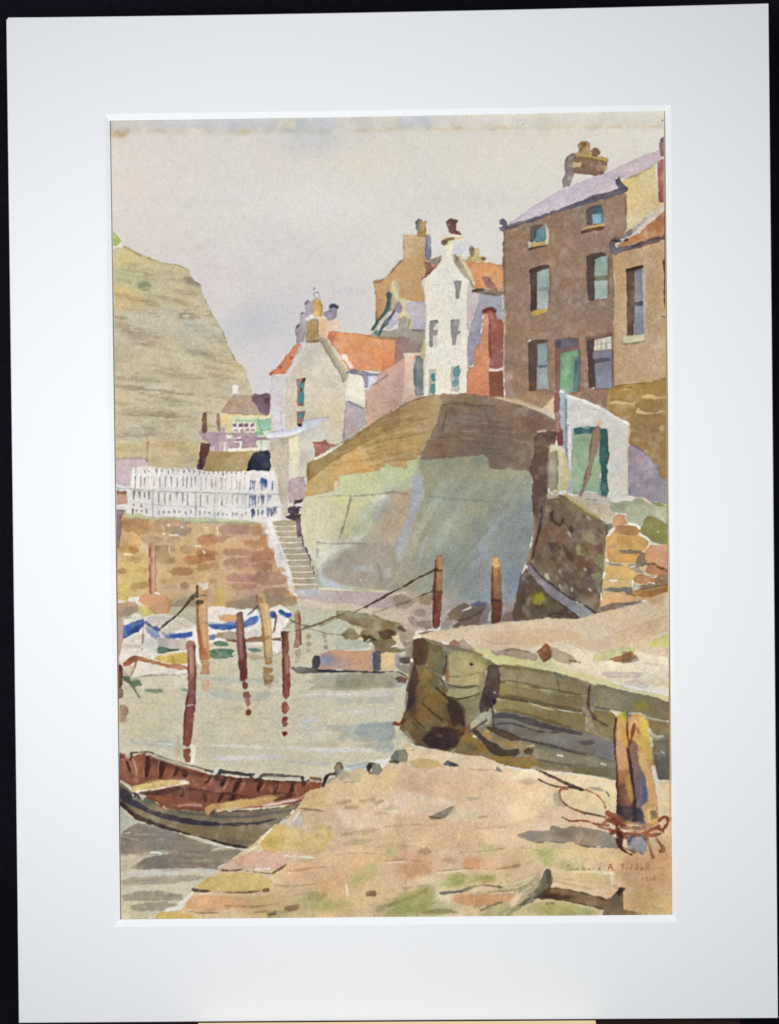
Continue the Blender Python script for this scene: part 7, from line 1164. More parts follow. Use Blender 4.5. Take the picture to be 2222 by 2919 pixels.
# ---- foreground beach
part('beach', 'painted_sand', 'warm sandy foreground slab strewn with stones and grass patches')
T('F')
w('D6BB99', '-840,1640 -640,1540 -560,1440 -450,1380 -380,1340 -300,1290 -200,1210 0,1030 120,640 200,640 300,650 420,680 560,690 640,720 760,770 900,770 1100,800 1340,830 1690,830 1690,1680 -840,1680', e=0, v=.03, hue=.02)
T('E')
w('CDB28D', '540,1460 620,1390 700,1330 780,1260 880,1190 960,1120 1040,1080 1120,1000 1150,950 1200,890 1270,870 1340,830 1380,780 1500,760 1540,780 1620,760 1700,680 1760,640 1760,1680 280,1680 300,1620 440,1590 480,1540', e=.03, v=.03, hue=.02)
for c, x, y, rx, ry, a in [('CFB48E', 1400, 900, 200, 90, .6), ('CDAE80', 1260, 950, 80, 60, .8), ('D0B78C', 1580, 800, 120, 40, .6), ('CFAE8C', 1500, 1000, 160, 70, .6), ('CFAA88', 1330, 1240, 200, 50, .6), ('CBA07E', 1180, 1350, 160, 60, .6), ('C6A078', 1300, 1440, 150, 70, .6), ('CAA684', 1500, 1300, 160, 80, .6), ('C2A26E', 900, 1560, 160, 50, .6), ('BFA274', 1050, 1520, 120, 60, .5), ('C9AD80', 820, 1420, 120, 40, .5), ('CEB594', 1180, 900, 80, 40, .3), ('C8A080', 660, 1530, 120, 26, .5)]: b(c, x, y, rx, ry, a, clip=True)
T('F')
for c, x, y, rx, ry, a in [('CFAE8A', 300, 860, 220, 80, .7), ('CDA886', 180, 830, 140, 60, .5), ('D4C0A4', 80, 940, 140, 60, .8), ('CDA983', 320, 920, 120, 40, .7), ('D0B592', 640, 900, 240, 80, .6), ('D3B28F', 760, 920, 120, 60, .5), ('D1B895', 700, 1060, 160, 80, .6), ('CFAC8A', 420, 1120, 180, 60, .7), ('CDA88A', 140, 1080, 180, 80, .6), ('D3B796', 600, 1180, 200, 60, .5), ('C8A07E', 140, 1300, 180, 60, .8), ('CA9C78', 520, 1300, 100, 40, .8), ('D2B48C', 760, 1250, 120, 50, .7), ('CEAC84', 760, 1360, 120, 60, .6), ('CBB389', 1100, 1230, 160, 50, .6), ('D0B78C', 1250, 920, 160, 70, .6), ('CEBA92', 1100, 830, 140, 40, .7), ('D2C09A', 960, 800, 160, 24, .7), ('D3B98E', 400, 710, 160, 24, .7), ('CFAF7C', 260, 720, 100, 24, .6), ('D1B88F', 700, 800, 120, 24, .5), ('CBAF84', 1640, 1000, 40, 120, .7), ('C99F72', 1590, 1200, 80, 80, .7), ('C69C74', 1500, 1300, 130, 50, .8), ('BF9468', 1560, 1420, 100, 80, .8), ('C29A66', 1450, 1560, 140, 60, .8), ('C7AB6E', 1380, 1590, 60, 30, .6), ('C7B07E', 1180, 1400, 160, 40, .7), ('C4AE80', 1100, 1480, 120, 40, .4), ('CBA584', 1560, 1260, 70, 40, .6), ('B9A67A', 1000, 1240, 60, 60, .5)]: b(c, x, y, rx, ry, a, clip=True)
for c, s, so in [('DCC9A8', '130,640 420,690 640,740 900,780 1200,800 1340,840 1340,900 1000,850 700,820 420,740 140,720', 4), ('D8B592', '0,760 300,790 460,840 480,900 340,960 200,900 60,860', 5), ('DDC8AC', '-60,900 140,890 300,930 400,960 300,1010 100,1030 -60,1000', 5), ('D9BC98', '500,820 900,860 980,1000 800,1080 560,1060 480,960', 6), ('D3AF8C', '240,1100 500,1070 640,1140 500,1240 240,1220', 5), ('DCC3A0', '560,1120 820,1120 880,1180 820,1260 600,1250', 5), ('CFA782', '0,1240 260,1260 280,1360 120,1420 0,1400', 5), ('D9BE90', '660,1240 880,1220 900,1300 760,1330', 4), ('CFB98C', '950,1230 1200,1240 1400,1230 1500,1260 1200,1300 960,1280', 5), ('DCCB9E', '1050,1330 1300,1340 1330,1390 1080,1370', 3), ('D9C79C', '1340,860 1345,1040 1200,1000 1060,960 1100,880', 5), ('DAC69C', '1590,840 1700,830 1700,1030 1600,1040', 4)]:
    n(c, s, soft=so, a=.7, clip=True, v=.06)
T('E')
for c, s, so in [('D9BD93', '1300,860 1560,790 1690,800 1690,960 1500,1000 1300,960', 6), ('DEC9A8', '1340,1000 1560,1010 1690,1040 1690,1150 1400,1100', 5), ('D5B089', '1260,1260 1500,1220 1690,1230 1690,1330 1400,1330 1240,1320', 6), ('CFA680', '1020,1320 1300,1310 1420,1380 1300,1480 1040,1440', 5), ('CDB388', '640,1380 900,1390 1000,1440 900,1490 600,1480', 4)]:
    n(c, s, soft=so, a=.6, clip=True, v=.06)
T('F')
# green patches
for c, x, y, rx, ry, a in [('B5B07A', 940, 1260, 70, 60, .8), ('A9A96E', 400, 1420, 100, 50, .85), ('A0A167', 180, 1570, 150, 50, .8), ('A5A46E', 300, 1590, 140, 40, .8), ('ABA66E', 560, 1400, 90, 30, .8), ('A9A574', 230, 1480, 60, 40, .7), ('B4B17F', 620, 1230, 60, 30, .6), ('B1AC78', 1000, 1550, 140, 40, .7), ('A5A26A', 900, 1580, 120, 40, .7), ('B3AC74', 1150, 1590, 120, 30, .7), ('ACB27A', 1600, 1580, 50, 24, .9), ('B1AE84', 20, 1250, 50, 30, .6), ('A99E6A', 700, 1480, 110, 30, .6), ('B6AC78', 1050, 1320, 90, 30, .7), ('B7B48C', 820, 1430, 50, 40, .6), ('A6A06C', 60, 1550, 90, 30, .5)]: b(c, x, y, rx, ry, a, clip=True, ang=-.15)
T('E')
for c, x, y, rx, ry, a, g in [('AFAE74', 1480, 1400, 70, 40, .85, -.6), ('ACA66C', 1220, 1520, 80, 40, .8, 0), ('A4A068', 1300, 1560, 120, 40, .8, 0), ('A9A470', 840, 1540, 50, 30, .5, 0), ('B0AE78', 1560, 1340, 50, 40, .6, -.8), ('A8A26C', 1000, 1610, 60, 20, .6, 0), ('B0AD78', 1660, 1250, 40, 30, .6, 0)]: b(c, x, y, rx, ry, a, clip=True, ang=g)
# broken strokes of grass, footprints and hollows in the sand
r_ = np.random.default_rng(41)
T('F')
for k in range(70):
    x = r_.uniform(-60, 1000); y = r_.uniform(1380, 1620)
    m(['8C8C54', '9A9A60', 'B8B482', '7F8050'][k % 4], '%f,%f %f,%f' % (x, y, x + r_.uniform(20, 80), y - r_.uniform(4, 24)), [1, r_.uniform(2, 5), 1], a=r_.uniform(.15, .4), soft=1, dry=-.3, clip=True)
for k in range(60):
    x = r_.uniform(-300, 1500); y = r_.uniform(860, 1500)
    m(['BC9A78', 'DCC8AC', 'C2A07E', 'D6BE9C'][k % 4], '%f,%f %f,%f' % (x, y, x + r_.uniform(40, 160), y + r_.uniform(-14, 14)), [1, r_.uniform(3, 9), 1], a=r_.uniform(.12, .3), soft=2, dry=-.3, clip=True)
T('E')
for s, r, a in [('1350,965 1400,955 1430,950', [5, 8, 4], .5), ('1490,950 1550,945 1570,940', [5, 9, 5], .5), ('1580,960 1620,950', 7, .45), ('1410,990 1470,985', 7, .45), ('1580,1025 1640,1015', 6, .3), ('1400,1200 1480,1185 1560,1178', [6, 9, 5], .35), ('1380,1150 1480,1130 1600,1118', [4, 8, 5], .35), ('1220,1110 1310,1105', 8, .4), ('1230,1160 1280,1158', [7, 10, 6], .7), ('1540,1490 1570,1490', 9, .8), ('1060,1580 1120,1570', 10, .7), ('960,1610 990,1605', 8, .8), ('1580,1220 1640,1210', 5, .3), ('1630,1000 1680,990', 7, .4), ('1130,1300 1200,1290', 9, .3), ('1200,1510 1300,1490 1240,1530', 8, .5), ('1600,1580 1680,1560', 9, .5)]:
    m('9A8765' if a < .6 else '7F6A50', s, [q * .8 for q in r] if isinstance(r, list) else r * .8, a=a, soft=1)
m('B49672', '1130,1010 1200,1000 1280,1010', 4, a=.7); m('8C7050', '1140,996 1170,992', 3, a=.7)
part('beach_stones', 'painted_stone', 'yellow and pink slabs at the water edge beside the rowing boat')
for c, s, a in [('CFAA55', '905,1180 960,1130 1000,1085 1050,1100 1050,1180 1040,1230 960,1250 910,1210', .95), ('D2B878', '1050,1100 1200,1130 1240,1080 1290,1090 1310,1150 1280,1210 1220,1250 1120,1240 1040,1230', .8), ('CBA08A', '750,1300 820,1260 960,1240 1060,1270 1070,1310 1000,1340 900,1350 780,1330', .85), ('C9AE64', '545,1450 600,1400 680,1380 800,1365 900,1380 970,1420 960,1470 800,1480 620,1470', .85), ('CBA27C', '470,1570 510,1510 600,1500 740,1510 860,1530 820,1560 700,1580 600,1600', .8), ('CDA94A', '290,1640 330,1600 400,1590 460,1610 540,1630 540,1660 290,1660', .9), ('B9A38C', '660,1340 740,1290 800,1330 900,1350 720,1352', .6), ('CDB176', '1160,960 1200,890 1270,880 1280,950 1220,980 1140,1000', .55), ('B9AEA4', '1080,1070 1110,1030 1160,1030 1150,1090 1110,1096', .8), ('CFAE82', '1160,1060 1200,1030 1260,1040 1290,1060 1240,1110 1180,1120', .5)]:
    w(c, s, a=a, e=.07, hue=.02)
b('C99A3A', 960, 1190, 50, 40, .7); n('C9A04A', '1250,1220 1310,1130 1320,1160 1280,1240 1220,1260', soft=1.5, a=.5)
for s, r, a in [('680,1354 740,1356 800,1350', [3, 5, 2], .8), ('820,1356 920,1370 980,1372', [3, 4, 2], .6), ('980,1370 1030,1340 1060,1320', [4, 4, 1.5], .75), ('515,1470 560,1475 620,1476', [6, 7, 3], .9), ('640,1480 800,1486 900,1476', [2, 3, 3], .7), ('930,1472 950,1470', 6, .8), ('480,1590 560,1606 660,1600', [2, 3, 2], .6), ('1140,990 1280,1010', 3, .4)]: m('5E4F3F', s, [q * .7 for q in r] if isinstance(r, list) else r * .7, a=a)
for s, r in [('800,1260 830,1240 900,1210', 3), ('900,1190 990,1090', 3), ('1020,1080 1100,1010', 5), ('1050,1270 1220,1280', 5), ('880,1350 960,1344', 5), ('1060,1360 1080,1370', 4), ('530,1490 620,1490', 2.4), ('660,1340 700,1320', 3), ('1410,1440 1415,1500', 6), ('1490,1420 1510,1410', 4), ('980,1590 990,1600', 3), ('1140,1000 1110,1050 1080,1080', 4)]: m('DDD5C4', s, r * .5, a=.85)
w('45443F', '1525,745 1545,725 1580,730 1560,760 1545,790 1525,775', e=.1); w('8F8A7E', '1560,735 1600,730 1620,770 1600,795 1550,796', e=.08); n('9A9C92', '1360,760 1400,770 1430,800 1380,830 1350,800', soft=1.5, a=.6); m('8E867A', '1400,840 1480,836', 2, a=.5); n('B3A78F', '1390,800 1480,790 1500,820 1440,850', soft=2, a=.5)
T('F')
w('8D8A72', '40,690 60,655 110,650 130,680 120,720 60,725', e=.08); n('6E7068', '30,700 60,660 80,690 60,724', a=.7); m('4C4B44', '25,720 70,722', 3, a=.8); w('D0B585', '100,640 130,620 180,640 160,660', own=False, e=.02)
w('BFA468', '140,720 200,700 300,712 330,740 260,760 160,750', a=.7, e=.05); w('6B6B6C', '335,725 360,710 420,735 430,748 380,748 340,740', e=.1); m('40424A', '370,728 420,742', 3, a=.7); w('8C877E', '640,770 655,750 674,775', e=.1); n('A89A80', '770,830 830,820 900,840 830,856', a=.5, soft=1); m('B3946F', '480,760 560,770 640,764', 2.5, a=.4)
for s, r in [('120,640 190,640 300,650', 4), ('320,680 430,690 560,690', 3.4), ('560,690 640,724 700,760', 3), ('760,770 900,776', 3), ('1000,790 1180,800 1300,820', 3), ('1590,830 1660,826', 3)]: m('DED3B8', s, r * .55, a=.8)
# long flat stone, little arrow stones
w('9A8A74', '256,1040 300,1020 400,980 400,1010 340,1050 270,1056', e=.1); n('CDBE98', '400,990 480,1000 590,1040 560,1056 400,1046 370,1030', e=.05, a=.8); m('C08A5C', '540,1044 590,1040', 2, a=.6); m('6A5644', '256,1040 320,1050', 2.5, a=.7); n('A8947C', '470,930 500,924 550,936 500,946', soft=1, a=.5); n('B9A486', '0,985 80,980 90,1000 0,1004', soft=2, a=.6); n('BCA386', '600,1010 700,1020', a=0)
for s, a in [('180,1240 240,1225 270,1245 230,1270', .6), ('320,1290 380,1280 420,1300 360,1312', .4), ('60,1200 160,1210 200,1220 100,1226', .3), ('640,1350 780,1320 860,1300 760,1340', .3)]: n('A3896A', s, soft=1, a=a)
w('D0976E', '440,1310 500,1280 540,1300 550,1350 500,1350 460,1340', own=False, a=.7, soft=1); n('CB9870', '380,1530 420,1490 560,1490 700,1480 760,1490 700,1550 540,1560 460,1560', soft=1, a=.8, e=0); n('A4a06a'.upper(), '330,1440 380,1390 440,1370 470,1390 440,1440', soft=2, a=.6)
for s, r, a, c in [('320,1490 400,1480 470,1478', [5, 10, 5], .85, '5F6058'), ('430,1480 500,1455 560,1440', [6, 10, 4], .7, '6E7060'), ('560,1440 620,1445 690,1455', [5, 7, 2], .8, '66604C'), ('220,1600 340,1590 420,1600', [8, 12, 6], .6, '7F7A4E'), ('560,1590 620,1560 680,1540', [6, 8, 4], .7, '7A6E50'), ('720,1600 800,1560 850,1510', [7, 8, 4], .6, '7E7A56'), ('940,1550 980,1544', 6, .6, '77704E'), ('0,1560 140,1520 240,1470', [8, 12, 8], .4, '8A8560'), ('1080,1345 1200,1355', 4, .5, '7E8256')]: m(c, s, [q * .6 for q in r] if isinstance(r, list) else r * .6, a=a, soft=.8)
for s, r in [('290,1480 280,1520', 4), ('510,1470 530,1460', 3), ('1320,1370 1330,1430', 3.4), ('840,1200 900,1240 920,1290', 4), ('1130,1560 1150,1590', 5), ('1590,1560 1620,1556', 8), ('850,1530 880,1520', 4), ('460,1400 470,1420', 3)]: m('DBD5C2', s, r * .45, a=.8)
T('F')
for c, s, so, a in [('C0946C', '1240,1330 1480,1260 1690,1180 1690,1560 1560,1500 1420,1460', 14, .55), ('C4A06A', '1400,1500 1500,1440 1690,1540 1690,1620 1480,1620', 9, .6), ('9A9A5E', '60,1500 260,1440 300,1500 240,1600 0,1620', 5, .55), ('A3A06A', '330,1430 420,1370 480,1400 420,1440', 3, .6), ('99965A', '560,1400 640,1380 640,1420 570,1430', 2, .6), ('A5A26A', '600,1570 720,1540 760,1620 560,1620', 4, .6), ('A8A870', '880,1230 960,1240 1000,1330 930,1330', 3, .7), ('ABA66C', '900,1560 1120,1560 1240,1600 1200,1620 880,1620', 3, .7), ('B08A64', '100,1330 240,1320 260,1380 120,1400', 5, .4), ('9F9A66', '1000,1330 1100,1320 1200,1345 1060,1356', 2.5, .5)]:
    n(c, s, soft=so, a=a, v=.08)
T('E')
for s, r, a in [('1060,1360 1160,1350 1300,1330', [2, 3, 1], .4), ('980,1440 1100,1450 1240,1430', [2, 3, 1], .4), ('700,1560 860,1570 1000,1550', [2, 3, 1.5], .5), ('1100,1500 1240,1480', [2, 3], .4), ('1300,1270 1460,1250 1600,1260', [1.5, 3, 1], .3), ('880,1600 960,1590 1060,1600', [2, 4, 2], .5)]: m('8A7050', s, [q * .8 for q in r], a=a, soft=.8)
T('F')
for s, r, a in [('0,1300 120,1290 260,1310', [1.5, 3, 1], .4), ('300,1360 500,1340 640,1350 800,1320', [1.5, 2.5, 2, 1], .4), ('600,1480 760,1470 820,1440', [2, 3, 1], .45), ('440,1250 600,1240 700,1225', [1, 2.5, 1], .35), ('100,1460 240,1440', [2, 3], .4), ('1000,1400 1160,1420 1300,1430', [1, 2.5, 1], .4), ('1380,1330 1500,1350 1640,1340', [1, 2, 1], .3), ('0,1100 160,1085 300,1095', [1, 2.5, 1], .3), ('520,1110 700,1100', [1, 2], .25)]: m('8F6F4E', s, [q * .8 for q in r], a=a, soft=.8)
for s, r in [('0,1310 140,1302', 2), ('300,1370 480,1352', 2), ('620,1490 740,1482', 2.2), ('1000,1412 1120,1424', 1.6), ('0,1580 60,1570', 2), ('690,1610 720,1590', 3)]: m('E2D5BA', s, r * .7, a=.7)
use('beach')
# ---- driftwood log
part('log', 'painted_log', 'bare brown driftwood log with an upright grey stub and a knotted end')
T('W', KW)
w('8B7356', '-50,1390 0,1300 120,1280 250,1290 440,1330 620,1370 740,1400 840,1440 900,1420 960,1340 1000,1290 1040,1280 1080,1290 1050,1340 1040,1460 1060,1560 1200,1600 1330,1620 1280,1640 780,1640 820,1560 740,1530 560,1500 340,1450 160,1420 0,1430', e=.08, hue=.02, v=.05)
for c, x, y, rx, ry, a in [('4A3A32', 120, 1390, 170, 44, .9), ('4C3E38', 320, 1410, 120, 30, .8), ('8A704C', 560, 1430, 140, 40, .7), ('6A5E50', 960, 1470, 60, 60, .8), ('7B6B50', 860, 1580, 70, 40, .6), ('554848', 1000, 1330, 40, 50, .8), ('8B774F', 1150, 1600, 90, 20, .5)]: b(c, x, y, rx, ry, a, clip=True)
m('5A4B3E', '130,1300 300,1300 500,1345 720,1400 820,1440', 1.6, a=.5); m('4F4438', '160,1420 360,1452 560,1500 740,1540 800,1560', 2, a=.6); n('77695A', '880,1430 960,1350 1000,1360 1010,1500 940,1540', soft=1.5, a=.6); n('3F3538', '960,1350 1010,1290 1050,1290 1040,1340 1000,1390', soft=1.5, a=.7); m('BA8468', '940,1270 970,1290', 5, a=.5, soft=1)
part('log_stub', 'painted_stub', 'upright grey-green stub', 'log')
w('807B64', '10,1200 40,1120 80,1050 110,1060 140,1130 150,1210 110,1290 60,1330 20,1420 -60,1420 -140,1380 -60,1320 0,1270', e=.1, c2='77705A', g=(60, 1080, 40, 1380)); n('5A5348', '80,1050 110,1060 140,1140 150,1220 110,1300 90,1200', soft=1.5, a=.7); n('4E4640', '-40,1400 40,1330 130,1280 120,1340 20,1420', soft=1.5, a=.7)
T('F'); w('9E9672', '640,1610 760,1560 800,1500 880,1430 900,1380 900,1430 860,1490 780,1560 700,1620', own=True, e=.05, a=.6)
n('5C5A50', '770,1560 830,1520 880,1510 860,1540 800,1560', soft=1, a=.7); m('6E694E', '780,1480 860,1420 900,1370', 3, a=.3, soft=1)
# buff plank of sand above the log
use('beach'); T('W', KW); n('C9B288', '150,1110 300,1110 600,1090 900,1110 940,1110 930,1260 860,1300 600,1290 300,1240 160,1200', e=.04, a=.6); m('DDD6C2', '700,1080 850,1110 930,1100 900,1140 920,1230', 3, a=.7); m('B59C76', '160,1200 400,1250 700,1310', 2, a=.4)
# ---- mooring stump with rope
part('stump_shadow', 'painted_shadow', 'grey shadow of the mooring stump on the sand')
w('9A8D7E', '-290,620 -160,580 -60,560 100,590 150,580 130,520 200,510 300,540 420,510 600,540 780,560 900,620 960,680 1000,800 900,780 700,770 560,770 480,720 380,700 250,730 130,690 0,720 -120,710 -240,650', e=.06, v=.05, sm=1); b('8E8984', -100, 640, 120, 40, .6, clip=True); b('7D756C', 300, 600, 140, 40, .5, clip=True); b('9A8B72', 700, 640, 130, 50, .6, clip=True); m('66666C', '-20,712 140,704 300,716', 2, a=.4); m('5F5F60', '440,720 560,765 800,780', 3, a=.6); n('7F776E', '160,530 360,600 500,700 420,690 260,620', soft=2, a=.5)
part('stump', 'painted_post', 'thick orange and ochre mooring stump with dark grooves and blue shading')
T('V', KV)
w('C8965E', '680,280 720,250 780,200 840,180 900,230 950,240 1000,200 1100,220 1180,240 1240,330 1280,600 1320,900 1330,1100 1360,1400 1400,1680 1420,1900 1440,2160 1400,2240 1240,2260 1000,2240 760,2160 720,1900 720,1600 700,1100 660,700 660,500', e=.08, hue=.03, v=.06)
for c, x, y, rx, ry, a in [('CFA03F', 1180, 420, 90, 160, .9), ('C9A24C', 1200, 760, 100, 200, .8), ('CDA766', 1150, 1000, 90, 120, .7), ('C9945A', 1270, 1400, 80, 220, .8), ('CB9A4A', 1340, 1800, 70, 200, .8), ('B9A030', 820, 240, 70, 60, .9), ('C28F58', 780, 480, 70, 120, .8), ('C09060', 790, 800, 60, 150, .7), ('B98A70', 800, 1000, 70, 150, .7), ('A77A62', 800, 1200, 80, 100, .7), ('BE7F3A', 880, 1350, 70, 200, .85), ('9A6A50', 780, 1400, 60, 160, .7), ('7F5648', 780, 1700, 90, 150, .8), ('C08A3C', 920, 1650, 50, 140, .7), ('6A544E', 820, 2050, 110, 160, .8), ('CDA07A', 980, 330, 60, 90, .7)]: b(c, x, y, rx, ry, a, clip=True)
n('8A7064', '980,620 1040,700 1080,900 1080,1040 1140,1160 1200,1290 1220,1400 1230,1700 1220,1900 1200,2200 1000,2230 960,1800 960,1300 940,1000 900,820', a=.95, e=.05, c2='75686E', g=(1000, 800, 1120, 1700)); b('8B6A58', 990, 900, 60, 160, .6); b('53618A', 1190, 1560, 50, 220, .85, clip=True); b('77707A', 1080, 1800, 70, 200, .6, clip=True); b('66556A', 1160, 2000, 60, 120, .6, clip=True)
n('CBA86C', '1090,1000 1140,1100 1180,1220 1230,1320 1240,1200 1200,1000', soft=1.5, a=.6)
for s, r, a, c in [('700,300 680,500 680,800 700,1000 730,1300 720,1700 740,2100', [5, 6, 5, 5, 7, 8, 8], .85, '4A3335'), ('880,240 900,400 870,440 900,620 900,780', [4, 3, 4, 4, 4], .85, '5F3A30'), ('900,800 920,960 950,1100 960,1300 1000,1500 1010,1700 1020,2000', [5, 5, 5, 5, 6, 7, 6], .85, '4B322C'), ('1010,390 990,500 960,640 920,760', [7, 6, 5, 3], .8, '7A4A36'), ('820,560 850,680 900,790', [2.5, 4, 2], .7, '8C5A2A'), ('760,1400 740,1700 760,2100', [6, 9, 12], .6, '4B3A44'), ('1030,420 1100,540 1130,660', [3, 5, 2], .6, 'A06F4A'), ('900,1460 960,1700 980,1900', [3, 4, 2], .5, '8A5A2C'), ('1140,220 1210,320', [3, 3], .5, '7F7A38'), ('1300,1160 1296,1220', [3, 4], .5, 'B07A3A')]:
    m(c, s, [q * .85 for q in r], a=a, soft=.5, clip=True)
for c, s, so, a in [('C6A62E', '735,270 790,200 860,190 890,250 880,340 760,360', .8, .9), ('CE9A56', '715,370 870,350 860,520 800,640 700,620', 1.2, .8), ('C39468', '710,640 800,640 850,760 880,900 910,1160 740,1180 700,900', 1.2, .75), ('A9744E', '735,1180 900,1160 940,1260 860,1400 840,1700 760,1680 740,1400', 1.2, .75), ('C98A36', '860,1280 930,1250 960,1420 1000,1640 940,1760 880,1560', .9, .9), ('C88C34', '820,480 860,520 880,640 905,780 860,760 830,640', .7, .9), ('735048', '735,1450 840,1400 900,1600 960,1760 1000,1960 760,2100', 1.5, .75), ('D4B13A', '1070,250 1180,245 1245,350 1290,640 1310,980 1240,1000 1200,820 1130,740 1100,560 1140,600 1120,430', .9, .9), ('D6AF74', '950,280 1010,270 1060,330 1090,420 1010,360 960,420 930,420', .8, .85), ('CFAF7A', '1080,860 1180,860 1230,1020 1250,1220 1200,1200 1120,1080', 1, .85), ('D3A266', '1200,1180 1330,1150 1370,1420 1400,1720 1290,1760 1250,1500', 1, .8), ('D4A83C', '1180,640 1260,620 1300,960 1230,980', 1, .7)]:
    n(c, s, soft=so, a=a)
n('D2B02E', '1010,640 1050,620 1120,700 1120,750 1050,700', soft=.8, a=.9); n('CF9A30', '820,560 870,600 890,760 850,720', soft=1, a=.8); n('9A9440', '790,190 860,190 900,250 840,290', soft=1, a=.6); m('6A7A70', '880,200 920,240', 6, a=.6)
m('E0D8B8', '620,150 700,220', 3, a=.7); m('C9CDB0', '930,200 1050,200 1150,210 1230,280 1600,340', [3, 4, 3, 3, 2], a=.7); m('BFC4AE', '1270,480 1320,580 1400,600 1500,590', [5, 6, 4], a=.7); m('DAD3C6', '1300,640 1310,740', 4, a=.8); m('E2DCD0', '1340,1120 1370,1280 1400,1400', [4, 5, 5], a=.8); w('CBC7A0', '620,140 760,160 790,190 740,230 700,240', own=False, e=.04, a=.8)
T('W', KW)
n('403A42', '980,260 1080,260 1180,260 1290,330 1310,440 1200,450 1080,420 1010,360', soft=2, a=.75); n('CBA267', '1300,260 1340,210 1400,230 1470,300 1430,480 1320,440 1310,330', soft=1.2, a=.85); n('6A5F4A', '1400,320 1460,310 1470,400 1410,420', soft=1.2, a=.8); n('C48F38', '1360,200 1420,200 1430,290 1380,280', soft=1.5, a=.6)
n('93919A', '1150,650 1280,640 1350,690 1340,820 1280,860 1180,800 1110,750', e=.06, a=.95); n('4D4A58', '1100,640 1200,620 1330,600 1350,700 1280,650 1160,660 1110,760', soft=1, a=.8); n('62646E', '1110,760 1300,860 1200,830 1100,790', soft=1, a=.5)
part('stump_rope', 'painted_rope', 'tangled red-brown rope tied round the stump and looping left over the sand')
for s, r in [('-20,-80 100,-20 250,20 420,20 560,50', [2, 3, 4, 4, 3]), ]: l('6B5B4E', s, [q * .75 for q in r])
T('F'); l('5C5048', '880,766 960,800 1060,850 1160,888', [1.5, 3, 4, 2.5]); l('A9714E', '1170,884 1230,910 1270,950 1284,990', [2.6, 3, 3, 2.5]); l('A5663F', '1016,890 1030,876 1060,880', [4, 4, 3]); l('8A6446', '1014,900 1020,940 1060,980 1130,1010 1220,1030 1300,1050', [3, 2.6, 2.6, 2.4, 2.4, 2]); n('A29888', '980,905 1010,895 1020,950 1050,985 1010,975 985,950', soft=1.5, a=.7); m('5F4A38', '1140,1016 1260,1036', 1.6, a=.6)
l('9C5F44', '1030,1044 1080,1068 1160,1062 1220,1080', [1.6, 2.4, 2.6, 2.6]); n('8A8578', '1190,870 1250,870 1270,890 1220,890', soft=1, a=.7); m('55524E', '1290,898 1306,918', 2.2, a=.8); m('B9B094', '1600,950 1660,944', 4, a=.5, soft=1)
T('W', KW)
for c, s, r in [('9C5E42', '840,330 900,380 980,420 1060,480', [4, 9, 9, 5]), ('8C5038', '820,420 900,440 980,480 1050,500', [3, 6, 8, 5]), ('A4684A', '680,480 760,500 820,460 860,420', [3, 5, 5, 4]), ('9C6044', '740,520 800,530 900,560 960,580', [3, 4, 5, 4]), ('A46A4A', '640,470 740,490 860,500', [2, 4, 3]), ('8A4C32', '900,600 960,570 1030,600 1080,650', [6, 10, 9, 5]), ('5A3630', '1000,620 1000,700 1020,790 1100,850 1150,865', [10, 9, 5, 3, 2]), ('6E3F30', '980,480 970,560 1000,640', [6, 7, 6]), ('A98661', '1060,470 1180,480 1300,500 1440,490', [4, 5, 5, 3]), ('A57F5C', '1060,530 1200,550 1340,550 1480,520', [3, 4, 5, 4]), ('8C5E46', '1080,600 1200,620 1320,590 1420,550 1500,510', [3, 4, 6, 5, 4]), ('98583E', '1500,440 1540,400 1590,390 1620,430 1600,500 1550,560', [5, 6, 6, 6, 5, 3]), ('96553B', '1470,540 1540,560 1560,590', [4, 5, 3]), ('9A5B42', '1330,610 1430,620 1520,600', [5, 5, 4]), ('A0623F', '1340,640 1380,760 1400,840 1420,900', [4, 3, 4, 4]), ('91653F', '1470,680 1540,760 1560,810 1510,830', [3, 5, 6, 4]), ('8B5A45', '1040,770 1100,800 1220,850', [2, 3, 2]), ('B27A52', '1380,860 1440,900', [3, 4]), ('A8532F', '870,370 950,420 1000,470', [2, 4, 3])]:
    l(c, s, [q * .95 for q in r], e=.1, soft=.5, a=.92)
for s in ['800,520 860,560', '900,480 930,510', '1100,490 1280,510', '1080,560 1300,570', '1500,470 1520,480', '1060,770 1090,770', '960,640 980,650', '1470,560 1490,570']: m('D9C0A0', s, 2, a=.7)
n('B5AFA0', '1410,660 1460,680 1480,740 1430,740', soft=1, a=.6); m('CDBF9C', '1360,700 1390,800 1500,850', 2, a=.5)
# ---- signature
part('signature', 'painted_signature', 'faint handwritten signature and date in the lower right corner')
def pen(c, s, r=1.1, a=.62): l(c, s, r, a=a, j=.25, sm=1, e=0)
G = '6E6444'; Rr = '8C5C44'
pen(G, '344,1000 348,1058'); pen(G, '338,1004 374,1000 380,1022 352,1032 390,1058'); pen(G, '412,1036 410,1058'); pen(G, '411,1018 413,1021'); pen(G, '474,1036 450,1038 446,1054 474,1056'); pen(G, '540,976 534,1058 546,1040 562,1040 566,1058'); pen(G, '622,1038 600,1042 598,1056 620,1052 624,1036 628,1058'); pen(G, '664,1038 666,1058'); pen(G, '666,1046 676,1038 690,1040'); pen(G, '748,1040 728,1042 726,1056 748,1052'); pen(G, '762,974 752,1040 756,1060'); pen(G, '388,1060 560,1062 760,1062', .7, a=.35)
pen('75503F', '862,1058 888,970 918,1066'); pen('75503F', '870,1032 908,1030')
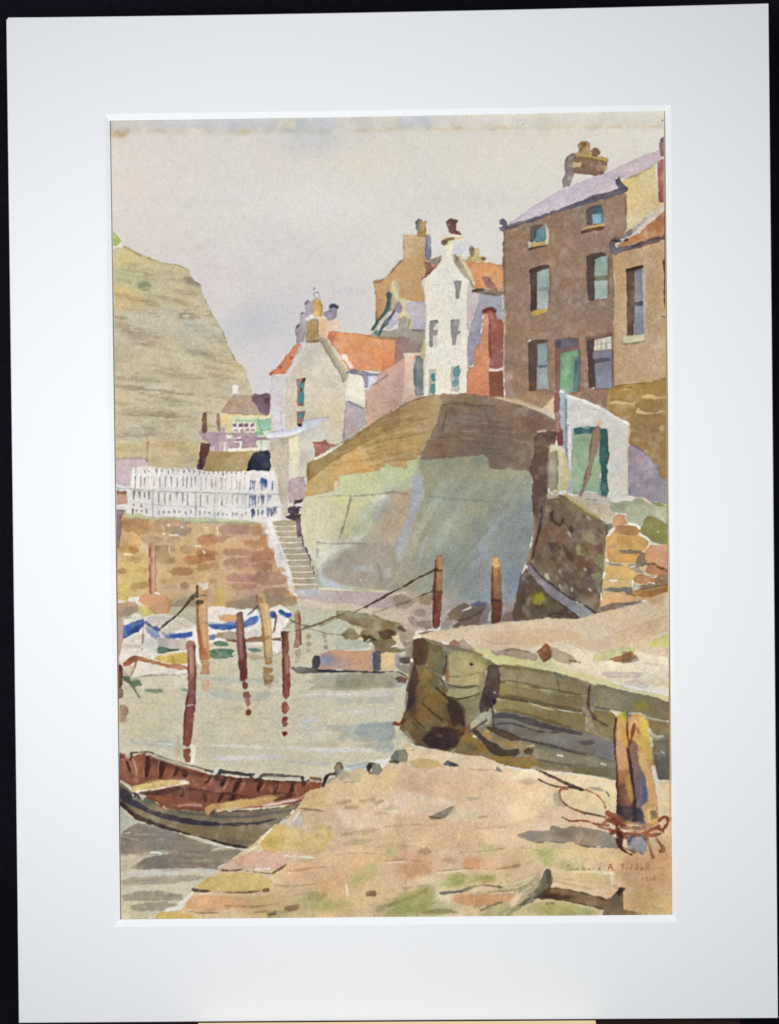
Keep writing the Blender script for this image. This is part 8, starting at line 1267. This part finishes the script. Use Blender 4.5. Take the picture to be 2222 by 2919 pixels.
pen('75503F', '1050,986 1028,994 1034,1016 1052,1036 1044,1054 1024,1056'); pen(Rr, '1092,1038 1090,1058'); pen(Rr, '1148,1040 1130,1044 1130,1058 1148,1052'); pen(Rr, '1158,984 1150,1058'); pen(Rr, '1216,1040 1198,1044 1198,1058 1216,1052'); pen(Rr, '1228,982 1218,1058'); pen(Rr, '1290,1038 1270,1042 1268,1056 1288,1052 1292,1038 1298,1058'); pen(Rr, '1340,974 1332,1058'); pen(Rr, '1368,972 1360,1058')
pen('8A6A4E', '1290,1148 1294,1188'); pen('8A6A4E', '1350,1150 1334,1146 1330,1160 1350,1162 1352,1148 1350,1200'); pen('8A6A4E', '1402,1148 1382,1150 1384,1166 1402,1172 1396,1192 1376,1190'); pen('8A6A4E', '1444,1142 1426,1160 1428,1190 1448,1188 1446,1168 1430,1172')

# ---------------------------------------------------------------- the sheet dries: pigment settles in the tooth
sky_ = (ID == BYKEY['sky'])[..., None]
N_m = vnoise(3.4, 51) * .5 + vnoise(7, 52) * .6 + vnoise(15, 53) * .5
lum = CV.mean(2, keepdims=True)
amp = np.where(sky_, .005, .009 + .035 * np.clip(.75 - lum, 0, .5))
CV = CV * (1 + amp * N_m[..., None] + np.where(sky_, .006, .022) * N_grain[..., None])
CV = CV + np.array([.9, 0, -1.], np.float32) * (N_hue * np.where(sky_[..., 0], .003, .004))[..., None]
def blur(a, n_):
    for ax in (0, 1):
        for _ in range(2):
            c_ = np.cumsum(np.pad(a, [(n_ + 1, n_) if k_ == ax else (0, 0) for k_ in range(a.ndim)], mode='edge'), axis=ax, dtype=np.float64)
            L_ = a.shape[ax]
            a = (np.take(c_, range(2 * n_ + 1, L_ + 2 * n_ + 1), ax) - np.take(c_, range(0, L_), ax)) / (2 * n_ + 1)
    return a.astype(np.float32)
# pigment gathers where washes meet, and thin dry-paper lines stay between them
CV = CV * .75 + .25 * blur(CV, 1)
CV = CV + .24 * (CV - blur(CV, 2)) + np.where(sky_, 0, .08) * (CV - blur(CV, 14))
# dry paper left in the tooth
sp = np.clip((N_tooth - 1.75) * 1.6, 0, 1) * np.clip(vnoise(30, 54) * .8 + .3, 0, 1) * np.where(sky_[..., 0], 0, .3)
CV = CV * (1 - sp[..., None]) + np.array([.90, .87, .81], np.float32) * sp[..., None]
CV = np.clip(CV, 0, 1)
CV = np.where(sky_, CV * np.array([1.01, 1.012, 1.015], np.float32), .66 + (CV - .661) * 1.16)
mu_ = CV @ np.array([.3, .59, .11], np.float32)
CV = mu_[..., None] + (CV - mu_[..., None]) * np.where(sky_, 1.0, 1.0)
CV = np.clip(CV, 0, .96)
CV = CV + .02 * (1 - CV) ** 3


EFIT = [[1.1877, -0.0763, 0.0069, -0.1218, 0.0182, -0.2871], [1.2246, -0.0694, 0.007, -0.1253, 0.0189, -0.2989], [1.2662, -0.0754, 0.0045, -0.1273, 0.019, -0.3119]]
# ---------------------------------------------------------------- from pigment to the sheet
jj, ii = np.meshgrid(np.arange(GW), np.arange(GH))
SX = X0 + jj / RS; SY = Y0 + ii / RS
def inside_sdf(corners):
    P4 = np.array(corners, float); d = np.full(SX.shape, 1e9)
    for k in range(4):
        a, b_ = P4[k], P4[(k + 1) % 4]; e = (b_ - a) / np.linalg.norm(b_ - a)
        d = np.minimum(d, (SX - a[0]) * -e[1] + (SY - a[1]) * e[0])
    return d
for col in range(1, GW):                    # slivers of bare paper go with the wash on their left
    z_ = ID[:, col] == 0; ID[z_, col] = ID[z_, col - 1]
sd = inside_sdf([(313.5, 344), (1896.5, 315), (1917.5, 2608), (343, 2621)])
# the last brushed millimetre runs on under the mount
ok = sd > 5
for row in range(GH):
    q = np.nonzero(ok[row])[0]
    if len(q):
        CV[row, :q[0]] = CV[row, q[0]]; ID[row, :q[0]] = ID[row, q[0]]
        CV[row, q[-1] + 1:] = CV[row, q[-1]]; ID[row, q[-1] + 1:] = ID[row, q[-1]]
for col in range(GW):
    q = np.nonzero(ok[:, col])[0]
    if len(q):
        CV[:q[0], col] = CV[q[0], col]; ID[:q[0], col] = ID[q[0], col]
        CV[q[-1] + 1:, col] = CV[q[-1], col]; ID[q[-1] + 1:, col] = ID[q[-1], col]
# reflectance of the paint = what one sees / what the lamps give there (fitted once with a plain grey sheet)
ux = (SX - 1111) / 1111; uy = (SY - 1460) / 1460
basis = [ux ** 0, ux, uy, ux * ux, ux * uy, uy * uy]
ALB = lin(np.clip(CV, 0, 1))
for c in range(3):
    ALB[..., c] /= sum(k_ * b_ for k_, b_ in zip(EFIT[c], basis))
ALB = np.clip(ALB, .003, .95).astype(np.float32)
gap = .0003 + .0011 * np.clip(1 - (SX - 310) / 900, 0, 1) ** 2             # the sheet stands off the mount along its left edge
WP = to_world(on_board(SX, SY, -DP - gap)).astype(np.float32)
CELL = ID[:-1, :-1]
KEEP = (sd > -14)[:-1, :-1]
root = bpy.data.objects.new('watercolour_painting', None); C.objects.link(root)
root.empty_display_size = .02
rc = to_world(on_board(1116., 2610., -DP - .00035)); root.location = rc
root['label'] = 'watercolour painting of a harbour village below a cliff, framed by the white mount'; root['category'] = 'painting'
OBJS = {}
VID = np.arange(GH * GW).reshape(GH, GW)
def sheet(pid, name, parent):
    r_, c_ = np.nonzero((CELL == pid) & KEEP)
    quads = np.stack([VID[r_ + 1, c_], VID[r_ + 1, c_ + 1], VID[r_, c_ + 1], VID[r_, c_]], 1)
    uq, inv = np.unique(quads, return_inverse=True)
    me = bpy.data.meshes.new(name)
    nv, nf = len(uq), len(quads)
    me.vertices.add(nv); me.loops.add(nf * 4); me.polygons.add(nf)
    co = WP.reshape(-1, 3)[uq]
    me.vertices.foreach_set('co', (co - np.array(rc, np.float32)).ravel())
    me.loops.foreach_set('vertex_index', inv.ravel().astype(np.int32))
    me.polygons.foreach_set('loop_start', np.arange(0, nf * 4, 4, dtype=np.int32))
    me.polygons.foreach_set('loop_total', np.full(nf, 4, np.int32))
    me.update(calc_edges=True)
    at = me.attributes.new('pigment', 'FLOAT_COLOR', 'POINT')
    rgba = np.ones((nv, 4), np.float32); rgba[:, :3] = ALB.reshape(-1, 3)[uq]
    at.data.foreach_set('color', rgba.ravel())
    me.materials.append(M_paint)
    o = bpy.data.objects.new(name, me); C.objects.link(o); o.parent = parent
    return o
cnt = np.bincount(CELL[KEEP].ravel(), minlength=len(PARTS))
for pid, (name, label, par) in enumerate(PARTS):
    if cnt[pid] < 1: continue
    parent = OBJS.get(par, root)
    o = sheet(pid, name, parent)
    if label: o['label'] = label
    OBJS[pid] = o
